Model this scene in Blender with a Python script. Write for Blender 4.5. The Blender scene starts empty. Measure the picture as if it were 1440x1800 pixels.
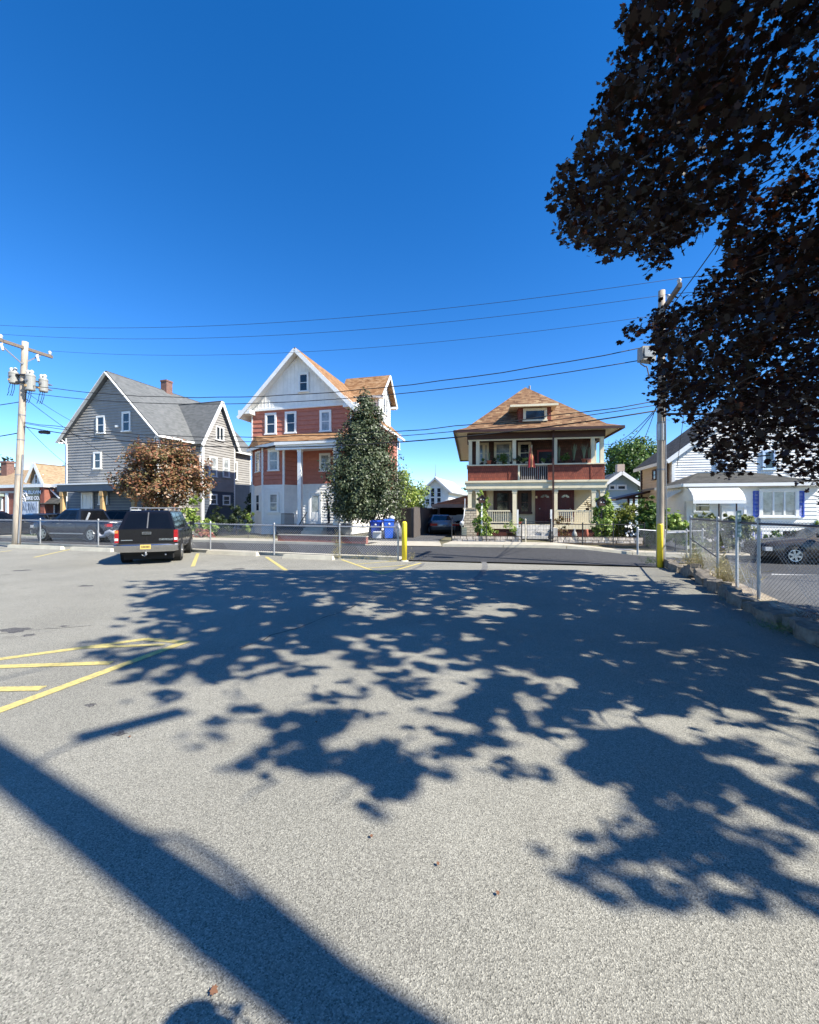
import bpy, math, random
import numpy as np
from mathutils import Vector, Matrix
R = math.radians
random.seed(7); rng = np.random.default_rng(11)
SC = bpy.context.scene
COL = SC.collection

# ---------------------------------------------------------------- camera, sky, sun, exposure
CAMH = 1.6
FP = 720.0                                   # focal length in photo pixels (1440 wide)
cam_d = bpy.data.cameras.new('camera'); cam = bpy.data.objects.new('camera', cam_d); COL.objects.link(cam)
cam.location = (0, 0, CAMH); cam.rotation_euler = (R(90), 0, 0)
cam_d.sensor_fit = 'HORIZONTAL'; cam_d.sensor_width = 36.0; cam_d.lens = 18.0
cam_d.clip_end = 5000
SC.camera = cam
SUN_EL = R(44)
SDX, SDY = -0.88, 0.475                       # horizontal direction in which shadows fall
world = bpy.data.worlds.new('World'); SC.world = world; world.use_nodes = True
wn = world.node_tree; wn.nodes.clear()
wo = wn.nodes.new('ShaderNodeOutputWorld'); wb = wn.nodes.new('ShaderNodeBackground')
sk = wn.nodes.new('ShaderNodeTexSky'); sk.sky_type = 'NISHITA'; sk.sun_disc = False
sk.sun_elevation = SUN_EL
sk.sun_rotation = math.atan2(-SDX, -SDY)       # azimuth of the sun, clockwise from +Y
sk.altitude = 0; sk.air_density = 0.72; sk.dust_density = 0.0; sk.ozone_density = 1.0
hs = wn.nodes.new('ShaderNodeHueSaturation'); hs.inputs['Saturation'].default_value = 1.40
hs.inputs['Hue'].default_value = .507
wn.links.new(sk.outputs[0], hs.inputs['Color']); wn.links.new(hs.outputs[0], wb.inputs[0])
wb.inputs[1].default_value = 0.130
wn.links.new(wb.outputs[0], wo.inputs[0])
sun_d = bpy.data.lights.new('sun', 'SUN'); sun_d.energy = 4.9; sun_d.angle = R(0.53); sun_d.color = (1.0, 0.945, 0.84)
sun = bpy.data.objects.new('sun', sun_d); COL.objects.link(sun)
sv = Vector((SDX * math.cos(SUN_EL), SDY * math.cos(SUN_EL), -math.sin(SUN_EL)))
sun.rotation_euler = sv.to_track_quat('-Z', 'Y').to_euler(); sun.location = (30, -20, 40)
SC.view_settings.view_transform = 'Standard'; SC.view_settings.look = 'None'
SC.view_settings.exposure = 1.12; SC.view_settings.gamma = 1.0
SC.cycles.max_bounces = 6; SC.cycles.transparent_max_bounces = 6; SC.cycles.use_denoising = True

# ---------------------------------------------------------------- pixel helpers (photo calibration)
def ss(t): t = min(1, max(0, t)); return t * t * (3 - 2 * t)
def hz(x, y=0): return -0.38 * ss((x - 6.5) / 5.0)
def G(px, py, z=0.0):
    Y = FP * (CAMH - z) / (py - 900.0); return ((px - 720) / FP * Y, Y, z)
def AT(px, py, Y): return Vector(((px - 720) / FP * Y, Y, CAMH + (900 - py) / FP * Y))

# ---------------------------------------------------------------- materials
MATS = {}
def nt(name):
    m = bpy.data.materials.new(name); m.use_nodes = True; t = m.node_tree
    return m, t, t.nodes['Principled BSDF']
def mat(name, col, rough=0.6, var=0.12, scale=4.0, metal=0.0, bump=0.0, bscale=60.0, spec=0.5, col2=None, detail=4):
    if name in MATS: return MATS[name]
    m, t, b = nt(name); N, L = t.nodes, t.links
    b.inputs['Roughness'].default_value = rough; b.inputs['Metallic'].default_value = metal
    b.inputs['Specular IOR Level'].default_value = spec
    tc = N.new('ShaderNodeTexCoord'); no = N.new('ShaderNodeTexNoise'); no.inputs['Scale'].default_value = scale
    no.inputs['Detail'].default_value = detail; no.inputs['Roughness'].default_value = 0.65
    L.new(tc.outputs['Object'], no.inputs['Vector'])
    cr = N.new('ShaderNodeValToRGB'); e = cr.color_ramp.elements
    c2 = col2 if col2 else tuple(c * (1 + var) for c in col)
    c1 = tuple(c * (1 - var) for c in col) if not col2 else col
    e[0].position = .3; e[1].position = .7; e[0].color = (*c1, 1); e[1].color = (*c2, 1)
    L.new(no.outputs['Fac'], cr.inputs['Fac']); L.new(cr.outputs[0], b.inputs['Base Color'])
    if bump:
        n2 = N.new('ShaderNodeTexNoise'); n2.inputs['Scale'].default_value = bscale; n2.inputs['Detail'].default_value = 3
        L.new(tc.outputs['Object'], n2.inputs['Vector'])
        bp = N.new('ShaderNodeBump'); bp.inputs['Strength'].default_value = bump; bp.inputs['Distance'].default_value = 0.01
        L.new(n2.outputs['Fac'], bp.inputs['Height']); L.new(bp.outputs[0], b.inputs['Normal'])
    MATS[name] = m; return m
def brickmat(name, c1, c2, mortar, bw, rh, msize=0.01, rough=0.8, offset=0.5, noise=0.35, c3=None, bump=0.5):
    """Courses of bricks, shingles or shakes laid in metres on the UVs; colours vary per unit and by patch."""
    m, t, b = nt(name); N, L = t.nodes, t.links
    tc = N.new('ShaderNodeTexCoord'); br = N.new('ShaderNodeTexBrick')
    br.inputs['Scale'].default_value = 1.0; br.inputs['Brick Width'].default_value = bw; br.inputs['Row Height'].default_value = rh
    br.inputs['Mortar Size'].default_value = msize; br.inputs['Mortar Smooth'].default_value = 0.2; br.offset = offset
    br.inputs['Color1'].default_value = (*c1, 1); br.inputs['Color2'].default_value = (*c2, 1); br.inputs['Mortar'].default_value = (*mortar, 1)
    L.new(tc.outputs['UV'], br.inputs['Vector'])
    no = N.new('ShaderNodeTexNoise'); no.inputs['Scale'].default_value = 3.3; no.inputs['Detail'].default_value = 6; no.inputs['Roughness'].default_value = .75
    L.new(tc.outputs['UV'], no.inputs['Vector'])
    mx = N.new('ShaderNodeMix'); mx.data_type = 'RGBA'; mx.blend_type = 'MIX'
    rp = N.new('ShaderNodeValToRGB'); rp.color_ramp.elements[0].position = .42; rp.color_ramp.elements[1].position = .6
    rp.color_ramp.elements[1].color = (noise, noise, noise, 1)
    L.new(no.outputs['Fac'], rp.inputs[0]); L.new(rp.outputs[0], mx.inputs[0])
    L.new(br.outputs['Color'], mx.inputs[6]); mx.inputs[7].default_value = (*(c3 or tuple(c * .5 for c in c1)), 1)
    L.new(mx.outputs[2], b.inputs['Base Color']); b.inputs['Roughness'].default_value = rough
    bp = N.new('ShaderNodeBump'); bp.inputs['Strength'].default_value = bump; bp.inputs['Distance'].default_value = 0.02
    inv = N.new('ShaderNodeMath'); inv.operation = 'SUBTRACT'; inv.inputs[0].default_value = 1
    L.new(br.outputs['Fac'], inv.inputs[1]); L.new(inv.outputs[0], bp.inputs['Height']); L.new(bp.outputs[0], b.inputs['Normal'])
    MATS[name] = m; return m
def shinglemat(name, cols, sx=0.28, sy=0.14, rough=0.9):
    """Asphalt shingles: random tone per tab over the course grid, with patchy tone."""
    m, t, b = nt(name); N, L = t.nodes, t.links
    tc = N.new('ShaderNodeTexCoord'); mp = N.new('ShaderNodeMapping'); mp.inputs['Scale'].default_value = (1 / sx, 1 / sy, 1)
    L.new(tc.outputs['UV'], mp.inputs['Vector'])
    sp = N.new('ShaderNodeSeparateXYZ'); L.new(mp.outputs[0], sp.inputs[0])
    fl = N.new('ShaderNodeMath'); fl.operation = 'FLOOR'; L.new(sp.outputs['Y'], fl.inputs[0])
    sh = N.new('ShaderNodeMath'); sh.operation = 'MULTIPLY_ADD'; sh.inputs[1].default_value = 0.37; L.new(fl.outputs[0], sh.inputs[0]); L.new(sp.outputs['X'], sh.inputs[2])
    fx = N.new('ShaderNodeMath'); fx.operation = 'FLOOR'; L.new(sh.outputs[0], fx.inputs[0])
    cb = N.new('ShaderNodeCombineXYZ'); L.new(fx.outputs[0], cb.inputs[0]); L.new(fl.outputs[0], cb.inputs[1])
    wh = N.new('ShaderNodeTexWhiteNoise'); wh.noise_dimensions = '2D'; L.new(cb.outputs[0], wh.inputs['Vector'])
    no = N.new('ShaderNodeTexNoise'); no.inputs['Scale'].default_value = 1.1; no.inputs['Detail'].default_value = 5; L.new(tc.outputs['UV'], no.inputs['Vector'])
    ad = N.new('ShaderNodeMix'); ad.data_type = 'FLOAT'; ad.inputs[0].default_value = .5
    L.new(wh.outputs['Value'], ad.inputs[2]); L.new(no.outputs['Fac'], ad.inputs[3])
    cr = N.new('ShaderNodeValToRGB'); els = cr.color_ramp.elements
    while len(els) < len(cols): els.new(.5)
    for i, c in enumerate(cols): els[i].position = .12 + .76 * i / (len(cols) - 1); els[i].color = (*c, 1)
    L.new(ad.outputs[0], cr.inputs[0]); L.new(cr.outputs[0], b.inputs['Base Color'])
    b.inputs['Roughness'].default_value = rough; b.inputs['Specular IOR Level'].default_value = .2
    fr = N.new('ShaderNodeMath'); fr.operation = 'FRACT'; L.new(sp.outputs['Y'], fr.inputs[0])
    bp = N.new('ShaderNodeBump'); bp.inputs['Strength'].default_value = .6; bp.inputs['Distance'].default_value = 0.015; bp.invert = True
    L.new(fr.outputs[0], bp.inputs['Height']); L.new(bp.outputs[0], b.inputs['Normal'])
    MATS[name] = m; return m
def leafmat(name, cols, trans=0.35, rough=0.45, tcol=None, spec=0.4):
    m, t, b = nt(name); N, L = t.nodes, t.links
    g = N.new('ShaderNodeNewGeometry'); cr = N.new('ShaderNodeValToRGB'); els = cr.color_ramp.elements
    while len(els) < len(cols): els.new(.5)
    for i, c in enumerate(cols): els[i].position = i / (len(cols) - 1); els[i].color = (*c, 1)
    L.new(g.outputs['Random Per Island'], cr.inputs[0]); L.new(cr.outputs[0], b.inputs['Base Color'])
    b.inputs['Roughness'].default_value = rough; b.inputs['Specular IOR Level'].default_value = spec
    if trans:
        tr = N.new('ShaderNodeBsdfTranslucent')
        if tcol: tr.inputs[0].default_value = (*tcol, 1)
        else: L.new(cr.outputs[0], tr.inputs[0])
        mx = N.new('ShaderNodeMixShader'); mx.inputs[0].default_value = trans
        L.new(b.outputs[0], mx.inputs[1]); L.new(tr.outputs[0], mx.inputs[2])
        L.new(mx.outputs[0], N['Material Output'].inputs[0])
    MATS[name] = m; return m
def woodmat(name, c1, c2, sc=(12, 12, 0.8), rough=.85):
    m, t, b = nt(name); N, L = t.nodes, t.links
    tc = N.new('ShaderNodeTexCoord'); mp = N.new('ShaderNodeMapping'); mp.inputs['Scale'].default_value = sc
    no = N.new('ShaderNodeTexNoise'); no.inputs['Scale'].default_value = 2; no.inputs['Detail'].default_value = 8; no.inputs['Roughness'].default_value = .7
    L.new(tc.outputs['Object'], mp.inputs[0]); L.new(mp.outputs[0], no.inputs[0])
    cr = N.new('ShaderNodeValToRGB'); e = cr.color_ramp.elements; e[0].position = .3; e[1].position = .72
    e[0].color = (*c1, 1); e[1].color = (*c2, 1); L.new(no.outputs[0], cr.inputs[0]); L.new(cr.outputs[0], b.inputs['Base Color'])
    bp = N.new('ShaderNodeBump'); bp.inputs['Strength'].default_value = .5; bp.inputs['Distance'].default_value = .01
    L.new(no.outputs[0], bp.inputs['Height']); L.new(bp.outputs[0], b.inputs['Normal'])
    b.inputs['Roughness'].default_value = rough; MATS[name] = m; return m
def asphaltmat(name, base, speck=0.5, scale=170, patch=.18, lightp=0.6, dark=.35, tint=(1, 1, 1)):
    m, t, b = nt(name); N, L = t.nodes, t.links
    tc = N.new('ShaderNodeTexCoord')
    vo = N.new('ShaderNodeTexVoronoi'); vo.inputs['Scale'].default_value = scale; L.new(tc.outputs['Object'], vo.inputs['Vector'])
    sp = N.new('ShaderNodeSeparateColor'); L.new(vo.outputs['Color'], sp.inputs[0])
    cr = N.new('ShaderNodeValToRGB'); e = cr.color_ramp.elements
    e.new(.5); e.new(.85)
    lv = [base * (1 - dark * 2), base * (1 - speck * .3), base * 1.08, base * (1 + lightp * 1.5)]
    for i, (p, v) in enumerate(zip([0, .3, .7, 1], lv)):
        e[i].position = p; e[i].color = (v * tint[0], v * tint[1], v * tint[2], 1)
    L.new(sp.outputs[0], cr.inputs[0])
    no = N.new('ShaderNodeTexNoise'); no.inputs['Scale'].default_value = .35; no.inputs['Detail'].default_value = 7; no.inputs['Roughness'].default_value = .62
    L.new(tc.outputs['Object'], no.inputs['Vector'])
    r2 = N.new('ShaderNodeMapRange'); r2.inputs[1].default_value = .3; r2.inputs[2].default_value = .7; r2.inputs[3].default_value = 1 - patch; r2.inputs[4].default_value = 1 + patch
    L.new(no.outputs[0], r2.inputs[0])
    # sparse darker stains
    n3 = N.new('ShaderNodeTexNoise'); n3.inputs['Scale'].default_value = 1.3; n3.inputs['Detail'].default_value = 3; L.new(tc.outputs['Object'], n3.inputs['Vector'])
    r3 = N.new('ShaderNodeMapRange'); r3.inputs[1].default_value = .66; r3.inputs[2].default_value = .74; r3.inputs[3].default_value = 1; r3.inputs[4].default_value = .78
    L.new(n3.outputs[0], r3.inputs[0])
    mu = N.new('ShaderNodeMath'); mu.operation = 'MULTIPLY'; L.new(r2.outputs[0], mu.inputs[0]); L.new(r3.outputs[0], mu.inputs[1])
    # hairline cracks
    v2 = N.new('ShaderNodeTexVoronoi'); v2.feature = 'DISTANCE_TO_EDGE'; v2.inputs['Scale'].default_value = .16
    n4 = N.new('ShaderNodeTexNoise'); n4.inputs['Scale'].default_value = 1.4; n4.inputs['Detail'].default_value = 6; L.new(tc.outputs['Object'], n4.inputs['Vector'])
    va = N.new('ShaderNodeVectorMath'); va.operation = 'MULTIPLY_ADD'; va.inputs[1].default_value = (.9, .9, 0); L.new(n4.outputs['Color'], va.inputs[0]); L.new(tc.outputs['Object'], va.inputs[2])
    L.new(va.outputs[0], v2.inputs['Vector'])
    r5 = N.new('ShaderNodeMapRange'); r5.inputs[1].default_value = .0012; r5.inputs[2].default_value = .0035; r5.inputs[3].default_value = 1.0; r5.inputs[4].default_value = 1
    L.new(v2.outputs['Distance'], r5.inputs[0])
    m3 = N.new('ShaderNodeMath'); m3.operation = 'MULTIPLY'; L.new(mu.outputs[0], m3.inputs[0]); L.new(r5.outputs[0], m3.inputs[1])
    vm = N.new('ShaderNodeVectorMath'); vm.operation = 'SCALE'; L.new(cr.outputs[0], vm.inputs[0]); L.new(m3.outputs[0], vm.inputs['Scale'])
    L.new(vm.outputs[0], b.inputs['Base Color'])
    b.inputs['Roughness'].default_value = .85; b.inputs['Specular IOR Level'].default_value = .3
    bp = N.new('ShaderNodeBump'); bp.inputs['Strength'].default_value = .55; bp.inputs['Distance'].default_value = .004
    L.new(vo.outputs['Distance'], bp.inputs['Height']); L.new(bp.outputs[0], b.inputs['Normal'])
    MATS[name] = m; return m

M_lot = asphaltmat('lot_asphalt', .22, scale=210, tint=(1.075, 1.03, .86), speck=.35, lightp=.42, dark=.28)
M_street = asphaltmat('street_asphalt', .050, scale=60, patch=.15, tint=(1, 1, 1.02))
M_side = asphaltmat('side_asphalt', .085, scale=60, patch=.2)
M_conc = mat('concrete', (.42, .38, .30), .85, .16, 3, bump=.4, bscale=90)
M_kerb = mat('kerb_concrete', (.50, .46, .36), .85, .14, 2.5, bump=.3)
M_white = mat('white_paint', (.80, .80, .77), .5, .05, 2)
M_gran = mat('granite_dark', (.075, .065, .052), .9, .45, 6, bump=1.0, bscale=22, col2=(.24, .21, .17))
M_yel = mat('yellow_paint', (.74, .56, .015), .5, .06, 14, col2=(.80, .66, .05))
M_yline = mat('yellow_line', (.30, .26, .12), .8, .0, 22, col2=(.66, .53, .16), detail=8)
M_wline = mat('white_line', (.6, .6, .58), .8, .12, 9)
M_galv = mat('galvanised', (.40, .41, .42), .42, .15, 9, metal=.5)
M_galvd = mat('galvanised_dull', (.24, .25, .27), .5, .15, 9, metal=.4)
M_blackm = mat('black_metal', (.018, .018, .02), .45, .1, 9)
M_black = mat('black_rubber', (.013, .013, .014), .75, .2, 6)
M_pole = woodmat('pole_wood', (.26, .21, .155), (.56, .49, .40), (9, 9, .6))
M_glass = mat('window_glass', (.018, .024, .030), .06, .6, .7, spec=.8)
M_glassb = mat('curtained_glass', (.11, .13, .14), .10, .0, 2.2, spec=.8, col2=(.42, .45, .46))
M_glassd = mat('tinted_glass', (.004, .005, .007), .08, .2, 1, spec=.30)
M_verge = mat('verge_dirt', (.20, .15, .10), .95, .3, 3.5, bump=.8, bscale=25, col2=(.42, .36, .27))
M_dirt = mat('dirt', (.10, .075, .05), .95, .3, 2.5, bump=.8, bscale=25, col2=(.21, .16, .11))

# ---------------------------------------------------------------- mesh builder
class MB:
    def __init__(s): s.v = []; s.f = []; s.mi = []; s.cur = 0; s.M = None; s.smooth = False
    def add(s, vs, fs):
        o = len(s.v); M = s.M; flip = False
        if M is not None:
            vs = [M @ Vector(p) for p in vs]; flip = M.to_3x3().determinant() < 0
        s.v += [tuple(p) for p in vs]
        for f in fs:
            f = [i + o for i in f]
            s.f.append(f[::-1] if flip else f); s.mi.append(s.cur)
    def box(s, x0, x1, y0, y1, z0, z1):
        v = [(x0, y0, z0), (x1, y0, z0), (x1, y1, z0), (x0, y1, z0), (x0, y0, z1), (x1, y0, z1), (x1, y1, z1), (x0, y1, z1)]
        s.add(v, [(3, 2, 1, 0), (4, 5, 6, 7), (0, 1, 5, 4), (1, 2, 6, 5), (2, 3, 7, 6), (3, 0, 4, 7)])
    def hexa(s, v): s.add(v, [(3, 2, 1, 0), (4, 5, 6, 7), (0, 1, 5, 4), (1, 2, 6, 5), (2, 3, 7, 6), (3, 0, 4, 7)])
    def quad(s, *p): s.add(p, [tuple(range(len(p)))])
    def prism(s, pts, d):
        """extrude polygon pts (3D) by vector d"""
        n = len(pts); d = Vector(d); a = [Vector(p) for p in pts]
        s.add(a + [p + d for p in a], [tuple(range(n - 1, -1, -1)), tuple(range(n, 2 * n))] + [(i, (i + 1) % n, n + (i + 1) % n, n + i) for i in range(n)])
    def slab(s, pts, t):
        a = [Vector(p) for p in pts]; n = (a[1] - a[0]).cross(a[2] - a[0]).normalized()
        if n.z < 0: n = -n
        s.prism([p for p in a], -n * t)
    def beam(s, p, q, w, h, up=(0, 0, 1)):
        p, q = Vector(p), Vector(q); d = (q - p).normalized(); u = Vector(up)
        r = d.cross(u)
        if r.length < 1e-4: r = d.cross(Vector((0, 1, 0)))
        r.normalize(); u = r.cross(d)
        r = r * w / 2; u = u * h / 2
        s.hexa([p - r - u, p + r - u, q + r - u, q - r - u, p - r + u, p + r + u, q + r + u, q - r + u])
    def tube(s, pts, rad, n=6, cap=True):
        pts = [Vector(p) for p in pts]; k = len(pts)
        if not hasattr(rad, '__len__'): rad = [rad] * k
        vs = []; ref = None
        for i, p in enumerate(pts):
            d = (pts[min(i + 1, k - 1)] - pts[max(i - 1, 0)]).normalized()
            if ref is None:
                ref = d.orthogonal().normalized()
            ref = (ref - d * ref.dot(d)).normalized(); b = d.cross(ref)
            for j in range(n):
                a = 2 * math.pi * j / n; vs.append(p + (ref * math.cos(a) + b * math.sin(a)) * rad[i])
        fs = [(i * n + j, i * n + (j + 1) % n, (i + 1) * n + (j + 1) % n, (i + 1) * n + j) for i in range(k - 1) for j in range(n)]
        if cap: fs += [tuple(range(n - 1, -1, -1)), tuple(range((k - 1) * n, k * n))]
        s.add(vs, fs)
    def cyl(s, c, r, h, n=16, axis=2, r2=None):
        a = [0, 0, 0]; a[axis] = h; c = Vector(c)
        s.tube([c, c + Vector(a)], [r, r if r2 is None else r2], n)
    def lathe(s, c, prof, n=16):
        c = Vector(c); s.tube([c + Vector((0, 0, z)) for r, z in prof], [max(r, 1e-4) for r, z in prof], n)
    def build(s, name, mats, parent=None, smooth=None):
        me = bpy.data.meshes.new(name); me.from_pydata(s.v, [], s.f)
        if not isinstance(mats, (list, tuple)): mats = [mats]
        for m in mats: me.materials.append(m)
        nf = len(s.f)
        if len(mats) > 1: me.polygons.foreach_set('material_index', s.mi)
        me.update()
        # box-like UVs in metres: u horizontal in the face plane, v up the slope
        uv = me.uv_layers.new(name='UVMap')
        nl = len(me.loops); li = np.empty(nl, dtype=np.int32); me.loops.foreach_get('vertex_index', li)
        co = np.array(s.v, dtype=np.float64)[li] if nl else np.zeros((0, 3))
        nr = np.empty(nf * 3); me.polygons.foreach_get('normal', nr); nr = nr.reshape(-1, 3)
        lt = np.empty(nf, dtype=np.int32); me.polygons.foreach_get('loop_total', lt)
        nn = np.repeat(nr, lt, axis=0)
        T = np.stack([-nn[:, 1], nn[:, 0], np.zeros(len(nn))], 1); ln = np.linalg.norm(T, axis=1)
        T[ln < .05] = (1, 0, 0); T /= np.maximum(np.linalg.norm(T, axis=1), 1e-6)[:, None]
        B = np.cross(nn, T)
        uv.data.foreach_set('uv', np.stack([(co * T).sum(1), (co * B).sum(1)], 1).astype(np.float32).ravel())
        if smooth or (smooth is None and s.smooth):
            me.polygons.foreach_set('use_smooth', [True] * nf)
        o = bpy.data.objects.new(name, me); COL.objects.link(o)
        if parent is not None: o.parent = parent
        return o
def tag(o, label=None, cat=None, group=None, kind=None):
    if label: o['label'] = label
    if cat: o['category'] = cat
    if group: o['group'] = group
    if kind: o['kind'] = kind
    return o
def thing(name, label, cat, loc=(0, 0, 0), rz=0, group=None):
    o = bpy.data.objects.new(name, None); COL.objects.link(o); o.empty_display_size = .3
    o.location = loc; o.rotation_euler = (0, 0, rz); return tag(o, label, cat, group)
def copy_tree(o, parent=None):
    c = o.copy(); COL.objects.link(c); c.parent = parent
    for ch in list(o.children): copy_tree(ch, c)
    return c
def struct(mb, name, m): return tag(mb.build(name, m), kind='structure')
def text_mesh(body, name, m, parent, loc, size, rot=(R(90), 0, 0), ext=.004, align='CENTER', bold=0.0):
    cu = bpy.data.curves.new('tmp', 'FONT'); cu.body = body; cu.size = size; cu.extrude = ext; cu.align_x = align; cu.offset = bold
    cu.resolution_u = 3
    to = bpy.data.objects.new('tmp', cu); COL.objects.link(to)
    me = bpy.data.meshes.new_from_object(to.evaluated_get(bpy.context.evaluated_depsgraph_get()))
    bpy.data.objects.remove(to); me.materials.clear(); me.materials.append(m)
    o = bpy.data.objects.new(name, me); COL.objects.link(o); o.parent = parent; o.location = loc; o.rotation_euler = rot
    return o

# ---------------------------------------------------------------- house frame
class House:
    def __init__(s, name, label, cat, O, yaw, z=0.0):
        s.O = Vector((O[0], O[1])); s.a = R(yaw); s.z = z
        s.ux = Vector((math.cos(s.a), math.sin(s.a))); s.uy = Vector((-math.sin(s.a), math.cos(s.a)))
        s.root = thing(name, label, cat, (O[0], O[1], z), s.a)
    def fp(s, px, py, d=0.0):                 # pixel on plane local y = d -> local (x, z)
        r = Vector(((px - 720) / FP, 1.0)); t = (d + s.O.dot(s.uy)) / r.dot(s.uy)
        return ((r * t - s.O).dot(s.ux), CAMH + t * (900 - py) / FP - s.z)
    def sp(s, px, py, d=0.0):                 # pixel on plane local x = d -> local (y, z)
        r = Vector(((px - 720) / FP, 1.0)); t = (d + s.O.dot(s.ux)) / r.dot(s.ux)
        return ((r * t - s.O).dot(s.uy), CAMH + t * (900 - py) / FP - s.z)
    def wpt(s, x, y, z):
        p = s.O + s.ux * x + s.uy * y; return Vector((p.x, p.y, z + s.z))
def FRONT(d=0): return Matrix(((1, 0, 0, 0), (0, -1, 0, d), (0, 0, 1, 0), (0, 0, 0, 1)))
def RIGHT(d=0): return Matrix(((0, 1, 0, d), (1, 0, 0, 0), (0, 0, 1, 0), (0, 0, 0, 1)))
def LEFT(d=0): return Matrix(((0, -1, 0, d), (1, 0, 0, 0), (0, 0, 1, 0), (0, 0, 0, 1)))
def BACK(d=0): return Matrix(((1, 0, 0, 0), (0, 1, 0, d), (0, 0, 1, 0), (0, 0, 0, 1)))
def ANG(x0, y0, x1, y1):                      # face from (x0,y0) to (x1,y1), outward = right-hand side (front for left-to-right)
    d = Vector((x1 - x0, y1 - y0)).normalized()
    return Matrix(((d.x, d.y, 0, x0), (d.y, -d.x, 0, y0), (0, 0, 1, 0), (0, 0, 0, 1)))
def urange(poly, v):
    us = []
    n = len(poly)
    for i in range(n):
        (a, b), (c, d) = poly[i], poly[(i + 1) % n]
        if (b - v) * (d - v) <= 0 and abs(b - d) > 1e-9: us.append(a + (c - a) * (v - b) / (d - b))
        elif abs(b - v) < 1e-9 and abs(d - v) < 1e-9: us += [a, c]
    return (min(us), max(us)) if us else None
def lap(mb, M, poly, step=.13, proud=.022):
    """clapboard courses (real laps) over a convex polygon in face coordinates (u, v)"""
    old = mb.M; mb.M = M; vs = [p[1] for p in poly]; v = min(vs); top = max(vs)
    while v < top - 1e-3:
        v2 = min(v + step, top); a = urange(poly, v + 1e-4); b = urange(poly, v2 - 1e-4)
        if a and b:
            g = min(.14 * (v2 - v), .03); vg = v + g; p0 = proud + .018; a = urange(poly, vg) or a
            mb.add([(a[0], p0, vg), (a[1], p0, vg), (b[1], .014, v2), (b[0], .014, v2), (a[0], 0, vg), (a[1], 0, vg), (b[1], 0, v2), (b[0], 0, v2)], [(0, 1, 2, 3), (4, 5, 1, 0), (3, 2, 6, 7)])
        v = v2
    mb.M = old
def vertbat(mb, M, poly, step=.2, w=.02, proud=.02):
    """vertical board joints: thin raised battens over a polygon"""
    old = mb.M; mb.M = M; us = [p[0] for p in poly]; u = min(us) + step / 2
    sw = [(b, a) for a, b in poly]
    while u < max(us):
        r = urange(sw, u)
        if r and r[1] - r[0] > .05: mb.box(u - w / 2, u + w / 2, 0, proud, r[0], r[1])
        u += step
    mb.M = old
def polywall(mb, M, poly, t=.15):
    old = mb.M; mb.M = M; mb.prism([(u, 0, v) for u, v in poly], (0, -t, 0)); mb.M = old
def window(parent, M, u0, u1, v0, v1, glass=None, trim=.11, tm=None, mid=True, mull=0, sill=True, name='window'):
    tm = tm or M_white; M = M @ Matrix.Translation((0, .042, 0)); mb = MB(); mb.M = M; o = .065
    mb.box(u0 - trim, u0, -.02, o, v0, v1); mb.box(u1, u1 + trim, -.02, o, v0, v1)
    mb.box(u0 - trim, u1 + trim, -.02, o + .003, v1, v1 + trim)
    mb.box(u0 - trim - (.04 if sill else 0), u1 + trim + (.04 if sill else 0), -.02, o + (.05 if sill else .003), v0 - trim * .7, v0)
    s = .035
    mb.box(u0, u0 + s, -.02, .045, v0, v1); mb.box(u1 - s, u1, -.02, .045, v0, v1)
    mb.box(u0 + s, u1 - s, -.02, .045, v1 - s, v1); mb.box(u0 + s, u1 - s, -.02, .045, v0, v0 + s)
    if mid: mb.box(u0 + s, u1 - s, -.02, .048, (v0 + v1) / 2 - .025, (v0 + v1) / 2 + .025)
    for k in range(mull):
        c = u0 + (u1 - u0) * (k + 1) / (mull + 1); mb.box(c - .04, c + .04, -.02, .052, v0 + s, v1 - s)
    w = mb.build(name, tm, parent)
    g = MB(); g.M = M; g.box(u0 + s, u1 - s, -.015, .027, v0 + s, v1 - s); g.build('pane', glass or M_glass, w)
    return w
def door(parent, M, u0, u1, v0, v1, m, tm, trim=.12, glass=None, fan=False, knob='r'):
    M = M @ Matrix.Translation((0, .042, 0)); mb = MB(); mb.M = M
    mb.box(u0 - trim, u0, -.02, .07, v0, v1); mb.box(u1, u1 + trim, -.02, .07, v0, v1); mb.box(u0 - trim, u1 + trim, -.02, .073, v1, v1 + trim)
    mb.build('door_frame', tm, parent)
    mb = MB(); mb.M = M; mb.box(u0, u1, -.02, .03, v0, v1)
    w = u1 - u0; h = v1 - v0
    for (a, b, c, d) in [(.14, .46, .08, .38), (.54, .86, .08, .38), (.14, .46, .45, .78 if fan or glass else .92), (.54, .86, .45, .78 if fan or glass else .92)]:
        if glass and c > .4: continue
        mb.box(u0 + w * a, u0 + w * b, .03, .042, v0 + h * c, v0 + h * d)
    dd = mb.build('door', m, parent)
    if glass:
        g = MB(); g.M = M; g.box(u0 + w * .16, u0 + w * .84, .028, .036, v0 + h * .40, v0 + h * .93); g.build('pane', glass, dd)
    if fan:
        g = MB(); g.M = M; c = (u0 + w / 2, v0 + h * .83)
        for k in range(4):
            a0 = math.pi * (k + .08) / 4; a1 = math.pi * (k + .92) / 4; r1, r0 = w * .33, w * .12
            g.prism([(c[0] + r * math.cos(a), .03, c[1] + r * math.sin(a) * .8) for r, a in ((r0, a0), (r1, a0), (r1, (a0 + a1) / 2), (r1, a1), (r0, a1))], (0, .008, 0))
        g.build('fanlight', M_glassb, dd)
    k = MB(); k.M = M; ku = u1 - w * .1 if knob == 'r' else u0 + w * .1
    k.box(ku - .03, ku + .03, .03, .09, v0 + h * .46, v0 + h * .49); k.build('handle', M_galv, dd)
    return dd
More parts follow.
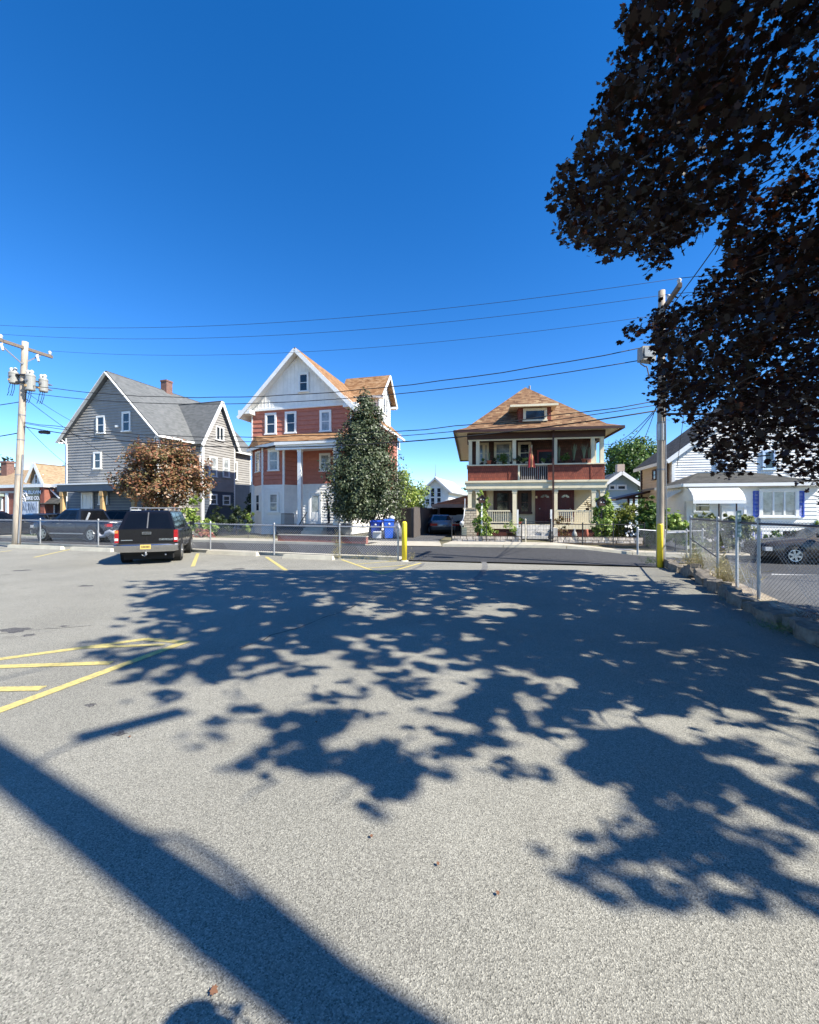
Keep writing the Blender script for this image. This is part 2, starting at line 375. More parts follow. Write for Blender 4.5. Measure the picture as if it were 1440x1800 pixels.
# ---------------------------------------------------------------- ground, streets, pavement
def sheet(name, far, near, m, dz=0.0, sub=6, drop=True, skirt=0):
    mb = MB(); P = []
    # densify along
    F, N = [], []
    for i in range(len(far) - 1):
        k = max(1, int(math.ceil(math.dist(far[i], far[i + 1]) / 2.0)))
        for j in range(k):
            t = j / k; F.append(Vector(far[i]).lerp(Vector(far[i + 1]), t)); N.append(Vector(near[i]).lerp(Vector(near[i + 1]), t))
    F.append(Vector(far[-1])); N.append(Vector(near[-1]))
    for f, n in zip(F, N):
        for j in range(sub + 1):
            p = n.lerp(f, j / sub); P.append((p.x, p.y, (hz(p.x) if drop else 0) + dz))
    w = sub + 1
    fs = [(i * w + j, (i + 1) * w + j, (i + 1) * w + j + 1, i * w + j + 1) for i in range(len(F) - 1) for j in range(sub)]
    mb.add(P, fs); return struct(mb, name, m)
# bare earth and thin grass everywhere
m, t, b = nt('yard_ground'); N_, L_ = t.nodes, t.links
tc = N_.new('ShaderNodeTexCoord'); no = N_.new('ShaderNodeTexNoise'); no.inputs['Scale'].default_value = .9; no.inputs['Detail'].default_value = 9; no.inputs['Roughness'].default_value = .7
L_.new(tc.outputs['Object'], no.inputs[0]); cr = N_.new('ShaderNodeValToRGB'); e = cr.color_ramp.elements; e.new(.5)
for i, (p_, c_) in enumerate(((.3, (.07, .085, .03)), (.5, (.12, .11, .06)), (.7, (.20, .16, .11)))): e[i].position = p_; e[i].color = (*c_, 1)
L_.new(no.outputs[0], cr.inputs[0]); L_.new(cr.outputs[0], b.inputs['Base Color']); b.inputs['Roughness'].default_value = .95
MATS['yard_ground'] = m
xs = [-1500, -400, -150, -80] + list(np.arange(-60, 60.1, 1.5)) + [80, 150, 400, 1500]
ys = [-1500, -300, -80, -20, 0, 10, 20, 30, 40, 60, 90, 150, 400, 1500]
mb = MB(); mb.add([(x, y, hz(x) - .05 + (0 if y < 100 else 0)) for x in xs for y in ys],
                  [(i * len(ys) + j, (i + 1) * len(ys) + j, (i + 1) * len(ys) + j + 1, i * len(ys) + j + 1) for i in range(len(xs) - 1) for j in range(len(ys) - 1)])
struct(mb, 'ground', MATS['yard_ground'])
FARK = [(-80, 40.5), (-26, 25.6), (-12.2, 22.0), (-7.3, 20.8), (-2.1, 19.4), (1.84, 18.8), (9.7, 17.8), (13.9, 17.4), (18, 16.9), (60, 12)]
NEARK = [(-80, 37.5), (-26, 22.5), (-17.7, 19.75), (-7.8, 16.35), (-2.4, 14.45), (-.1, 13.6), (7.3, 12.15), (9.0, 13.2), (14, 12.8), (60, 4)]
sheet('street', FARK, NEARK, M_street, .004, 6)
FL = [(8.85, 12.9), (7.62, 10.0), (6.68, 7.7), (6.0, 6.0), (5.5, 3.6), (5.2, 0), (5.1, -20)]
sheet('side_street', [(60, 12), (60, 9), (60, 7.5), (60, 5), (60, 3), (60, 0), (60, -20)], [(8.2, 13.6)] + [(x, y) for x, y in FL[1:]], M_side, -.006, 24)
# parking lot surface
LE = [(-60, 30.8), (-26, 21.9), (-17.7, 19.2), (-7.8, 15.85), (-2.4, 13.95), (-.1, 13.2), (7.1, 11.75), (7.25, 11.5)]
KL = [(7.3, 11.6), (6.95, 10.4), (6.15, 8.3), (5.5, 6.8), (5.15, 5.75), (4.8, 4.8), (4.55, 3.4), (4.4, 1), (4.4, -20)]
mb = MB()
poly = [(-60, -20), (4.4, -20), (4.4, 1), (4.55, 3.4), (4.8, 4.8), (5.15, 5.75), (5.5, 6.8), (6.15, 8.3), (6.95, 10.4), (7.3, 11.7), (-.1, 13.3), (-2.4, 14.1), (-7.8, 16.0), (-17.7, 19.35), (-26, 22.0), (-60, 31)]
mb.add([(x, y, .002) for x, y in poly], [tuple(range(len(poly)))]); struct(mb, 'parking_lot', M_lot)
# pale patch of older asphalt at the lot exit
# pavement beyond the street, broken by the driveway apron
def off(p, d): return (p[0] + .30 * d, p[1] + .95 * d)
SW1 = [(-80, 40.5), (-26, 25.6), (-12.2, 22.0), (-7.3, 20.8), (-2.1, 19.4)]
SW2 = [(1.5, 18.85), (9.7, 17.8), (13.9, 17.4), (18, 16.9), (60, 12)]
for nm, pl, wd in (('sidewalk', SW1, 1.9), ('sidewalk', SW2, 2.0)):
    sheet(nm, [off(p, wd) for p in pl], [off(p, .15) for p in pl], M_conc, .12, 3)
    mb = MB()
    for i in range(len(pl) - 1):
        a, c = pl[i], pl[i + 1]; n = max(1, int(math.dist(a, c) / 2.4))
        for j in range(n):
            p = Vector(a).lerp(Vector(c), j / n + .0015); q = Vector(a).lerp(Vector(c), (j + 1) / n - .0015)
            mb.hexa([(p.x, p.y, hz(p.x) - .05), (q.x, q.y, hz(q.x) - .05), (q.x + .05, q.y + .15, hz(q.x) - .05), (p.x + .05, p.y + .15, hz(p.x) - .05),
                     (p.x, p.y, hz(p.x) + .125), (q.x, q.y, hz(q.x) + .125), (q.x + .05, q.y + .15, hz(q.x) + .125), (p.x + .05, p.y + .15, hz(p.x) + .125)])
    struct(mb, 'kerb', M_kerb)
sheet('driveway_apron', [(-2.0, 22.4), (1.6, 21.8)], [(-2.1, 19.38), (1.5, 18.84)], M_conc, .03, 3)
sheet('driveway', [(-2.8, 40), (4.4, 38.5)], [(-2.0, 22.4), (1.5, 21.8)], M_side, .02, 4)
# forecourt in front of the brick shop and the grey house
sheet('shop_forecourt', [(-60, 45), (-24, 33.5), (-14.6, 30)], [(-60, 37.2), (-25.5, 27.6), (-13.2, 23.9)], M_side, .012, 4)
sheet('grass_verge', [(-24.6, 27.2), (-20.6, 26.2)], [(-24.9, 26.0), (-21.2, 24.9)], mat('grass_green', (.06, .10, .025), .95, .3, 8, bump=.8, bscale=60), .135, 2)
# painted lines
def strip(mb, p, q, w, z=.006):
    p, q = Vector(p[:2]), Vector(q[:2]); d = (q - p).normalized(); n = Vector((-d.y, d.x)) * w / 2
    mb.quad((p.x - n.x, p.y - n.y, z), (q.x - n.x, q.y - n.y, z), (q.x + n.x, q.y + n.y, z), (p.x + n.x, p.y + n.y, z))
def pg(x, y): return G(x, y)[:2]
yl = [((-70, 1169), (256, 1124), .10, .006), ((254, 1124), (330, 1130), .10, .0065), ((326, 1129), (-90, 1283), .11, .007), ((-60, 1175), (196, 1166), .10, .0075),
      ((-60, 1214), (75, 1211), .10, .0075), ((150, 1139), (288, 1134), .08, .0075),
      ((125, 965.5), (60, 980), .10, .006), ((348, 973), (339, 996), .11, .006), ((468, 979), (503, 1003), .11, .006),
      ((601, 984), (672, 1009), .10, .006), ((672, 1009), (740, 990), .10, .0065), ((628, 992), (702, 986), .08, .0075), ((648, 999), (722, 993), .08, .0075), ((664, 1005), (700, 1002), .08, .0075),
      ((-40, 975), (20, 968), .1, .006),]
mb = MB()
for a, c, w, z in yl: strip(mb, pg(*a), pg(*c), w, z)
struct(mb, 'road_marking', M_yline)
mb = MB()
for k in range(12):
    x0 = 9.2 + k * 1.5; y0 = 12.95 - .01 * k
    mb.quad((x0, y0 - .07, hz(x0) + .004), (x0 + 1.5, y0 - .08, hz(x0 + 1.5) + .004), (x0 + 1.5, y0 + .06, hz(x0 + 1.5) + .004), (x0, y0 + .07, hz(x0) + .004))
struct(mb, 'road_marking', M_wline)
# tar-filled cracks in the lot
mb = MB()
def crack(pts, w=.012):
    r = random.Random(3); out = []
    for i in range(len(pts) - 1):
        a, c = Vector(pg(*pts[i])), Vector(pg(*pts[i + 1])); n = max(2, int((c - a).length / .15))
        for j in range(n): out.append(a.lerp(c, j / n) + Vector((r.uniform(-.04, .04), r.uniform(-.04, .04))))
    for i in range(len(out) - 1):
        ww = w * r.uniform(.4, 1.6); strip(mb, out[i], out[i + 1], ww, .0045)
crack([(425, 1140), (480, 1118), (520, 1104), (600, 1075), (700, 1030)])
crack([(0, 1115), (60, 1108), (180, 1098)], .009)
struct(mb, 'asphalt_crack', mat('tar', (.02, .02, .02), .9))
mb = MB()
def mark(pts, w, z=.0035):
    P_ = [Vector(pg(*p)) for p in pts]; Q = []
    for i in range(len(P_) - 1):
        for j in range(8): Q.append(P_[i].lerp(P_[i + 1], j / 8))
    Q.append(P_[-1])
    for _ in range(6): Q = [Q[0]] + [(Q[i - 1] + Q[i] * 2 + Q[i + 1]) / 4 for i in range(1, len(Q) - 1)] + [Q[-1]]
    for i in range(len(Q) - 1): strip(mb, Q[i], Q[i + 1], w, z)
mark([(849, 984), (854, 996), (846, 1010), (828, 1025)], .16); mark([(745, 990), (739, 996), (722, 1003), (700, 1006)], .12)
struct(mb, 'tyre_mark', asphaltmat('rubbered_asphalt', .15, scale=150, tint=(1.02, 1, .95)))
def stain(px_, py_, r_, seed):
    q = random.Random(seed); c = pg(px_, py_); n_ = 22; ph = [q.uniform(0, 6.28) for _ in range(4)]
    return [(c[0] + r_ * 1.5 * (1 + .25 * math.sin(3 * a_ + ph[0]) + .18 * math.sin(7 * a_ + ph[1])) * math.cos(a_), c[1] + r_ * (1 + .25 * math.sin(2 * a_ + ph[2]) + .2 * math.sin(5 * a_ + ph[3])) * math.sin(a_), .0036) for a_ in np.linspace(0, 2 * math.pi, n_, endpoint=False)]
mb = MB()
for k_, (a_, b_2, r_) in enumerate(((28, 1108, .13), (50, 1117, .05), (38, 1003, .14), (150, 1030, .10), (112, 1101, .04), (420, 1000, .12), (160, 1240, .03), (210, 1290, .03))):
    q = stain(a_, b_2, r_, k_); mb.add(q, [tuple(range(len(q)))])
struct(mb, 'oil_stain', asphaltmat('stained_asphalt', .09, scale=150, tint=(1.05, 1, .95)))
# dirt strip between the kerb stones and the right-hand fence
mb = MB(); k2 = KL; f2 = [(8.95, 13.0), (7.9, 10.6), (6.95, 8.3), (6.3, 6.75), (5.95, 5.7), (5.7, 4.7), (5.5, 3.4), (5.25, 1), (5.15, -20)]
mb.add([(x, y, .02) for x, y in k2] + [(x, y, .05) for x, y in f2] + [(x + .12, y, -.4) for x, y in f2], [(i, i + 1, 9 + i + 1, 9 + i) for i in range(8)] + [(9 + i, 9 + i + 1, 18 + i + 1, 18 + i) for i in range(8)])
struct(mb, 'verge', M_verge)
# low concrete edge under the street fence
mb = MB(); ed = [(-60, 30.9), (-26, 21.95), (-17.7, 19.3), (-7.8, 15.95), (-2.4, 14.05), (-.3, 13.4)]
for i in range(5):
    p, q = ed[i], ed[i + 1]
    mb.beam((p[0], p[1] + .42, .03), (q[0], q[1] + .42, .03), .30, .12)
struct(mb, 'kerb', M_kerb)

# ---------------------------------------------------------------- wheel stops
def wheel_stop(a, c, label):
    A, B = Vector(G(*a)), Vector(G(*c)); L = (B - A).length
    t = thing('wheel_stop', label, 'wheel stop', (A + B) / 2 + Vector((-.02, -.02, 0)), math.atan2(B.y - A.y, B.x - A.x), 'concrete wheel stops along the fence')
    mb = MB(); h, w = .14, .10
    mb.hexa([(-L / 2, -w, .003), (L / 2, -w, .003), (L / 2, w, .003), (-L / 2, w, .003), (-L / 2 + .04, -w * .6, h), (L / 2 - .04, -w * .6, h), (L / 2 - .04, w * .6, h), (-L / 2 + .04, w * .6, h)])
    mb.build('concrete_bar', M_kerb, t)
    for s in (-1, 1):
        b2 = MB(); b2.cyl((s * L * .35, 0, h - .004), .018, .012, 8); b2.build('anchor_pin', M_galvd, t)
wheel_stop((18, 962.5), (112, 966), 'pale concrete wheel stop beside the foot of the wooden pole with transformers')
wheel_stop((128, 967), (200, 970), 'pale concrete wheel stop just left of the black wagon')
wheel_stop((366, 973.5), (455, 977.5), 'pale concrete wheel stop right of the black wagon, behind the short yellow line')
wheel_stop((500, 981), (588, 984.5), 'pale concrete wheel stop nearest the hatched triangle and yellow post')

# ---------------------------------------------------------------- chain-link fences
def chainlink(name, label, pts, h, zf, spacing=.09, wr=.0022, rail=.021, post=.028, group=None, hi=None, railm=None, postm=None, midrail=None):
    root = thing(name, label, 'fence', (pts[0][0], pts[0][1], 0), 0, group); o = Vector(root.location)
    wire = MB(); rl = MB()
    for i in range(len(pts) - 1):
        a, c = Vector(pts[i]), Vector(pts[i + 1]); L = (c - a).length; d = (c - a) / L
        def P(u, v):
            q = a + d * u; return Vector((q.x, q.y, zf(q.x, q.y) + v)) - o
        n = int((L + h) / spacing)
        for s in (1, -1):
            for k in range(-1, n + 1):
                u0 = k * spacing - (h if s == 1 else 0); u1 = u0 + h
                # clip to 0..L
                if s == 1: v0, v1 = .03, h
                else: v0, v1 = h, .03
                aa, bb = max(0, u0), min(L, u1)
                if bb - aa < .02: continue
                f = lambda u: v0 + (v1 - v0) * (u - u0) / (u1 - u0)
                wire.tube([P(aa, f(aa)), P(bb, f(bb))], wr, 3, cap=False)
                if s == 1 and u1 <= L: wire.tube([P(bb, h), P(bb + .03, h + .035)], wr, 3, cap=False)
                if s == -1 and u0 >= 0: wire.tube([P(aa, h), P(aa - .03, h + .035)], wr, 3, cap=False)
        rl.tube([P(0, h - .02), P(L, h - .02)], rail, 8)
        if midrail and i in midrail: rl.tube([P(0, h * .55), P(L, h * .35)], rail * .8, 6)
    wire.build('wire_mesh', M_galv, root); rl.build('top_rail', railm or M_galv, root)
    for i, p in enumerate(pts):
        pm = MB(); z = zf(*p); x, y = p[0] - o.x, p[1] - o.y
        pm.tube([(x, y, z - .05), (x, y, z + h + .02)], post, 10); pm.lathe((x, y, z + h + .02), [(post * 1.25, 0), (post * 1.25, .03), (post * .9, .055), (.004, .07)], 10)
        for k in (.2, .5, .85): pm.cyl((x, y, z + h * k), post * 1.18, .03, 10)
        pm.build('post', postm or M_galv, root)
    return root
lf = [G(px, py)[:2] for px, py in ((-160, 952.5), (-60, 955), (71, 959.3), (173, 963), (268, 967.2), (370, 971.8), (482, 976.5), (597, 982), (700, 985.5))]
chainlink('chain_link_fence', 'waist-high chain-link fence along the street side of the lot, ending at the yellow post', lf, 1.06, lambda x, y: .06 + .10 * ss((-x - 3) / 14), wr=.0034)
rf = [G(px, py, .05)[:2] for px, py in ((1214, 990), (1262, 1016), (1334, 1052))] + [(6.05, 5.95), (5.72, 4.6), (5.45, 2.6)]
chainlink('chain_link_fence', 'taller rusty-railed chain-link fence behind the broken kerb stones on the right', rf, 1.36, lambda x, y: .05, spacing=.075, wr=.0021, rail=.02, post=.027, railm=mat('rail_weathered', (.12, .11, .12), .5, .2, 8, metal=.5), midrail=[0])
g2 = [G(1169, 995, .03)[:2], G(1207, 991, .03)[:2]]
chainlink('chain_link_fence', 'short low chain-link panel between the pole with yellow guard and the taller fence', g2, .98, lambda x, y: .03, spacing=.1, wr=.003, rail=.02, post=.024)
g3 = [G(1121, 967.5, -.05)[:2], G(1168, 968.5, -.1)[:2], G(1235, 970, -.2)[:2], G(1300, 971, -.25)[:2]]
chainlink('chain_link_fence', 'low chain-link fence across the street in front of the bushy yard', g3, 1.05, lambda x, y: hz(x) + .1, spacing=.11, wr=.003, rail=.02, post=.04)

# ---------------------------------------------------------------- granite kerb stones, right edge of the lot
stones = [((7.42, 11.75), (7.12, 10.75), .22, 'first', 5), ((7.15, 10.6), (6.8, 9.75), .30, 'tilted', -14), ((6.78, 9.55), (6.45, 8.85), .26, '', 10), ((6.42, 8.75), (6.05, 7.9), .24, '', -4), ((6.0, 7.75), (5.55, 6.7), .22, '', 3), ((5.52, 6.6), (5.2, 5.65), .2, '', -2), ((5.18, 5.55), (4.88, 4.7), .2, '', 2), ((4.87, 4.6), (4.66, 3.2), .2, '', 0), ((4.65, 3.1), (4.5, 1.5), .2, '', 1)]
slab_l = ['dark granite kerb stone beside the foot of the pole with the yellow guard', 'broken granite kerb stone leaning up sharply, second from the yellow guard', 'short jagged granite kerb stone just before the sign post', 'granite kerb stone lying right below the sign post', 'long rough granite kerb stone in front of the middle fence post', 'weathered granite kerb stone edged with weeds in tree shade', 'nearest fully visible granite kerb stone at the right picture edge', 'granite kerb stone under the maple, just past the right picture edge', 'granite kerb stone beside the maple trunk']
for (a, c, h, _, tl), lb in zip(stones, slab_l):
    r = random.Random(int(a[1] * 100)); A, B = Vector(a), Vector(c); L = (B - A).length
    mb = MB(); nx, nz, nyy = 9, 3, 3; vs = []
    bm = []
    def sp(u, s, v):
        return ((u - .5) * L + r.uniform(-.025, .025), (s - .5) * .24 + r.uniform(-.02, .02) + .03 * math.sin(u * 9), (v - .25) * h * 1.0 + r.uniform(-.014, .014) + .012 * math.sin(u * 7 + a[0]))
    rings = []
    for i in range(nx + 1):
        u = i / nx; sq = .96 if i in (0, nx) else 1
        ring = [(0, 0), (.5, -.02), (1, 0), (1.02, .5), (1.0, .95), (.7, 1.0), (.3, 1.0), (.0, .96), (-.02, .5)]
        rings.append([sp(u, .5 + (s - .5) * sq, v * sq) for s, v in ring])
    nr_ = 9; flat = [p for q in rings for p in q]
    fs = [(i * nr_ + j, i * nr_ + (j + 1) % nr_, (i + 1) * nr_ + (j + 1) % nr_, (i + 1) * nr_ + j) for i in range(nx) for j in range(nr_)] + [tuple(range(nr_))[::-1], tuple(nx * nr_ + j for j in range(nr_))]
    mb.add(flat, fs); o = mb.build('kerb_stone', M_gran)
    o.location = ((A.x + B.x) / 2, (A.y + B.y) / 2, .035); o.rotation_euler = (R(r.uniform(-8, 8)), R(tl), math.atan2(B.y - A.y, B.x - A.x))
    tag(o, lb, 'kerb stone', 'granite kerb stones on the right edge of the lot')

# ---------------------------------------------------------------- yellow bollard
x, y, _ = G(711, 986.5); t = thing('bollard', 'bright yellow steel bollard standing at the end of the street fence', 'bollard', (x, y, 0))
mb = MB(); mb.smooth = True; mb.lathe((0, 0, -.02), [(.085, 0), (.085, 1.24), (.08, 1.27), (.06, 1.30), (.03, 1.315), (.001, 1.32)], 20); mb.build('post', M_yel, t)
mb = MB(); mb.lathe((0, 0, 0), [(.14, 0), (.13, .02), (.09, .035)], 14); mb.build('base_collar', M_kerb, t)
# ================================================================= HOUSES
S_grey = mat('siding_grey', (.29, .28, .262), .6, .12, 1.5)
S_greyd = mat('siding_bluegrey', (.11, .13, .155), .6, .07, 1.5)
S_red = mat('siding_red', (.40, .135, .090), .7, .1, 2.5, col2=(.49, .18, .12))
S_white = mat('siding_white', (.81, .79, .74), .6, .09, 1.5)
S_cream = mat('trim_cream', (.70, .62, .43), .6, .07, 2)
S_tan = mat('siding_tan', (.52, .42, .33), .7, .07, 2)
S_blue = mat('siding_blue', (.36, .47, .52), .7, .07, 2)
D_maroon = mat('door_maroon', (.085, .012, .016), .4, .1, 2)
D_brown = mat('trim_darkbrown', (.045, .016, .010), .5, .15, 2)
R_grey = shinglemat('shingle_grey', [(.095, .10, .10), (.12, .125, .125), (.14, .145, .145), (.165, .165, .165)])
R_tan = shinglemat('shingle_tan', [(.12, .055, .025), (.22, .115, .052), (.29, .165, .082), (.38, .25, .145)], .30, .15)
R_red = shinglemat('shingle_redbrown', [(.07, .036, .020), (.15, .080, .042), (.22, .128, .068), (.38, .27, .15)], .28, .16)
R_fade = shinglemat('shingle_faded', [(.22, .15, .09), (.32, .23, .14), (.38, .28, .18)])
R_char = shinglemat('shingle_charcoal', [(.03, .032, .03), (.06, .06, .055), (.09, .085, .08)])
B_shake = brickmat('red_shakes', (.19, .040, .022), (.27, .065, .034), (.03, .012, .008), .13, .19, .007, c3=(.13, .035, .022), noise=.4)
B_brick = brickmat('red_brick', (.30, .07, .04), (.36, .10, .06), (.30, .2, .16), .21, .075, .01, noise=.3)
B_chim = brickmat('chimney_brick', (.24, .09, .06), (.16, .07, .05), (.25, .2, .17), .21, .075, .012)
B_stone = brickmat('stone_blocks', (.50, .42, .30), (.60, .52, .38), (.14, .12, .10), .34, .15, .02, noise=.5, c3=(.30, .24, .18))

# ---------------------------------------------------------------- grey house (left)
H = House('gray_house', 'grey clapboard two-storey house with steep grey shingle roof and white trim', 'house', (-18.1 - .961 * 9.1, 29.5 + .276 * 9.1), -16.0)
W, EZ = 9.1, 7.45; PZ = 12.0; DEP = 10.2
rt = H.root
wl = MB(); gab = [(0, .3), (W, .3), (W, EZ), (W / 2, PZ - .25), (0, EZ)]
polywall(wl, FRONT(), gab); lap(wl, FRONT(), gab, .21, .032)
wl.build('front_wall', S_grey, rt)
lo = MB(); lo.M = FRONT(); lo.box(0, W, -.1, .004, 0, .3); lo.M = None; lo.build('foundation', M_conc, rt)
sw = MB(); side = [(.15, 0), (DEP, 0), (DEP, EZ), (.15, EZ)]; polywall(sw, RIGHT(W), side); lap(sw, RIGHT(W), side, .21, .032)
polywall(sw, LEFT(0), side); polywall(sw, BACK(DEP), [(0, 0), (W, 0), (W, EZ), (W / 2, PZ - .25), (0, EZ)]); sw.build('side_wall', S_grey, rt)
rf = MB(); oh = .45; run = W / 2 + oh; sl = (PZ - EZ) / (W / 2); ez = EZ - oh * sl + .12; pz = PZ + .12
for sgn in (-1, 1):
    e = W / 2 + sgn * run
    rf.slab([(e, -.35, ez), (e, DEP + .3, ez), (W / 2, DEP + .3, pz), (W / 2, -.35, pz)], .12)
roof = rf.build('roof', R_grey, rt)
tr = MB()
for sgn in (-1, 1):
    e = W / 2 + sgn * run; tr.beam((e, -.38, ez - .16), (W / 2, -.38, pz - .16), .05, .23, up=(-sgn * sl, 0, 1))
    tr.beam((e - sgn * .05, -.3, ez - .1), (e - sgn * .05, DEP + .3, ez - .1), .12, .16)
tr.M = FRONT(); tr.box(-.02, .13, 0, .06, .2, EZ - .1); tr.box(W - .13, W + .02, 0, .06, .2, EZ - .1); tr.M = RIGHT(W); tr.box(0, .13, 0, .06, .2, EZ - .1); tr.M = None
tr.build('trim', M_white, rt)
sof = MB(); sof.quad((W, 0, EZ - .02), (W + oh, 0, ez - .1), (W + oh, DEP, ez - .1), (W, DEP, EZ - .02)); sof.build('soffit', M_white, rt)
ch = MB(); cy, _ = H.sp(293, 690, W / 2); ch.box(W / 2 - .31, W / 2 + .31, cy - .31, cy + .31, PZ - 1, PZ + 1.0); ch.box(W / 2 - .35, W / 2 + .35, cy - .35, cy + .35, PZ + .85, PZ + .97); ch.build('chimney', B_chim, rt)
def pwin(H, M, x0, y0, x1, y1, d=0.0, side=None, **k):
    if side is None: (a, t), (c, b_) = H.fp(x0, y0, d), H.fp(x1, y1, d)
    else: (a, t), (c, b_) = H.sp(x0, y0, side), H.sp(x1, y1, side)
    return window(H.root, M, min(a, c), max(a, c), min(t, b_), max(t, b_), **k)
pwin(H, FRONT(), 173, 734, 184, 761); pwin(H, FRONT(), 218, 727, 229, 757); pwin(H, FRONT(), 168, 797, 178, 823)
(a, t1), (c, b1) = H.fp(147, 868), H.fp(169, 921)
door(rt, FRONT(-.08), a + .1, a + 1.05, t1 - 2.1, t1, M_white, M_white)
window(rt, FRONT(-.08), *[H.fp(179, 870)[0], H.fp(191, 870)[0]], H.fp(180, 886)[1], H.fp(180, 869)[1], mid=False)
# porch in front, flat roof with blue-grey fascia, raw timber posts
pr = MB(); x0 = H.fp(100, 852, -1.7)[0]; x1 = H.fp(242, 852, -1.7)[0]; zt = H.fp(160, 850, -1.7)[1]; zb = H.fp(160, 863, -1.7)[1]
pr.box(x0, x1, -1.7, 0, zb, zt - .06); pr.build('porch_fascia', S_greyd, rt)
pr = MB(); pr.box(x0 - .1, x1 + .1, -1.82, -.002, zt - .06, zt + .04); pr.build('porch_roof', M_white, rt)
pw = MB(); pp = [(x0 + .1, .12), (W - .12, .12), (W - .12, zb), (x0 + .1, zb)]
pp = [(.14, .12), (W - .14, .12), (W - .14, zb), (.14, zb)]
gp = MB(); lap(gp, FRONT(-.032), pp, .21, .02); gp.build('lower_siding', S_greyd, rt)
pm = woodmat('raw_timber', (.42, .25, .10), (.62, .42, .20))
for px in (111, 181, 236):
    u = H.fp(px, 900, -1.55)[0]; p = MB(); p.box(u - .12, u + .12, -1.67, -1.43, 0, zb); p.box(u - .16, u + .16, -1.71, -1.39, zb - .35, zb - .002); p.build('porch_post', pm, rt)
sl_ = MB(); sl_.box(.1, W, -1.9, 0, -.05, .14); sl_.build('porch_slab', M_conc, rt)
# cross wing on the right-hand side
P = .95; t0, t1_ = 3.15, 6.85; tm_ = (t0 + t1_) / 2; WZ = 10.75
wg = MB(); fz = RIGHT(W + P); gp_ = [(t0, 3.3), (t1_, 3.3), (t1_, EZ), (tm_, WZ - .2), (t0, EZ)]
polywall(wg, fz, gp_); lap(wg, fz, gp_, .21, .032)
f2_ = Matrix(((1, 0, 0, W), (0, -1, 0, t0), (0, 0, 1, 0), (0, 0, 0, 1)))
q = [(0, 0), (P, 0), (P, EZ), (0, EZ)]; lap(wg, f2_, q, .21, .032); wg.box(W - .1, W + P - .002, t0 + .002, t1_, 0, 3.3); wg.box(W, W + P - .16, t1_ - .01, t1_, 0, EZ)
wg.build('wing_wall', S_grey, rt)
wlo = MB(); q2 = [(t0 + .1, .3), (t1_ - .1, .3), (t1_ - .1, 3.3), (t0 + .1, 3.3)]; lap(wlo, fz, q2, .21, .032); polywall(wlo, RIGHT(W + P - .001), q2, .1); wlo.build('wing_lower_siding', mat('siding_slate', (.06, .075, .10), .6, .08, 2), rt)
wr = MB(); wo_ = .35
sl2 = (WZ - EZ) / ((t1_ - t0) / 2); we = EZ - wo_ * sl2 + .1
for sgn in (-1, 1):
    yy = tm_ + sgn * ((t1_ - t0) / 2 + wo_)
    wr.slab([(W + P + .3, yy, we), (W + P + .3, tm_, WZ + .1), (W / 2 + .6, tm_, WZ + .1), (W - .9, yy, we)], .1)
wr.build('wing_roof', R_grey, rt)
wt = MB()
for sgn in (-1, 1):
    yy = tm_ + sgn * ((t1_ - t0) / 2 + wo_)
    wt.beam((W + P + .33, yy, we - .14), (W + P + .33, tm_, WZ - .04), .05, .26, up=(0, -sgn * sl2, 1))
wt.M = fz; wt.box(t0, t0 + .12, 0, .06, .2, EZ); wt.box(t1_ - .12, t1_, 0, .06, .2, EZ); wt.M = f2_; wt.box(P - .12, P + .05, 0, .06, .2, EZ); wt.M = RIGHT(W); wt.box(DEP - .12, DEP, 0, .06, .2, EZ); wt.M = None
wt.build('wing_trim', M_white, rt)
for (x0_, y0_, x1_, y1_) in ((368, 804, 379, 838), (392, 807, 401, 839), (369, 870, 379, 886), (392, 872, 402, 887)):
    pwin(H, fz, x0_, y0_, x1_, y1_, side=W + P, glass=M_glassb if y0_ < 810 else None, trim=.09)
pwin(H, fz, 379.5, 750, 391, 775, side=W + P, mull=1, trim=.09, mid=False)
pwin(H, RIGHT(W), 411.5, 813, 415, 843, side=W, trim=.09)
pwin(H, f2_, 347, 815, 351, 838, d=t0, trim=.07) if False else window(rt, f2_, .25, .72, 4.6, 6.0, trim=.08)

for (dx, dy) in ((.22, -.1), (W - .25, -.1)): dp = MB(); dp.tube([(dx, dy, .1), (dx, dy, EZ - .6), (dx + (-.35 if dx < 1 else .35), dy - .12, EZ - .25)], .04, 6); dp.build('downpipe', M_white, rt)
mt_ = MB(); mt_.M = FRONT(); mt_.box(5.2, 5.45, .05, .16, 7.9, 8.05); mt_.build('wall_light', M_white, rt)

# ---------------------------------------------------------------- red three-storey house
H = House('red_house', 'three-storey house with red siding, white lower storey and white gable', 'house', (-4.1 - .968 * 8.1, 29 + .25 * 8.1), -14.5)
rt = H.root; W = 8.1; DEP = 11.5; EZ = 9.25; G0 = H.fp(530, 717)[1]; PZ = 13.25; Z1 = H.fp(530, 851)[1]
ov = .5
wl = MB(); q = [(0, 0), (W, 0), (W, Z1), (0, Z1)]; polywall(wl, FRONT(), q); lap(wl, FRONT(), q, .2, .025)
q = [(0, 0), (DEP, 0), (DEP, Z1), (0, Z1)]; lap(wl, RIGHT(W), q, .2, .025); polywall(wl, RIGHT(W), [(.15, 0), (DEP, 0), (DEP, Z1), (.15, Z1)]); polywall(wl, LEFT(0), [(.15, 0), (DEP, 0), (DEP, Z1), (.15, Z1)])
wl.build('lower_wall', S_white, rt)
wl = MB(); q = [(0, Z1), (W, Z1), (W, G0), (0, G0)]; polywall(wl, FRONT(), q); lap(wl, FRONT(), q, .33, .034)
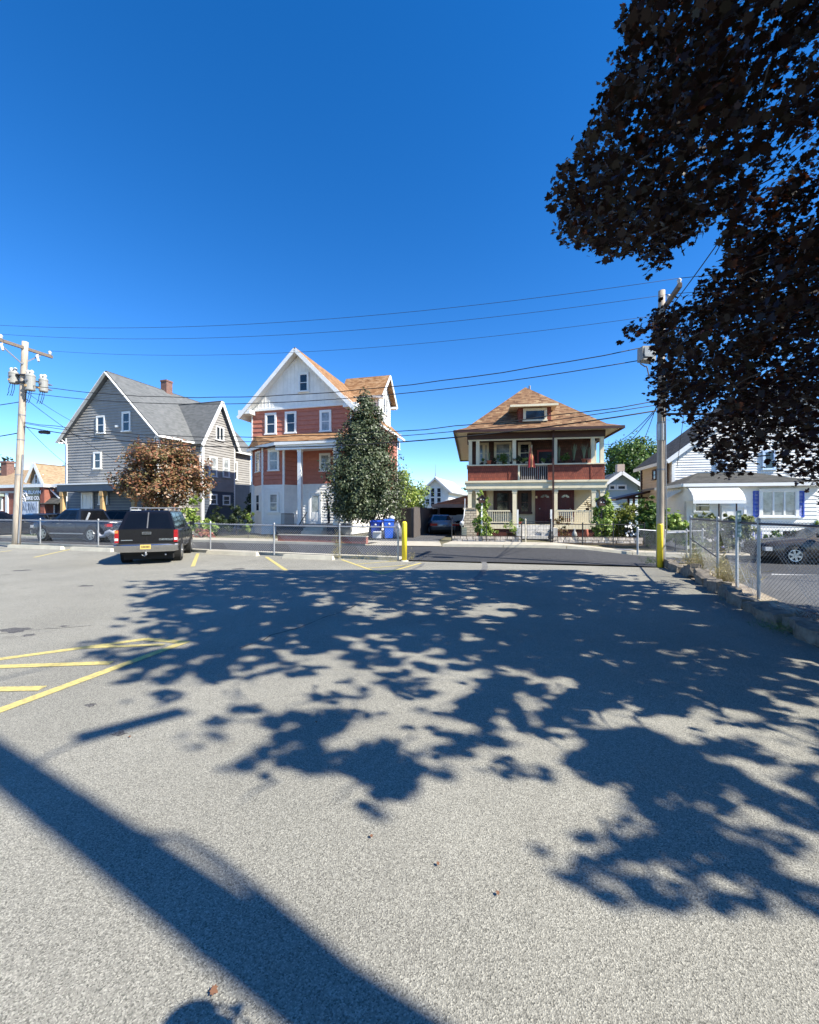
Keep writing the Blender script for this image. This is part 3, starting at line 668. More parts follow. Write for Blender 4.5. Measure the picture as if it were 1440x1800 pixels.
q = [(0, Z1), (DEP, Z1), (DEP, EZ), (0, EZ)]; lap(wl, RIGHT(W), q, .33, .034); polywall(wl, RIGHT(W), [(.15, Z1), (DEP, Z1), (DEP, EZ), (.15, EZ)]); polywall(wl, LEFT(0), [(.15, Z1), (DEP, Z1), (DEP, EZ), (.15, EZ)])
polywall(wl, BACK(DEP), [(0, 0), (W, 0), (W, EZ), (W / 2, PZ - .2), (0, EZ)])
wl.build('upper_wall', S_red, rt)
gb = MB(); q = [(-.1, G0), (W + .1, G0), (W + .1, EZ + .1), (W / 2, PZ - .15), (-.1, EZ + .1)]
polywall(gb, FRONT(-.12), q, .27); vertbat(gb, FRONT(-.12), [(-.1, G0 + .05), (W + .1, G0 + .05), (W + .1, EZ + .1), (W / 2, PZ - .35), (-.1, EZ + .1)], .3, .04, .014)
gb.build('gable', S_white, rt)
rf = MB(); sl = (PZ - EZ) / (W / 2); run = W / 2 + .65; ez = EZ - .65 * sl + .15; pz = PZ + .15
for sgn in (-1, 1):
    e = W / 2 + sgn * run; rf.slab([(e, -.75, ez), (e, DEP + .4, ez), (W / 2, DEP + .4, pz), (W / 2, -.75, pz)], .13)
rf.build('roof', R_tan, rt)
tr = MB()
for sgn in (-1, 1):
    e = W / 2 + sgn * run; tr.beam((e, -.79, ez - .19), (W / 2, -.79, pz - .19), .06, .27, up=(-sgn * sl, 0, 1))
    tr.beam((e - sgn * .02, -.75, ez - .1), (e - sgn * .02, DEP + .4, ez - .1), .14, .18)
    a, c = (e, -.7, ez - .2), (W / 2, -.7, pz - .2)
    tr.prism([(e, -.76, ez - .19), (e, DEP + .38, ez - .19), (W / 2, DEP + .38, pz - .19), (W / 2, -.76, pz - .19)], (0, 0, .03))   # raked soffit
    u0, u1 = (-.65, .35) if sgn < 0 else (W - .35, W + .65)
    tr.box(u0, u1, -.74, .0, G0 - .05, ez + .12)                       # eave return
tr.box(.35, W - .35, -.19, 0, G0 - .06, G0 + .1)
tr.M = FRONT(); tr.box(0, .1, 0, .06, 0, G0 - .05); tr.box(W - .1, W, 0, .06, 0, G0 - .05); tr.M = RIGHT(W); tr.box(DEP - .12, DEP, 0, .06, 0, EZ); tr.M = None
tr.build('trim', M_white, rt)
for (x0_, y0_, x1_, y1_) in ((470, 730, 484, 762), (505, 727.5, 519, 760), (566, 725, 580, 757)):
    pwin(H, FRONT(), x0_, y0_, x1_, y1_, trim=.14, glass=M_glassb if x0_ > 560 else None)
(a, t), (c, b_) = H.fp(528, 659, -.14), H.fp(541, 687, -.14); window(rt, FRONT(-.14), a, c, b_, t, trim=.12)
# two-storey bay (left) and open porch with lean-to roof
DB = -1.25; bz = H.fp(480, 786, DB)[1]; xb0 = H.fp(462, 850, DB)[0]; xb1 = H.fp(499, 850, DB)[0]; xw0 = .25
z1b = H.fp(480, 852, DB)[1]
pts = [(xw0, 0), (xb0, DB), (xb1, DB), (xb1 + .75, 0)]
bw = MB(); bl = MB()
for i in range(3):
    (ax, ay), (cx, cy_) = pts[i], pts[i + 1]; L = math.dist(pts[i], pts[i + 1]); M_ = ANG(ax, ay, cx, cy_)
    lap(bl, M_, [(0, 0), (L, 0), (L, z1b), (0, z1b)], .2, .025); lap(bw, M_, [(0, z1b), (L, z1b), (L, bz), (0, bz)], .33, .034)
bl.prism([(x, y * .99, 0) for x, y in pts], (0, 0, z1b)); bw.prism([(x, y * .99, z1b + .001) for x, y in pts], (0, 0, bz - z1b))
bl.build('bay_lower_wall', S_white, rt); bw.build('bay_upper_wall', S_red, rt)
MB_ = FRONT(DB)
for (x0_, y0_, x1_, y1_, g) in ((475, 794, 489, 826, M_glassb), (475.5, 869, 488.5, 899, M_glassb)):
    (a, t), (c, b_) = H.fp(x0_, y0_, DB), H.fp(x1_, y1_, DB); window(rt, MB_, a, c, b_, t, trim=.13, glass=g)
M_ = ANG(*pts[0], *pts[1]); L = math.dist(pts[0], pts[1])
window(rt, M_, L * .28, L * .72, H.fp(457, 829, DB / 2)[1], H.fp(457, 796, DB / 2)[1], trim=.1); window(rt, M_, L * .3, L * .7, H.fp(457, 898, DB / 2)[1], H.fp(457, 870, DB / 2)[1], trim=.1)
bt = MB()
for (x_, y_) in pts[1:3]: bt.box(x_ - .07, x_ + .07, y_ - .06, y_ + .05, 0, bz)
bt.build('bay_trim', M_white, rt)
PD = -2.3; zr = H.fp(520, 763, 0)[1]; ze = bz + .12; zf0 = .75
pr = MB(); xe = W + .1
pr.slab([(-.1, -.02, ze + .3), (.0, -.02, zr), (xe, -.02, zr), (xe, PD - .3, ze), (xb1 - .2, PD - .3 + .75, ze + .02), (xb0 - .3, DB - .35, ze + .02)], .1)
pr2 = MB()
pr2.add([(.3, -.02, zr), (xe, -.02, zr), (xe, PD - .3, ze), (xb1 + .1, PD - .3, ze), (xb0 - .1, DB - .4, ze), (-.2, -.3, ze),
         (.3, -.02, zr - .1), (xe, -.02, zr - .1), (xe, PD - .3, ze - .1), (xb1 + .1, PD - .3, ze - .1), (xb0 - .1, DB - .4, ze - .1), (-.2, -.3, ze - .1)],
        [(0, 5, 4), (0, 4, 3), (0, 3, 2, 1), (6, 7, 8, 9), (6, 9, 10), (6, 10, 11), (5, 11, 10, 4), (4, 10, 9, 3), (3, 9, 8, 2), (2, 8, 7, 1)])
pr2.build('porch_roof', R_tan, rt)
pt = MB(); pt.box(xb1 + .12, xe - .05, PD - .2, PD + .02, ze - .55, ze - .1); pt.box(xe - .27, xe - .05, PD, -.03, ze - .55, ze - .1)
pt.beam((xb0 - .1, DB - .38, ze - .13), (xb1 + .15, PD - .28, ze - .13), .08, .2); pt.beam((-.2, -.3, ze - .13), (xb0 - .1, DB - .38, ze - .13), .08, .2)
pt.beam((xb1 + .1, PD - .28, ze - .13), (xe, PD - .28, ze - .13), .08, .2)
pt.quad((xw0, -.03, ze - .3), (xb1, -.03, ze - .3), (xb1, PD, ze - .3), (xb0, DB, ze - .3)); pt.quad((xb1, -.03, ze - .3), (xe, -.03, ze - .3), (xe, PD, ze - .3), (xb1, PD, ze - .3))
pt.build('porch_beam', M_white, rt)
for px in (527.5, 591):
    u = H.fp(px, 850, PD + .1)[0]; p = MB(); p.box(u - .13, u + .13, PD - .02, PD + .24, zf0, ze - .55); p.box(u - .17, u + .17, PD - .05, PD + .27, zf0, zf0 + .2); p.box(u - .16, u + .16, PD - .045, PD + .26, ze - .7, ze - .552); p.build('porch_post', M_white, rt)
u = xe - .2; p = MB(); p.box(u - .13, u + .13, PD - .02, PD + .24, zf0, ze - .55); p.build('porch_post', M_white, rt)
fl = MB(); fl.box(xb1 + .02, xe, PD - .15, -.03, zf0 - .15, zf0); fl.build('porch_floor', mat('deck_grey', (.16, .16, .16), .7), rt)
sk_ = MB(); sk_.box(xb1 + .05, xe - .05, PD, PD + .08, 0, zf0 - .152); sk_.build('porch_skirt', mat('skirt_dark', (.05, .045, .04), .8), rt)
(a, t) = H.fp(549, 870, 0); door(rt, FRONT(), H.fp(547, 870)[0], H.fp(563, 870)[0], zf0, zf0 + 2.2, M_white, M_white, glass=M_glassb, trim=.14)
for (x0_, y0_, x1_, y1_, g) in ((510, 798, 523, 828, None), (565, 800, 579, 827, M_glassb), (511, 870, 522, 898, mat('amber_curtain', (.16, .07, .03), .3, .4, 8))):
    (a, t), (c, b_) = H.fp(x0_, y0_, 0), H.fp(x1_, y1_, 0); window(rt, FRONT(-.003), a, c, b_, t, trim=.12, glass=g)
rl = MB(); ra = H.fp(499, 905, PD)[0]; rb = H.fp(524, 905, PD)[0]; zt = H.fp(510, 903, PD)[1]
def baluster(mb, xa, xb, y, za, zb, n, r=.012, rail=.025, post=True):
    mb.box(xa, xb, y - rail, y + rail, zb - rail, zb + rail); mb.box(xa, xb, y - rail * .8, y + rail * .8, za, za + rail * 1.5)
    for k in range(n + 1):
        u = xa + (xb - xa) * k / n; mb.box(u - r, u + r, y - r, y + r, za, zb)
baluster(rl, ra, rb - .15, PD - .3, .15, max(zt, 1.3), 12); rl.build('railing', M_blackm, rt)
rl = MB(); rr = H.fp(540, 905, PD - .3)[0]; rl.beam((rb - .1, PD - .3, .25), (rr, PD - .3, 1.6), .04, .05)
for k in range(5): rl.box(rb + k * .18, rb + k * .18 + .02, PD - .31, PD - .29, .05, .45 + k * .26)
rl.build('railing', M_blackm, rt)
st = MB(); sa = H.fp(545, 920, PD)[0]
for k in range(4): st.box(sa - .1, sa + 1.3, PD - .15 - .28 * (4 - k), PD - .15, 0 if k == 0 else .19 * k, .19 * (k + 1) - .002)
st.build('porch_steps', M_conc, rt)
dp = MB(); dp.tube([(W + .09, DEP - .3, .1), (W + .09, DEP - .3, EZ - .4), (W + .5, DEP - .3, EZ - .1)], .045, 6); dp.build('downpipe', M_white, rt)
dp = MB(); dp.tube([(-.07, .1, .1), (-.07, .1, G0 - .3), (-.35, -.3, G0)], .045, 6); dp.build('downpipe', M_white, rt)
# house number on the door's glass
text_mesh('4000', 'house_number', M_black, rt, (H.fp(555, 872)[0], -.075, zf0 + 1.93), .17)
# side cross dormer on the right roof slope
XD = W - .30; yd0, yd1 = H.sp(665, 720, XD)[0], H.sp(686, 720, XD)[0]; print('dormer', yd0, yd1); dz = H.sp(675, 661, XD)[1]; de = H.sp(667, 690, XD)[1]
yc = (yd0 + yd1) / 2
dm = MB(); q = [(yd0, ez), (yd1, ez), (yd1, de), (yc, dz - .15), (yd0, de)]; polywall(dm, RIGHT(XD), q, .1); lap(dm, RIGHT(XD), q, .2, .02)
dm.box(W / 2 + .8, XD - .02, yd0, yd0 + .1, ez, de); dm.box(W / 2 + .8, XD - .02, yd1 - .1, yd1, ez, de); dm.build('dormer', S_white, rt)
dr = MB(); dsl = (dz - de) / (yc - yd0)
for sgn in (-1, 1):
    yy = yc + sgn * ((yd1 - yd0) / 2 + .5); dr.slab([(XD + .55, yy, de - .5 * dsl + .1), (XD + .55, yc, dz + .1), (W / 2, yc, dz + .1), (W / 2 + .3, yy, de - .5 * dsl + .1)], .1)
dr.build('dormer_roof', R_tan, rt)
dt_ = MB()
for sgn in (-1, 1):
    yy = yc + sgn * ((yd1 - yd0) / 2 + .5); dt_.beam((XD + .58, yy, de - .5 * dsl - .03), (XD + .58, yc, dz - .03), .06, .24, up=(0, -sgn * dsl, 1))
    dt_.box(XD, XD + .55, min(yy, yy - sgn * .5), max(yy, yy - sgn * .5), de - .5 * dsl - .14, de - .5 * dsl + .05)
dt_.beam((W / 2 + 1, yd0 - .48, de - .5 * dsl), (XD + .56, yd0 - .48, de - .5 * dsl), .05, .16)
dt_.build('dormer_trim', M_white, rt)
for k in (-.55, .25): window(rt, RIGHT(XD), yc + k, yc + k + .45, de - 1.55, de - .15, trim=.08)
pwin(H, RIGHT(W), 697, 775, 701, 790, side=W, trim=.1)

# ---------------------------------------------------------------- porch house (right of centre)
FX0, FW = 3.66, 8.25
H = House('porch_house', 'two-storey house with stacked cream porches, red shingled parapet and hipped brown roof', 'house', (11.9 - .989 * FW, 25 + .15 * FW), -8.6)
rt = H.root; W = FW; PD = 2.0; DEP = 13.0      # facade plane of the porches is y=0, house wall at y=PD
zfl = .82; zb1 = H.fp(945, 859)[1]; zdeck = H.fp(945, 847)[1]; zpar = H.fp(945, 816)[1]; zb2 = H.fp(945, 770)[1]; zsof = H.fp(945, 760)[1] + .05
wl = MB(); q = [(.15, zfl), (W - .15, zfl), (W - .15, zb1 + .2), (.15, zb1 + .2)]; polywall(wl, FRONT(PD), q); lap(wl, FRONT(PD), q, .13, .02)
polywall(wl, RIGHT(W - .15), [(PD + .15, 0), (DEP, 0), (DEP, zdeck), (PD + .15, zdeck)]); polywall(wl, LEFT(.15), [(PD + .15, 0), (DEP, 0), (DEP, zdeck), (PD + .15, zdeck)]); lap(wl, RIGHT(W - .15), [(PD, 0), (DEP, 0), (DEP, zdeck), (PD, zdeck)], .13, .02)
lap(wl, LEFT(.15), [(PD, 0), (DEP, 0), (DEP, zdeck), (PD, zdeck)], .13, .02)
wl.build('lower_wall', S_cream, rt)
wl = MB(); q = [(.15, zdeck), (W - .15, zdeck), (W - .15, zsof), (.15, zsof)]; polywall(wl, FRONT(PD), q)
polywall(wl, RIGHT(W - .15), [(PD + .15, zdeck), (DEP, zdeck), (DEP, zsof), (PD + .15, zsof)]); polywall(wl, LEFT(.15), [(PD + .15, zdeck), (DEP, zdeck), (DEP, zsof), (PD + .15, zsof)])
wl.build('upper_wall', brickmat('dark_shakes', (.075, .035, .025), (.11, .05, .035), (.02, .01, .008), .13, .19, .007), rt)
# floors and ceilings
f = MB(); f.box(0, W, 0, PD, zfl - .12, zfl); f.build('porch_floor', mat('deck_brown', (.20, .17, .13), .7), rt)
f = MB(); f.box(.05, W - .05, .05, PD, zdeck - .1, zdeck + .05); f.build('upper_deck', S_cream, rt)
f = MB(); f.box(-.12, W + .12, -.12, .16, zb1 + .02, zdeck - .03); f.box(-.2, W + .2, -.2, .16, zdeck - .03, zdeck + .09)
f.box(W - .16, W + .12, .16, PD, zb1 + .02, zdeck - .03); f.box(-.12, .16, .16, PD, zb1 + .02, zdeck - .03); f.box(-.06, W + .06, -.06, .1, zb1 - .09, zb1 + .02)
f.box(W - .1, W + .2, .16, PD, zdeck - .03, zdeck + .09); f.box(-.2, .1, .16, PD, zdeck - .03, zdeck + .09)
f.build('lower_beam', S_cream, rt)
f = MB(); f.box(-.05, W + .05, -.05, .14, zb2, zsof); f.box(W - .14, W + .05, .14, PD, zb2, zsof); f.box(-.05, .14, .14, PD, zb2, zsof); f.build('upper_beam', D_brown, rt)
f = MB(); f.box(0, W, .02, .12, zb2 - .09, zb2 - .002); f.build('upper_beam_trim', S_cream, rt)
OV = .85
f = MB(); f.quad((-OV, -OV, zsof + .01), (W + OV, -OV, zsof + .01), (W + OV, DEP + OV, zsof + .01), (-OV, DEP + OV, zsof + .01)); f.build('soffit', S_cream, rt)
# roof: low flared skirt then hip to a short ridge
ZP = H.fp(945, 685, PD + 3.2)[1]; ra_, rb_ = (W / 2, W / 2 + .03), None
yR0, yR1 = W / 2 + .3, DEP - W / 2
e0 = [(-OV, -OV), (W + OV, -OV), (W + OV, DEP + OV), (-OV, DEP + OV)]; ins = .75; zsk = zsof + .36
e1 = [(-OV + ins, -OV + ins), (W + OV - ins, -OV + ins), (W + OV - ins, DEP + OV - ins), (-OV + ins, DEP + OV - ins)]
rf = MB(); v = [(x, y, zsof + .06) for x, y in e0] + [(x, y, zsk) for x, y in e1] + [(W / 2, yR0, ZP), (W / 2, yR1, ZP)]
rf.add(v, [(0, 1, 5, 4), (1, 2, 6, 5), (2, 3, 7, 6), (3, 0, 4, 7), (4, 5, 8), (5, 6, 9, 8), (6, 7, 9), (7, 4, 8, 9)])
rf.build('roof', R_red, rt)
f = MB()
for i in range(4):
    (ax, ay), (cx, cy_) = e0[i], e0[(i + 1) % 4]; f.beam((ax, ay, zsof - .01), (cx, cy_, zsof - .01), .09, .16)
f.build('gutter', D_brown, rt)
f = MB(); f.cyl((W / 2 + .35, yR0 + .3, ZP - .1), .08, .28, 8); f.build('roof_vent', M_galvd, rt)
# dormer
DY = .3
da, dtp = H.fp(911.5, 717, DY); dc, dbt = H.fp(969, 749, DY)
f = MB(); f.box(da, dc, DY, DY + 3.4, dbt - .5, dtp + .1); f.build('dormer', B_shake, rt)
(a, t), (c, b_) = H.fp(923.5, 722, DY), H.fp(957.5, 738, DY); window(rt, FRONT(DY), a, c, b_, t, mid=False, tm=S_cream, trim=.13)
ea, et = H.fp(897, 712, DY - .55); ec, _ = H.fp(982, 712, DY - .55); mid_ = (ea + ec) / 2
f = MB(); zz = et; top = et + 1.25
f.add([(ea, DY - .55, zz), (ec, DY - .55, zz), (ec, DY + 3, zz), (ea, DY + 3, zz), (mid_, DY + 1.1, top), (mid_, DY + 3, top)], [(0, 1, 4), (1, 2, 5, 4), (3, 0, 4, 5)]); f.build('dormer_roof', R_red, rt)
f = MB(); f.box(ea, ec, DY - .58, DY - .5, zz - .12, zz + .01); f.box(ea, ec, DY - .5, DY + 2.6, zz - .06, zz - .01); f.build('dormer_eave', S_cream, rt)
# posts
lp = [826, 840, 904.5, 976, 1043, 1058]; up = [827, 840, 904, 976, 1042, 1058]
for px in lp:
    u = H.fp(px, 900, .1)[0]; p = MB(); w_ = .12
    p.box(u - w_, u + w_, -.02, .22, zfl, zb1 - .09); p.box(u - w_ - .03, u + w_ + .03, -.04, .24, zb1 - .25, zb1 - .092); p.build('porch_post', S_cream, rt)
for px in up:
    u = H.fp(px, 800, .1)[0]; p = MB(); p.box(u - .11, u + .11, .01, .21, zpar, zb2 - .09); p.build('porch_post', S_cream, rt)
for px in (851, 1045):
    u = H.fp(px, 900, PD - .1)[0]; p = MB(); p.box(u - .1, u + .1, PD - .2, PD - .03, zdeck + .1, zb2); p.build('porch_post', S_cream, rt)
# red shingled parapet with opening for the balcony rail
xo0, xo1 = H.fp(914, 830)[0], H.fp(963, 830)[0]
f = MB(); f.box(-.02, xo0, -.03, .12, zdeck + .09, zpar - .05); f.box(xo1, W + .02, -.03, .12, zdeck + .09, zpar - .05)
f.box(-.02, .12, .12, PD, zdeck + .09, zpar - .05); f.box(W - .12, W + .02, .12, PD, zdeck + .09, zpar - .05)
for px in (894, 1038): u = H.fp(px, 830)[0]; f.box(u, u + .05, -.06, .0, zdeck + .09, zpar - .052)
f.build('parapet', B_shake, rt)
f = MB(); f.box(-.08, W + .08, -.1, .2, zpar - .05, zpar + .03); f.box(W - .16, W + .08, .2, PD, zpar - .05, zpar + .03); f.box(-.08, .16, .2, PD, zpar - .05, zpar + .03)
f.box(xo0 - .12, xo0, -.05, .12, zdeck + .09, zpar - .05); f.build('parapet_cap', S_cream, rt)
f = MB(); baluster(f, xo0, xo1, .06, zdeck + .12, zpar - .1, 14, r=.018); f.build('railing', mat('rail_greyed', (.30, .28, .27), .6), rt)
# lower railings, square balusters
for (pa, pb) in ((858, 897), (978, 1040)):
    a = H.fp(pa, 910)[0]; c = H.fp(pb, 910)[0]; f = MB(); baluster(f, a, c, .06, zfl + .1, zfl + .85, 10 if pa < 900 else 17, r=.02, rail=.04); f.build('railing', S_cream, rt)
f = MB(); baluster(f, H.fp(842, 910)[0], H.fp(855, 910)[0], .06, zfl + .1, zfl + .85, 4, r=.02, rail=.04); f.build('railing', S_cream, rt)
# base: skirt boards, lattice, stone pier
f = MB(); f.box(-.05, W + .05, -.06, .06, zfl - .28, zfl - .001); f.build('skirt_board', S_cream, rt)
La = MB(); xs0, xs1 = H.fp(909, 930)[0], H.fp(970, 930)[0]
dkr = mat('lattice_red', (.16, .05, .035), .8)
for (a, c) in ((.5, xs0 - .1), (xs1 + .1, W - .5)):
    n = int((c - a) / .13)
    for s in (1, -1):
        for k in range(-5, n + 1):
            u0 = a + k * .13; u1 = u0 + .55; 
            aa, bb = max(a, u0), min(c, u1)
            if bb <= aa: continue
            g_ = lambda u: (.02 + .52 * (u - u0) / .55) if s == 1 else (.54 - .52 * (u - u0) / .55)
            La.beam((aa, .03 + .01 * s, g_(aa)), (bb, .03 + .01 * s, g_(bb)), .01, .045, up=(0, 0, 1))
La.build('lattice', dkr, rt)
f = MB(); f.box(.3, xs0 - .02, .25, .35, -.1, zfl - .3); f.box(xs1, W - .3, .25, .35, -.1, zfl - .3); f.build('crawlspace_shade', mat('dark_void', (.02, .015, .012), .9), rt)  # near-black sheets stand in for the shade under the porch floor
f = MB(); f.box(-.25, .55, -.14, .5, -.1, zfl + .95); f.box(-.3, .6, -.18, .55, zfl + .95, zfl + 1.05); f.build('stone_pier', B_stone, rt)
f = MB(); f.box(W - .35, W + .15, -.1, .5, -.1, zfl - .3); f.build('stone_pier', B_stone, rt)
# steps
f = MB(); ns = 4; tread = .29
for k in range(ns): f.box(xs0 + .15, xs1 - .15, -.08 - tread * (ns - k), -.08, .0 if k == 0 else zfl / ns * k - .02, zfl / ns * (k + 1) - .02)
f.box(xs0 - .1, xs0 + .14, -.1 - tread * ns, -.08, 0, zfl * .8); f.box(xs1 - .14, xs1 + .1, -.1 - tread * ns, -.08, 0, zfl * .8); f.build('porch_steps', mat('step_white', (.5, .48, .44), .8, .2, 6), rt)
for px in (910, 969):
    u = H.fp(px, 910, -1.2)[0]; f = MB(); f.box(u - .05, u + .05, -1.25, -1.15, 0, 1.75); f.build('newel_post', M_white, rt)
# doors and windows, ground floor
a, c = H.fp(946, 900, PD)[0], H.fp(969, 900, PD)[0]; door(rt, FRONT(PD - .01), a, c, zfl + .03, zfl + 2.08, D_maroon, D_maroon, fan=True, trim=.2, knob='l')
a, c = H.fp(983, 900, PD)[0], H.fp(1004, 900, PD)[0]; door(rt, FRONT(PD - .01), a, c, zfl + .03, zfl + 2.08, D_maroon, D_maroon, fan=True, trim=.17)
for u in (H.fp(942.5, 900, PD)[0],): f = MB(); f.box(u - .06, u + .06, PD - .14, PD - .08, zfl + 1.7, zfl + 1.85); f.build('door_plate', S_cream, rt)
for (x0_, y0_, x1_, y1_, g) in ((873, 866, 895, 898, None), (915.5, 866, 929, 900, None)):
    (a, t), (c, b_) = H.fp(x0_, y0_, PD), H.fp(x1_, y1_, PD); window(rt, FRONT(PD - .01), a, c, b_, t, tm=D_brown, trim=.2, glass=g)
f = MB(); u = H.fp(862, 880, PD)[0]; f.box(u - .18, u + .18, PD - .12, PD - .02, zfl, zb1); u = H.fp(853, 880, PD)[0]; f.build('pilaster', S_cream, rt)
f = MB(); f.box(H.fp(840, 880, PD)[0], H.fp(855, 880, PD)[0], PD - .09, PD - .02, zfl + .9, zb1); f.build('brick_panel', B_chim, rt)
# upper floor
for (x0_, y0_, x1_, y1_, g) in ((872, 781, 896, 813, M_glassb), (914, 781, 930, 812, None), (843, 782, 856, 812, M_glassb)):
    (a, t), (c, b_) = H.fp(x0_, y0_, PD), H.fp(x1_, y1_, PD); window(rt, FRONT(PD - .01), a, c, b_, t, tm=S_cream, trim=.13, glass=g)
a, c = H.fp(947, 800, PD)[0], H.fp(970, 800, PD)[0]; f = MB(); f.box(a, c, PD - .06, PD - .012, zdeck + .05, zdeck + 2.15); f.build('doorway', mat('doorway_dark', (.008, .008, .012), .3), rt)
f = MB(); f.box(a - .1, a, PD - .09, PD - .01, zdeck + .05, zdeck + 2.15); f.box(c, c + .1, PD - .09, PD - .01, zdeck + .05, zdeck + 2.15); f.box(a - .1, c + .1, PD - .092, PD - .01, zdeck + 2.15, zdeck + 2.27); f.build('door_frame', mat('door_red', (.30, .04, .03), .5), rt)
# downpipe in front of the porches
f = MB(); u = H.fp(972, 800, -.15)[0]; f.box(u - .05, u + .05, -.32, -.23, .3, zsof - .05); f.beam((u, -.28, zsof - .05), (u, -OV, zsof), .09, .09); f.build('downpipe', D_brown, rt)
PH = H

# flag on a staff at the balcony
u, z = H.fp(936, 795, -.5)
t = thing('flag', 'red and orange flag hanging from a staff at the balcony of the porch house', 'flag', H.wpt(u, -.1, zpar + .1), H.a)
f = MB(); f.tube([(0, 0.1, -.1), (-.02, -.35, 1.05)], .018, 6); f.build('staff', S_cream, t)
f = MB(); n = 12; vs = []
for i in range(n + 1):
    for j in range(7):
        s_ = i / n; w_ = .06 + .30 * s_ ** .8; k = (j / 6 - .5)
        vs.append((-.08 + k * w_ * 1.25 + .05 * s_, -.3 + .055 * math.sin(j * 2.3 + i * .25) * (.4 + s_), .92 - 1.22 * s_ - .14 * abs(k) * s_))
f.add(vs, [(i * 7 + j, i * 7 + j + 1, (i + 1) * 7 + j + 1, (i + 1) * 7 + j) for i in range(n) for j in range(6)])
m_, t_, b_ = nt('flag_cloth'); tcf = t_.nodes.new('ShaderNodeTexCoord'); spf = t_.nodes.new('ShaderNodeSeparateXYZ'); t_.links.new(tcf.outputs['Generated'], spf.inputs[0])
crf = t_.nodes.new('ShaderNodeValToRGB'); crf.color_ramp.interpolation = 'CONSTANT'; els = crf.color_ramp.elements
for k_, (p_, c_) in enumerate([(0, (.45, .02, .03)), (.3, (.55, .16, .07)), (.5, (.62, .36, .14)), (.62, (.52, .11, .06)), (.8, (.55, .05, .06))]):
    if k_ > 1: els.new(p_)
    els[k_].position = p_; els[k_].color = (*c_, 1)
t_.links.new(spf.outputs[0], crf.inputs[0]); t_.links.new(crf.outputs[0], b_.inputs['Base Color'])
o = f.build('cloth', m_, t, smooth=True)

# ---------------------------------------------------------------- white house on the right
H = House('white_house', 'white clapboard house with low front addition and awning, partly behind the maple', 'house', (13.35, 24.2), -11.0, -.38)
rt = H.root; W2 = 9.0
xA0 = H.fp(1207, 900, -2.2)[0]; xA1 = H.fp(1437, 900, -2.2)[0]
# main gabled body
x0, x1 = H.fp(1184, 850, 1.0)[0], 15.5; ez = H.fp(1184, 800, 1.0)[1]; cx = (x0 + x1) / 2 - 1.5; pz = ez + (cx - x0) * .78
wl = MB(); q = [(x0, 0), (x1, 0), (x1, ez), (cx, pz), (x0, ez)]; polywall(wl, FRONT(1.0), q); lap(wl, FRONT(1.0), q, .15, .02)
yb = H.sp(1129, 830, x0)[0]; q = [(1.15, 0), (yb, 0), (yb, ez), (1.15, ez)]; polywall(wl, RIGHT(x1), q); wl.build('front_wall', S_white, rt)
wl = MB(); polywall(wl, LEFT(x0), q); lap(wl, LEFT(x0), q, .2, .02); wl.build('side_wall', S_tan, rt)
rf = MB(); rf.slab([(x0 - .5, .6, ez - .5 * .78 + .1), (x0 - .5, yb + .3, ez - .5 * .78 + .1), (cx, yb + .3, pz + .1), (cx, .6, pz + .1)], .12); rf.slab([(x1 + .5, .6, ez - .3), (x1 + .5, yb + .3, ez - .3), (cx, yb + .3, pz + .1), (cx, .6, pz + .1)], .12); rf.build('roof', R_char, rt)
f = MB(); f.beam((x0 - .5, .58, ez - .5 * .78 - .05), (cx, .58, pz - .05), .05, .25, up=(-.78, 0, 1)); f.box(x0 - .5, x0 - .42, .6, yb + .3, ez - .5 * .78 - .12, ez - .5 * .78 + .08); f.box(x0 - .1, x0 + .05, .93, 1.1, 0, ez - .1); f.build('trim', M_white, rt)
(a, t), (c, b_) = H.fp(1262, 812, 1), H.fp(1275, 845, 1); window(rt, FRONT(1.0), a, c, b_ , t, tm=mat('trim_paleblue', (.55, .68, .85), .5))
(a, t), (c, b_) = H.fp(1343, 795, 1), H.fp(1359, 824, 1); window(rt, FRONT(1.0), a, c, b_, t, tm=MATS['trim_paleblue'])
zb_ = H.sp(1160, 858, x0)[1]; f = MB(); f.box(x0 - .1, x0, 1.0, yb, zb_ - .06, zb_ + .06); f.box(x0 - .12, x0, yb - .12, yb + .02, 0, ez - .1); f.tube([(x0 - .12, 1.5, 0), (x0 - .12, 1.5, ez - .3)], .05, 6); f.build('side_trim', D_brown, rt)
for (a_, b2_, c_, d_) in ((1150, 828, 1155, 842), (1144, 883, 1149, 897), (1172, 858, 1176, 866)): pwin(H, LEFT(x0), a_, b2_, c_, d_, side=x0, trim=.08, tm=D_brown)
SX0, SYB = x0, yb
# addition
AD = -2.2; zt = H.fp(1300, 851, AD)[1]
wl = MB(); q = [(xA0, 0), (xA1, 0), (xA1, zt), (xA0, zt)]; polywall(wl, FRONT(AD), q); lap(wl, FRONT(AD), q, .2, .012)
q = [(AD + .15, 0), (.98, 0), (.98, zt), (AD + .15, zt)]; lap(wl, LEFT(xA0), q, .2, .012); polywall(wl, LEFT(xA0), q); polywall(wl, RIGHT(xA1), q); wl.build('addition_wall', S_white, rt)
zr = H.fp(1300, 830, 1.0)[1]
rf = MB(); a0, a1 = xA0 - .35, xA1 + .35
rf.add([(a0, AD - .4, zt), (a1, AD - .4, zt), (a1, 1.0, zt), (a0, 1.0, zt), (a0 + 2.3, .97, zr), (a1 - 1.6, .97, zr)], [(0, 1, 5, 4), (0, 4, 3), (1, 2, 5), (3, 2, 1, 0)])
rf.build('addition_roof', R_char, rt)
f = MB(); f.box(a0, a1, AD - .48, AD - .38, zt - .13, zt + .03); f.box(a0 - .05, a0 + .04, AD - .38, .97, zt - .13, zt + .03); f.build('gutter', M_white, rt)
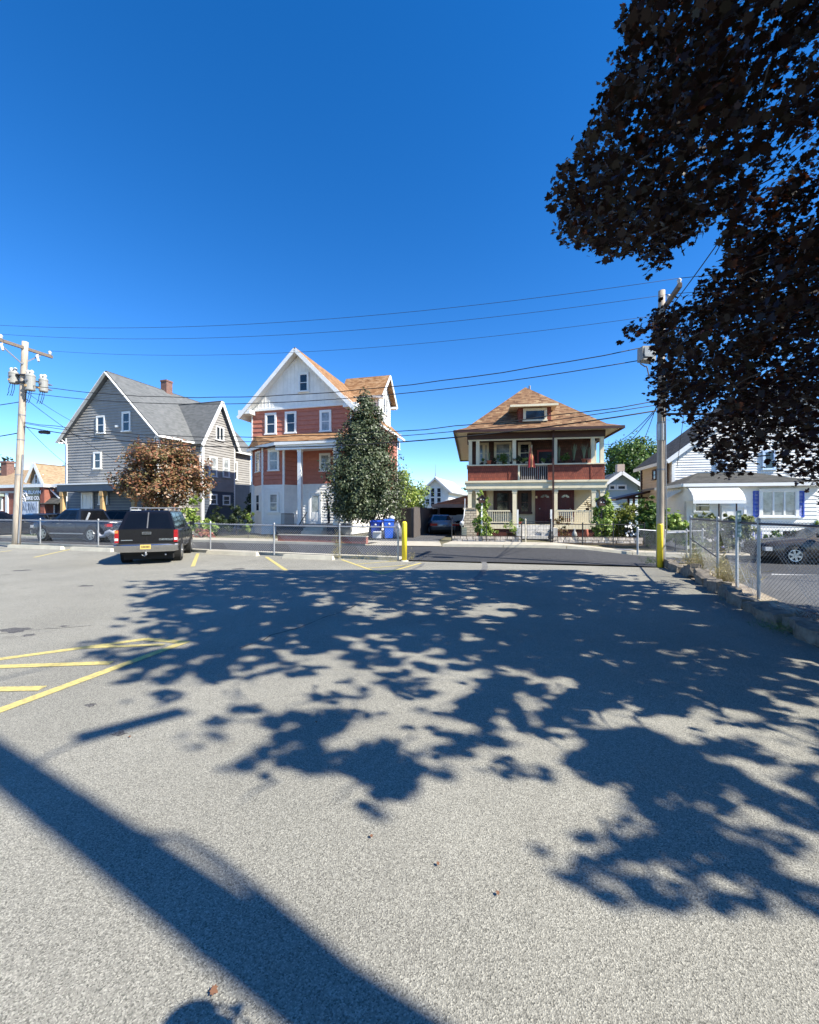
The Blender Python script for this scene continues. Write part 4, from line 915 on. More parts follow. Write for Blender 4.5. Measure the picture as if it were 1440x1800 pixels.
# triple window with blue shutters
(a, t), (c, b_) = H.fp(1338.5, 864, AD), H.fp(1397, 907, AD)
window(rt, FRONT(AD), a, c, b_, t, glass=M_glassb, mid=False, mull=2, trim=.14, name='triple_window')
sh = mat('shutter_blue', (.035, .09, .48), .5, .06, 3)
for (p0, p1) in ((1323.5, 1334), (1401.5, 1413)):
    (a, t), (c, b_) = H.fp(p0, 863, AD), H.fp(p1, 909, AD); f = MB(); f.M = FRONT(AD)
    f.box(a, a + .05, 0, .06, b_, t); f.box(c - .05, c, 0, .06, b_, t); f.box(a, c, 0, .058, t - .06, t + .001); f.box(a, c, 0, .058, b_ - .001, b_ + .06); f.box(a, c, 0, .058, (t + b_) / 2 - .03, (t + b_) / 2 + .03)
    k = b_ + .07
    while k < t - .08:
        f.hexa([(a + .05, .015, k), (c - .05, .015, k), (c - .05, .02, k), (a + .05, .02, k), (a + .05, .045, k + .02), (c - .05, .045, k + .02), (c - .05, .03, k + .045), (a + .05, .03, k + .045)]); k += .055
    f.build('shutter', sh, rt)
# small plant in the middle window is glimpsed through the pane
# entrance: porch window, door, awning
(a, t), (c, b_) = H.fp(1221, 879, AD), H.fp(1247, 899, AD); window(rt, FRONT(AD), a, c, b_, t, trim=.08)
a = H.fp(1262, 900, AD)[0]; c = H.fp(1290, 900, AD)[0]; door(rt, FRONT(AD), a + .25, a + 1.15, .15, 2.2, M_white, M_white)
aw = MB(); a, t = H.fp(1219, 900, AD - 1.05)[0], H.fp(1250, 855, AD)[1]; c = H.fp(1311, 900, AD - 1.05)[0]; prof = [(0, t), (-.25, t - .05), (-.5, t - .17), (-.75, t - .34), (-.95, t - .55), (-1.05, t - .78)]
n = 30
for i in range(n):
    u0 = a + (c - a) * i / n; u1 = a + (c - a) * (i + .5) / n; u2 = a + (c - a) * (i + 1) / n
    for (d0, z0_), (d1, z1_) in zip(prof[:-1], prof[1:]):
        aw.quad((u0, AD + d0, z0_), (u0, AD + d1, z1_), (u1, AD + d1, z1_), (u1, AD + d0, z0_))
        aw.quad((u1, AD + d0 - .03, z0_ + .03), (u1, AD + d1 - .03, z1_ + .03), (u2, AD + d1 - .03, z1_ + .03), (u2, AD + d0 - .03, z0_ + .03))
aw.box(a - .02, c + .02, AD - 1.08, AD - 1.05, t - .92, t - .78)
aw.build('awning', M_white, rt)
f = MB(); f.prism([(a, AD + d, z) for d, z in prof] + [(a, AD, t - .78)], (.02, 0, 0)); f.build('awning_side', M_white, rt); f = MB(); f.prism([(c, AD + d, z) for d, z in prof] + [(c, AD, t - .78)], (.02, 0, 0)); f.build('awning_side', M_white, rt)
f = MB(); sa = H.fp(1183, 880, AD)[0]
for i in range(9):
    u0 = sa + (a - sa) * i / 9; u1 = sa + (a - sa) * (i + 1) / 9; f.quad((u0, AD + 1.6 - (i) * .15, t - .75 + .06 * i), (u1, AD + 1.6 - (i + 1) * .15, t - .75 + .06 * (i + 1)), (u1, AD + 1.6 - (i + 1) * .15, t - .1 + .0 * i), (u0, AD + 1.6 - i * .15, t - .35 + .02 * i))
f.build('side_awning', mat('awning_bluewhite', (.55, .62, .68), .5), rt)
for px in (1264, 1295):
    u = H.fp(px, 900, AD - 1)[0]; f = MB(); f.tube([(u, AD - 1, 0), (u, AD - 1, t - .8)], .035, 8); f.build('awning_post', D_brown, rt)
f = MB(); u = H.fp(1255, 905, AD - .8)[0]; baluster(f, u, u + .9, AD - .9, .2, 1.0, 8, r=.015); f.build('railing', sh, rt)
f = MB(); u = H.fp(1308, 905, AD - .8)[0]; baluster(f, u, u + .7, AD - .9, .2, 1.0, 6, r=.015); f.build('railing', sh, rt)
f = MB(); f.box(H.fp(1255, 900, AD)[0], H.fp(1318, 900, AD)[0], AD - 1.2, AD, 0, .18); f.build('porch_steps', M_conc, rt)
f = MB(); f.lathe((0, 0, 0), [(.02, -.03), (.18, 0), (.3, .07), (.36, .14)], 16); f.tube([(0, 0, -.03), (0, .2, -.5)], .02, 6)
WH = H
t = thing('satellite_dish', 'dark satellite dish on the corner between the beige and white houses', 'satellite dish', AT(1171, 865, 25.6), 0)
o = f.build('dish', mat('dish_grey', (.10, .10, .10), .5), t); o.rotation_euler = (R(70), 0, R(-25))
f = MB(); f.tube([(0, .1, -.05), (.05, .5, -.5), (.1, .9, -.55)], .025, 6); f.tube([(0, 0, 0), (-.1, -.45, .02)], .012, 5); f.build('dish_arm', M_galvd, t)

# ---------------------------------------------------------------- beige house with carport, blue gabled house
cpw = lambda x, y, z: WH.wpt(x, y, z)
t = thing('carport', 'dark flat-roofed carport on posts against the beige side wall, in front of the blue house', 'carport', cpw(SX0, SYB - 1, 0), WH.a)
u0 = WH.fp(1078, 877, SYB - 1)[0] - SX0; z0 = WH.fp(1078, 877, SYB - 1)[1]; z1 = WH.fp(1131, 863, SYB - 1)[1]
f = MB(); f.slab([(u0, -.6, z0), (.0, -.6, z1), (0, 3.0, z1), (u0, 3.0, z0)], .14); f.build('roof', D_brown, t)
for u in (u0 + .9, u0 + 1.25): f = MB(); f.box(u - .06, u + .06, -.4, -.28, 0, z0 + .2); f.build('post', D_brown, t)
f = MB(); f.box(u0 + .5, -.1, -.4, -.3, z0 - .02, z0 + .12); f.build('beam', D_brown, t)
H = House('blue_house', 'pale blue gabled house with brick chimney behind the porch house', 'house', (18.8, 40), -8.0, 0)
rt = H.root; (x0, ez), (x1, _) = H.fp(1059, 853), H.fp(1121, 853); pz = H.fp(1090, 829)[1] - .15; cx = (x0 + x1) / 2
wl = MB(); q = [(x0, 0), (x1, 0), (x1, ez), (cx, pz), (x0, ez)]; polywall(wl, FRONT(), q, 9); lap(wl, FRONT(), q, .18, .02); wl.build('front_wall', S_blue, rt)
sl = (pz - ez) / (cx - x0)
rf = MB()
for s, e in ((-1, x0), (1, x1)): rf.slab([(e + s * .6, -.6, ez - .6 * sl + .15), (e + s * .6, 9, ez - .6 * sl + .15), (cx, 9, pz + .15), (cx, -.6, pz + .15)], .15)
rf.build('roof', R_grey, rt)
f = MB()
for s, e in ((-1, x0), (1, x1)): f.beam((e + s * .6, -.64, ez - .6 * sl), (cx, -.64, pz), .06, .32, up=(-s * sl, 0, 1))
z_ = H.fp(1090, 876)[1]; f.box(x0, x1, -.08, 0, z_ - .1, z_ + .1); f.build('trim', M_white, rt)
for (a_, b2_, c_, d_) in ((1072, 854, 1080, 860), (1086, 854, 1099, 860), (1107, 888, 1119, 900)):
    (a, t), (c, b_) = H.fp(a_, b2_), H.fp(c_, d_); window(rt, FRONT(), a, c, b_, t, mid=False, trim=.12)
(a, t), (c, b_) = H.fp(1080, 835), H.fp(1087, 843); f = MB(); f.M = FRONT(); f.box(a, c, 0, .06, b_, t); [f.box(a, c, .06, .08, b_ + k * .09, b_ + k * .09 + .03) for k in range(4)]; f.build('vent', M_white, rt)
u, z = H.fp(1090, 820, 2); f = MB(); f.box(u - .35, u + .35, 1.7, 2.3, pz - .5, z + .2); f.build('chimney', mat('chimney_pale', (.5, .38, .3), .8), rt)

# ---------------------------------------------------------------- centre gap: garage with carport, far white house, sheds
H = House('garage', 'low garage with orange hipped roof and dark open carport beside the porch house', 'garage', (2.5, 33), -8.0, 0)
rt = H.root; x0, ze = H.fp(768, 887); x1 = H.fp(835, 887)[0]; xp, zp = H.fp(838, 866, 3)
rf = MB(); rf.add([(x0 - .3, -.5, ze), (x1 + 2, -.5, ze), (x1 + 2, 7, ze), (x0 - .3, 7, ze), (xp, 3, zp), (xp + 1, 3, zp)], [(0, 1, 5, 4), (1, 2, 5), (2, 3, 4, 5), (3, 0, 4), (3, 2, 1, 0)]); rf.build('roof', R_tan, rt)
f = MB(); f.box(x0 - .3, x1 + 2, -.56, -.48, ze - .25, ze + .02); f.box(x0 - .36, x0 - .28, -.5, 7, ze - .25, ze + .02); f.build('fascia', mat('fascia_grey', (.25, .22, .2), .7), rt)
f = MB(); f.box(x0, x1 + 2, 5, 5.2, 0, ze - .1); f.box(x0 - .02, x0 + .1, 2.5, 5, 0, ze - .1); f.box(x1 + 1, x1 + 1.2, 0, 5, 0, ze - .1); f.build('back_wall', mat('dark_brown_wall', (.05, .022, .018), .8), rt)
for px in (772, 817): u = H.fp(px, 900)[0]; f = MB(); f.box(u - .08, u + .08, -.3, -.14, 0, ze - .1); f.build('carport_post', D_brown, rt)
for (px, py) in ((797, 911), (809, 910)):
    (a, z) = H.fp(px, py, 1.0); f = MB(); f.box(a - .3, a + .3, .9, 1, z - .25, z + .25); f.build('white_board', M_white, rt)
f = MB(); f.box(H.fp(795, 900, 2)[0], H.fp(820, 900, 2)[0], 1.05, 1.2, 0, 1.1); f.build('low_wall', mat('dark_void2', (.03, .02, .02), .9), rt)
H = House('white_farmhouse', 'distant white gabled house glimpsed between the green tree and the porch house', 'house', (3.2, 75), -20.0, 0)
rt = H.root; x0, z0_ = H.fp(743, 858); x1, ez = H.fp(789, 862); xp, pz = H.fp(767, 842); 
wl = MB(); q = [(x0, 0), (x1, 0), (x1, ez), (xp, pz), (x0, ez)]; polywall(wl, FRONT(), q, 12); wl.build('front_wall', S_white, rt)
sl = (pz - ez) / (x1 - xp); rf = MB(); rf.slab([(x1 + .8, -.8, ez - .8 * sl + .3), (x1 + .8, 13, ez - .8 * sl + .3), (xp, 13, pz + .3), (xp, -.8, pz + .3)], .3); rf.slab([(x0 - .8, -.8, ez + .2 - .8 * sl), (x0 - .8, 13, ez + .2 - .8 * sl), (xp, 13, pz + .3), (xp, -.8, pz + .3)], .3); rf.build('roof', mat('roof_pale', (.5, .5, .5), .6), rt)
f = MB(); f.lathe((xp, -.5, pz + .2), [(.18, 0), (.1, .3), (.05, 1.0), (.02, 2.4)], 6); f.build('finial', M_galvd, rt)
for (a_, b_1) in ((752, 861), (761, 858), (772, 858), (752, 877), (761, 875), (772, 875)):
    (a, t) = H.fp(a_, b_1); window(rt, FRONT(), a - .35, a + .35, t - 1.6 * (1 if a_ > 755 else .6), t, trim=.12)

# tall wooden fence beside the driveway
def plankfence(label, a, c, h, cat='fence', m=None, w=.14):
    a, c = Vector(a), Vector(c); L = (c - a).length; t = thing('wooden_fence', label, cat, (a.x, a.y, 0), math.atan2(c.y - a.y, c.x - a.x)); mb = MB(); r = random.Random(5); u = 0
    while u < L:
        hh = h + r.uniform(-.05, .05); mb.box(u, u + w - .012, -.012, .012, .03, hh); u += w
    mb.build('planks', m, t); k = MB(); k.box(0, L, .012, .05, .4, .48); k.box(0, L, .012, .05, h - .4, h - .32); k.build('rails', m, t)
    u = 0
    while u < L: p = MB(); p.box(u - .05, u + .05, .05, .14, 0, h); p.build('post', m, t); u += 2.4
M_fence = woodmat('old_fence', (.05, .042, .038), (.14, .12, .11))
plankfence('weathered dark plank fence between the red house and the driveway', AT(684, 935, 30).xy, AT(727, 935, 25.2).xy, 1.85, m=M_fence)
plankfence('weathered dark plank fence running back along the driveway beside the parked sedan', AT(728, 935, 25.3).xy, AT(770, 935, 38).xy, 1.9, m=M_fence)
t = thing('gate', 'white metal-framed gate leaning on the plank fence by the driveway', 'gate', AT(737, 931, 27.5) * 1, R(80)); t.location.z = .03
f = MB(); f.beam((-.7, 0, .05), (.7, 0, .05), .05, .05); f.beam((-.7, 0, 1.25), (.7, 0, 1.25), .05, .05); f.beam((-.7, 0, 0), (-.7, 0, 1.25), .05, .05); f.beam((.7, 0, 0), (.7, 0, 1.25), .05, .05); f.beam((0, 0, 0), (0, 0, 1.25), .04, .04); f.build('gate_frame', M_white, t)
f = MB(); f.box(-.66, .66, -.008, .008, .08, 1.22); f.build('panel', mat('panel_dark', (.05, .05, .05), .8), t)

# ---------------------------------------------------------------- brick shop, tan roofed house, dark shed
H = House('brick_shop', 'single-storey red brick shop with white coping at the far left', 'shop', (-43.5, 41.6), -16.0, 0)
rt = H.root; x1 = H.fp(78, 880)[0]; x0 = -12; zt = H.fp(70, 851)[1]; DEP = 9
px_ = lambda a, b_: H.fp(a, b_)
(sa, st_), (sb, sb_) = px_(38, 861), px_(69.5, 902); (wa, wt), (wb, wb_) = px_(-30, 875), px_(24, 893)
f = MB(); q = [(x0, 0), (x1, 0), (x1, zt - .3), (x0, zt - .3)]; polywall(f, FRONT(), q, .25); f.box(x1 - .25, x1, .25, DEP, 0, zt - .3); f.build('brick_wall', B_brick, rt)
f = MB(); f.box(x0, x1 + .25, -.25, .3, zt - .3, zt); f.box(x0, x1 + 12, .3, .6, zt - .28, zt - .02); f.box(x1 + .002, x1 + .2, .6, DEP, zt - .3, zt); f.build('coping', M_white, rt)
f = MB(); f.box(x0, x1, .3, DEP, zt - .5, zt - .35); f.build('flat_roof', M_galvd, rt)
f = MB(); f.box(sa - .1, sb + .1, -.07, 0, sb_ - .4, st_ + .35); f.build('shop_window', mat('shop_dark', (.03, .03, .035), .2), rt)
wm = mat('mural', (.30, .36, .48), .5, .3, 3.5, col2=(.72, .76, .82)); f = MB(); f.box(sa + .05, sb - .05, -.10, -.072, sb_ - .3, st_ - 1.15); mu = f.build('mural', wm, rt)
f = MB()
rr_ = random.Random(9)
for k in range(16):
    u = sa + .3 + (sb - sa - .6) * k / 15; f.beam((u, -.11, sb_ + rr_.uniform(0, .4)), (u + rr_.uniform(-.3, .3), -.11, sb_ + rr_.uniform(.7, 1.1)), .01, .05)
f.build('mural_strokes', mat('mural_dark', (.12, .15, .20), .6), mu)
mk = mat('sign_white', (.75, .76, .78), .5)
cxs = sa + (sb - sa) * .2; czs = st_ - .62; f = MB()
for rr2, ph in ((.52, 0), (.30, .6)):
    pts_ = [(cxs + rr2 * .8 * math.cos(a_), -.1, czs + rr2 * math.sin(a_)) for a_ in np.linspace(ph, ph + 5.2, 18)]; f.tube(pts_, .055, 5)
f.tube([(cxs - .22, -.1, czs + .3), (cxs, -.1, czs), (cxs + .2, -.1, czs - .35)], .06, 5)
f.build('shop_emblem', mk, rt)
text_mesh('SUBLAWN', 'sign_lettering', mk, rt, (sa + (sb - sa) * .69, -.09, st_ - .42), .46, bold=.022)
text_mesh('BIKE CO.', 'sign_lettering', mk, rt, (sa + (sb - sa) * .69, -.09, st_ - .98), .46, bold=.022)
window(rt, FRONT(), wb - 5, wb - 1.6, wb_ - .2, wt - .1, glass=mat('glass_teal', (.06, .12, .13), .1, .3, 1), mid=False, mull=2); f = MB(); f.box(wb - 5.4, wb - 1.2, -1.0, -.02, wt + .1, wt + .35); f.build('awning', mat('awning_green', (.25, .30, .26), .6), rt)
f = MB(); f.box(wb - 1.05, wb - .7, -.1, 0, 0, wt + .4); f.build('door_frame', M_white, rt)
f = MB(); f.box(x0, sa - .4, -.06, 0, px_(20, 865)[1] - .1, px_(20, 865)[1] + .1); f.build('band', mat('band_pale', (.5, .42, .36), .7), rt)
H = House('tan_roof_house', 'house with long tan roof and white gable showing above the brick shop', 'house', (-54, 56), -12.0, 0)
rt = H.root; xg, zg = H.fp(68, 817); xr_, ze = H.fp(82, 848); xl = -20
gy = 0
hw = xr_ - xg
f = MB(); q = [(xg - hw * .9, 0), (xr_, 0), (xr_, ze), (xg, zg - .2), (xg - hw * .9, ze)]; polywall(f, FRONT(), q, 5); f.box(xl, xg, 1.2, 6, 0, ze - .5); f.build('wall', S_white, rt)
rf = MB(); rf.slab([(xl, .5, ze - .3), (xg - hw * .8, .5, ze - .3), (xg, 5.5, zg + .1), (xl, 5.5, zg + .1)], .15); s_ = (zg - ze) / hw
rf.slab([(xg - hw * 1.05, -.6, ze), (xg - hw * 1.05, 6, ze), (xg, 6, zg + .2), (xg, -.6, zg + .2)], .15); rf.slab([(xr_ + .5, -.6, ze - .5 * s_), (xr_ + .5, 6, ze - .5 * s_), (xg, 6, zg + .2), (xg, -.6, zg + .2)], .15); rf.build('roof', R_fade, rt)
f = MB(); f.beam((xr_ + .5, -.64, ze - .5 * s_), (xg, -.64, zg + .1), .06, .4, up=(-s_, 0, 1)); f.beam((xg - hw * 1.05, -.64, ze), (xg, -.64, zg + .1), .06, .4, up=(s_, 0, 1)); f.build('trim', M_white, rt)
for k in (-.5, .4): window(rt, FRONT(), xg + k, xg + k + .35, ze - .1, ze + 1.0, trim=.1)
u, z = H.fp(19, 812, 4.5); f = MB(); f.box(u - .55, u + .55, 3.6, 4.6, z - 2.6, z); f.box(u - .65, u + .65, 3.5, 4.7, z - .25, z + .02); f.build('chimney', B_chim, rt)
H = House('dark_shed', 'dark brown building in shade between the brick shop and the grey house', 'shed', (-35.6, 40.2), -16.0, 0)
rt = H.root; x0 = H.fp(79, 880)[0]; x1 = H.fp(118, 880)[0]; zt = H.fp(95, 853)[1]
f = MB(); q = [(x0 + .3, 0), (x1, 0), (x1, zt), (x0 + .3, zt)]; polywall(f, FRONT(), q, 4); lap(f, FRONT(), q, .2, .02); f.build('wall', mat('siding_dark', (.030, .024, .030), .8), rt)
(a, t), (c, b_) = H.fp(80, 865), H.fp(88, 874); window(rt, FRONT(), a + .3, c, b_, t, glass=M_glassb)
(a, t), (c, b_) = H.fp(81, 888), H.fp(97, 899); f = MB(); f.M = FRONT(); f.box(a, c, 0, .05, b_ - .6, t); f.build('posted_sign', mk, rt); f = MB(); f.M = FRONT(); f.lathe((0, 0, 0), [(0, 0)], 3) if False else f.box((a + c) / 2 - .2, (a + c) / 2 + .25, .05, .06, b_ - .3, b_ + .1); f.build('sign_spot', mat('sign_blue', (.08, .25, .40), .5), rt)
f = MB(); f.slab([(x0 + .3, -.9, H.fp(90, 884)[1] - .1), (x1, -.9, H.fp(90, 884)[1] - .1), (x1, .0, H.fp(90, 876)[1] + .3), (x0 + .3, .0, H.fp(90, 876)[1] + .3)], .1); f.build('lean_to_roof', R_char, rt)
f = MB(); f.beam(H.wpt(0, 0, 0) * 0 + Vector((x0 + .6, -.3, zt)), (H.fp(107, 878, -.3)[0], -.3, H.fp(107, 878, -.3)[1]), .1, .1); f.build('diagonal_brace', M_white, rt)
# ================================================================= VEHICLES
C_black = mat('paint_black', (.006, .006, .008), .16, .1, 2, spec=.35)
C_navy = mat('paint_darkblue', (.008, .014, .028), .2, .1, 2, spec=.3)
C_grey = mat('paint_darkgrey', (.02, .022, .024), .2, .1, 2, spec=.35)
C_bronze = mat('paint_bronze', (.075, .062, .050), .22, .08, 2, metal=.3)
C_silver = mat('paint_silverblue', (.20, .22, .25), .25, .08, 2, metal=.4)
M_chrome = mat('chrome', (.50, .50, .51), .22, .03, 3, metal=1.0)
M_rim = mat('rim_alloy', (.5, .5, .5), .3, .06, 5, metal=.9)
M_rimd = mat('rim_dark', (.05, .05, .05), .4, .1, 5, metal=.5)
M_tail = mat('tail_red', (.32, .006, .010), .15, .1, 6)
M_lens = mat('lens_white', (.6, .6, .58), .15, .1, 6)
M_amber = mat('lens_amber', (.5, .2, .05), .2, .1, 6)
M_plastic = mat('trim_plastic', (.025, .025, .027), .6, .1, 6)
M_plate = mat('plate_yellow', (.62, .42, .10), .5, .05, 10)
M_under = mat('underbody', (.008, .008, .008), .9)
def interp(tab, x):
    if x <= tab[0][0]: return tab[0][1]
    for (a, b), (c, d) in zip(tab[:-1], tab[1:]):
        if x <= c: return b + (d - b) * (x - a) / (c - a)
    return tab[-1][1]
def car(name, label, loc, rz, p, group=None, cat='car'):
    """x forward, y left, z up. p: lists of (x, value): top (belt/bonnet line), hw (half width), bot; cabin: (xb_rear, xt_rear, xt_front, xb_front, roof_z, roof_hw)"""
    root = thing(name, label, cat, loc, rz, group)
    L0, L1 = p['ends']; paint = p['paint']; bm = MB(); bm.smooth = True
    n = 28; xs_ = [L0 + (L1 - L0) * i / n for i in range(n + 1)]
    rings = []
    for x in xs_:
        t = min((x - L0), (L1 - x)) / .35; k = 1 - .10 * max(0, 1 - t) ** 2
        hw = p['W'] / 2 * k; zt = interp(p['top'], x); zb = interp(p['bot'], x); zm = zb + (zt - zb) * .45
        rings.append([(x, -hw * .93, zb), (x, -hw * .985, zb + .10), (x, -hw, zm), (x, -hw * .985, zt - .12), (x, -hw * .93, zt - .02), (x, -hw * .5, zt + .03), (x, 0, zt + .04),
                      (x, hw * .5, zt + .03), (x, hw * .93, zt - .02), (x, hw * .985, zt - .12), (x, hw, zm), (x, hw * .985, zb + .10), (x, hw * .93, zb)])
    m = len(rings[0]); flat = [q for r_ in rings for q in r_]
    bm.add(flat, [(i * m + j, (i + 1) * m + j, (i + 1) * m + (j + 1) % m, i * m + (j + 1) % m) for i in range(n) for j in range(m)] + [tuple(range(m)), tuple(n * m + j for j in range(m))[::-1]])
    bm.build('body', paint, root)
    # cabin
    xr, xrt, xft, xf, zr, rh = p['cabin']; bh = p['W'] / 2 * .93
    zbr, zbf = interp(p['top'], xr) - .03, interp(p['top'], xf) - .03
    cm = MB(); cm.smooth = False
    def cr_(x, z0, z1):  # cross ring between belt and roof
        pass
    B = [(xr, -bh, zbr), (xf, -bh, zbf), (xf, bh, zbf), (xr, bh, zbr)]
    T = [(xrt, -rh, zr - .05), (xft, -rh, zr - .05), (xft, rh, zr - .05), (xrt, rh, zr - .05)]
    T2 = [(xrt + .12, -rh + .14, zr), (xft - .15, -rh + .14, zr), (xft - .15, rh - .14, zr), (xrt + .12, rh - .14, zr)]
    cm.add(B + T + T2, [(0, 1, 5, 4), (1, 2, 6, 5), (2, 3, 7, 6), (3, 0, 4, 7), (4, 5, 9, 8), (5, 6, 10, 9), (6, 7, 11, 10), (7, 4, 8, 11), (8, 9, 10, 11)])
    cm.build('cabin', paint, root)
    def face(P00, P10, P11, P01, u0, u1, v0, v1, off, nm, mt, par=root):
        P00, P10, P11, P01 = map(Vector, (P00, P10, P11, P01)); nn = (P10 - P00).cross(P01 - P00).normalized()
        f_ = lambda u, v: (P00 * (1 - u) * (1 - v) + P10 * u * (1 - v) + P11 * u * v + P01 * (1 - u) * v) + nn * off
        g = MB(); q = [f_(u0, v0), f_(u1, v0), f_(u1, v1), f_(u0, v1)]; g.prism(q, -nn * (off + .03)); return g.build(nm, mt, par)
    gl = p.get('glass', M_glassd)
    # side glass: list of (u0,u1) along the side
    for (u0, u1) in p['side']:
        face(B[0], B[1], T[1], T[0], u0, u1, .10, .90, .006, 'side_window', gl)
        face(B[2], B[3], T[3], T[2], 1 - u1, 1 - u0, .10, .90, .006, 'side_window', gl)
    face(B[1], B[2], T[2], T[1], .06, .94, .06, .92, .006, 'windscreen', gl)
    if p.get('split_rear'):
        face(B[3], B[0], T[0], T[3], .07, .49, .07, .90, .006, 'rear_window', gl); face(B[3], B[0], T[0], T[3], .51, .93, .07, .90, .006, 'rear_window', gl)
    else: face(B[3], B[0], T[0], T[3], .07, .93, .08, .92, .006, 'rear_window', gl)
    # wheels
    wr = p['wr']; hwid = p['W'] / 2
    for xa in p['axles']:
        for s in (-1, 1):
            a = MB(); a.cyl((xa, s * (hwid + .006) - (s * .3 if False else 0), wr + .02), wr * 1.17, -s * .25, 26, axis=1); a.build('wheel_arch', M_under, root)
            w = MB(); w.smooth = True; yy = s * (hwid + .012)
            pts = [(xa, yy - s * .22, wr), (xa, yy - s * .2, wr), (xa, yy - s * .03, wr), (xa, yy, wr), (xa, yy + s * .0, wr), (xa, yy - s * .012, wr)]
            w.tube(pts, [wr * .9, wr, wr, wr * .93, wr * .9, wr * .68], 28); wo_ = w.build('wheel', M_black, root)
            r_ = MB(); r_.cyl((xa, yy - s * .02, wr), wr * .64, s * .012, 24, axis=1)
            ro = r_.build('rim', M_rimd, wo_)
            sp_ = MB(); ns = p.get('spokes', 5)
            for k in range(ns):
                an = 2 * math.pi * k / ns + .3; sp_.beam((xa + math.cos(an) * wr * .1, yy + s * .002, wr + math.sin(an) * wr * .1), (xa + math.cos(an) * wr * .60, yy + s * .002, wr + math.sin(an) * wr * .60), wr * .22, .02, up=(0, 1, 0))
            sp_.tube([(xa + math.cos(t_) * wr * .62, yy, wr + math.sin(t_) * wr * .62) for t_ in np.linspace(0, 2 * math.pi, 25)], wr * .05, 5, cap=False); sp_.cyl((xa, yy - .01, wr), wr * .16, s * .02, 12, axis=1)
            sp_.build('spokes', p.get('rimm', M_rim), wo_)
    # lights, bumpers, mirrors, handles
    for s in (-1, 1):
        zt = interp(p['top'], L1 - .1); g = MB(); g.box(L1 - .22, L1 - .0, s * hwid * .86 - .12, s * hwid * .86 + .12, zt - .24, zt - .09); g.build('headlight', M_lens, root)
        if not p.get('own_tail'):
            zt = interp(p['top'], L0 + .05); tw = p.get('tw', .18); g = MB(); g.box(L0 - .012, L0 + .2, s * hwid * .84 - tw, s * hwid * .84 + tw * .62, zt - .30, zt - .14); g.build('taillight', M_tail, root)
        xm = xf - .35; zm = interp(p['top'], xm) + .05; g = MB(); g.box(xm - .09, xm + .07, s * (hwid + .0), s * (hwid + .19), zm, zm + .15); g.build('mirror', paint, root)
        for xh in p.get('handles', ()):
            g = MB(); zt = interp(p['top'], xh); g.box(xh - .09, xh + .09, s * hwid * .985, s * (hwid + .03), zt - .17, zt - .13); g.build('door_handle', p.get('hm', paint), root)
        g = MB()
        for xd in p.get('seams', ()):
            zt, zb = interp(p['top'], xd), interp(p['bot'], xd); g.beam((xd, s * hwid * .99, zb + .12), (xd, s * (hwid + .001), (zb + zt) / 2), .012, .006, up=(0, 1, 0)); g.beam((xd, s * (hwid + .001), (zb + zt) / 2), (xd, s * hwid * .987, zt - .1), .012, .006, up=(0, 1, 0))
        if g.f: g.build('door_seam', M_under, root)
    zb = interp(p['bot'], L0 + .1); g = MB(); g.box(L0 - .05, L0 + .12, -hwid * .92, hwid * .92, zb, zb + .2); 
    if not p.get('own_tail'): g.build('rear_bumper', p.get('bump', paint), root)
    zb = interp(p['bot'], L1 - .1); g = MB(); g.box(L1 - .1, L1 + .05, -hwid * .9, hwid * .9, zb, zb + .22); g.build('front_bumper', p.get('bump', paint), root)
    zt = interp(p['top'], L1 - .05); g = MB(); g.box(L1 - .05, L1 + .012, -hwid * .5, hwid * .5, zt - .25, zt - .1); g.build('grille', M_plastic, root)
    u = MB(); u.box(L0 + .25, L1 - .25, -hwid * .8, hwid * .8, .16, .5); u.build('underbody', M_under, root)
    return root, face, B, T
sedan = dict(ends=(-2.3, 2.35), W=1.80, top=[(-2.3, .88), (-2.2, .97), (-1.3, 1.0), (.9, .98), (1.9, .86), (2.3, .72)], bot=[(-2.3, .35), (-1.8, .24), (1.8, .22), (2.35, .3)],
             cabin=(-1.85, -1.05, .15, 1.05, 1.44, .58), side=[(.2, .47), (.5, .8)], wr=.32, axles=(-1.4, 1.42), paint=C_black, handles=(-.75, .25), seams=(-.95, .0, .95))
def P_(**k): d = dict(sedan); d.update(k); return d

# ---- black wagon in the lot (the hero vehicle)
suv = dict(ends=(-2.55, 2.55), W=1.96, top=[(-2.55, 1.20), (-2.4, 1.24), (1.0, 1.2), (1.9, 1.12), (2.5, 1.0)], bot=[(-2.55, .58), (-2.2, .50), (0, .40), (2.2, .42), (2.55, .5)],
           cabin=(-2.52, -2.26, .55, 1.3, 1.86, .70), side=[(.05, .30), (.34, .60), (.64, .90)], wr=.375, axles=(-1.5, 1.5), paint=C_black, split_rear=True, own_tail=True, rimm=M_rim, handles=(-.5, .6), hm=C_black, seams=(-1.15, -.2, .9))
HD = math.atan2(.927, -.375)
rt, face, B, T = car('parked_car', 'black full-size wagon seen from behind, with chrome bumper and yellow plate, in the lot', (-8.42 - .415 * .0, 13.32, 0), HD, suv, cat='car')
rt.location = (-8.86, 14.60, 0); rt.scale = (.89, .83, .89)
X0 = -2.55
g = MB(); g.box(X0 - .03, X0 + .08, -.86, .86, .72, 1.21); g.build('tailgate', C_black, rt)
g = MB(); g.box(X0 - .036, X0 - .029, -.006, .006, .74, 1.2); g.box(X0 - .036, X0 - .029, -.86, .86, .725, .735); g.box(X0 - .036, X0 - .029, -.862, -.856, .73, 1.2); g.box(X0 - .036, X0 - .029, .856, .862, .73, 1.2); g.build('tailgate_seam', M_under, rt)
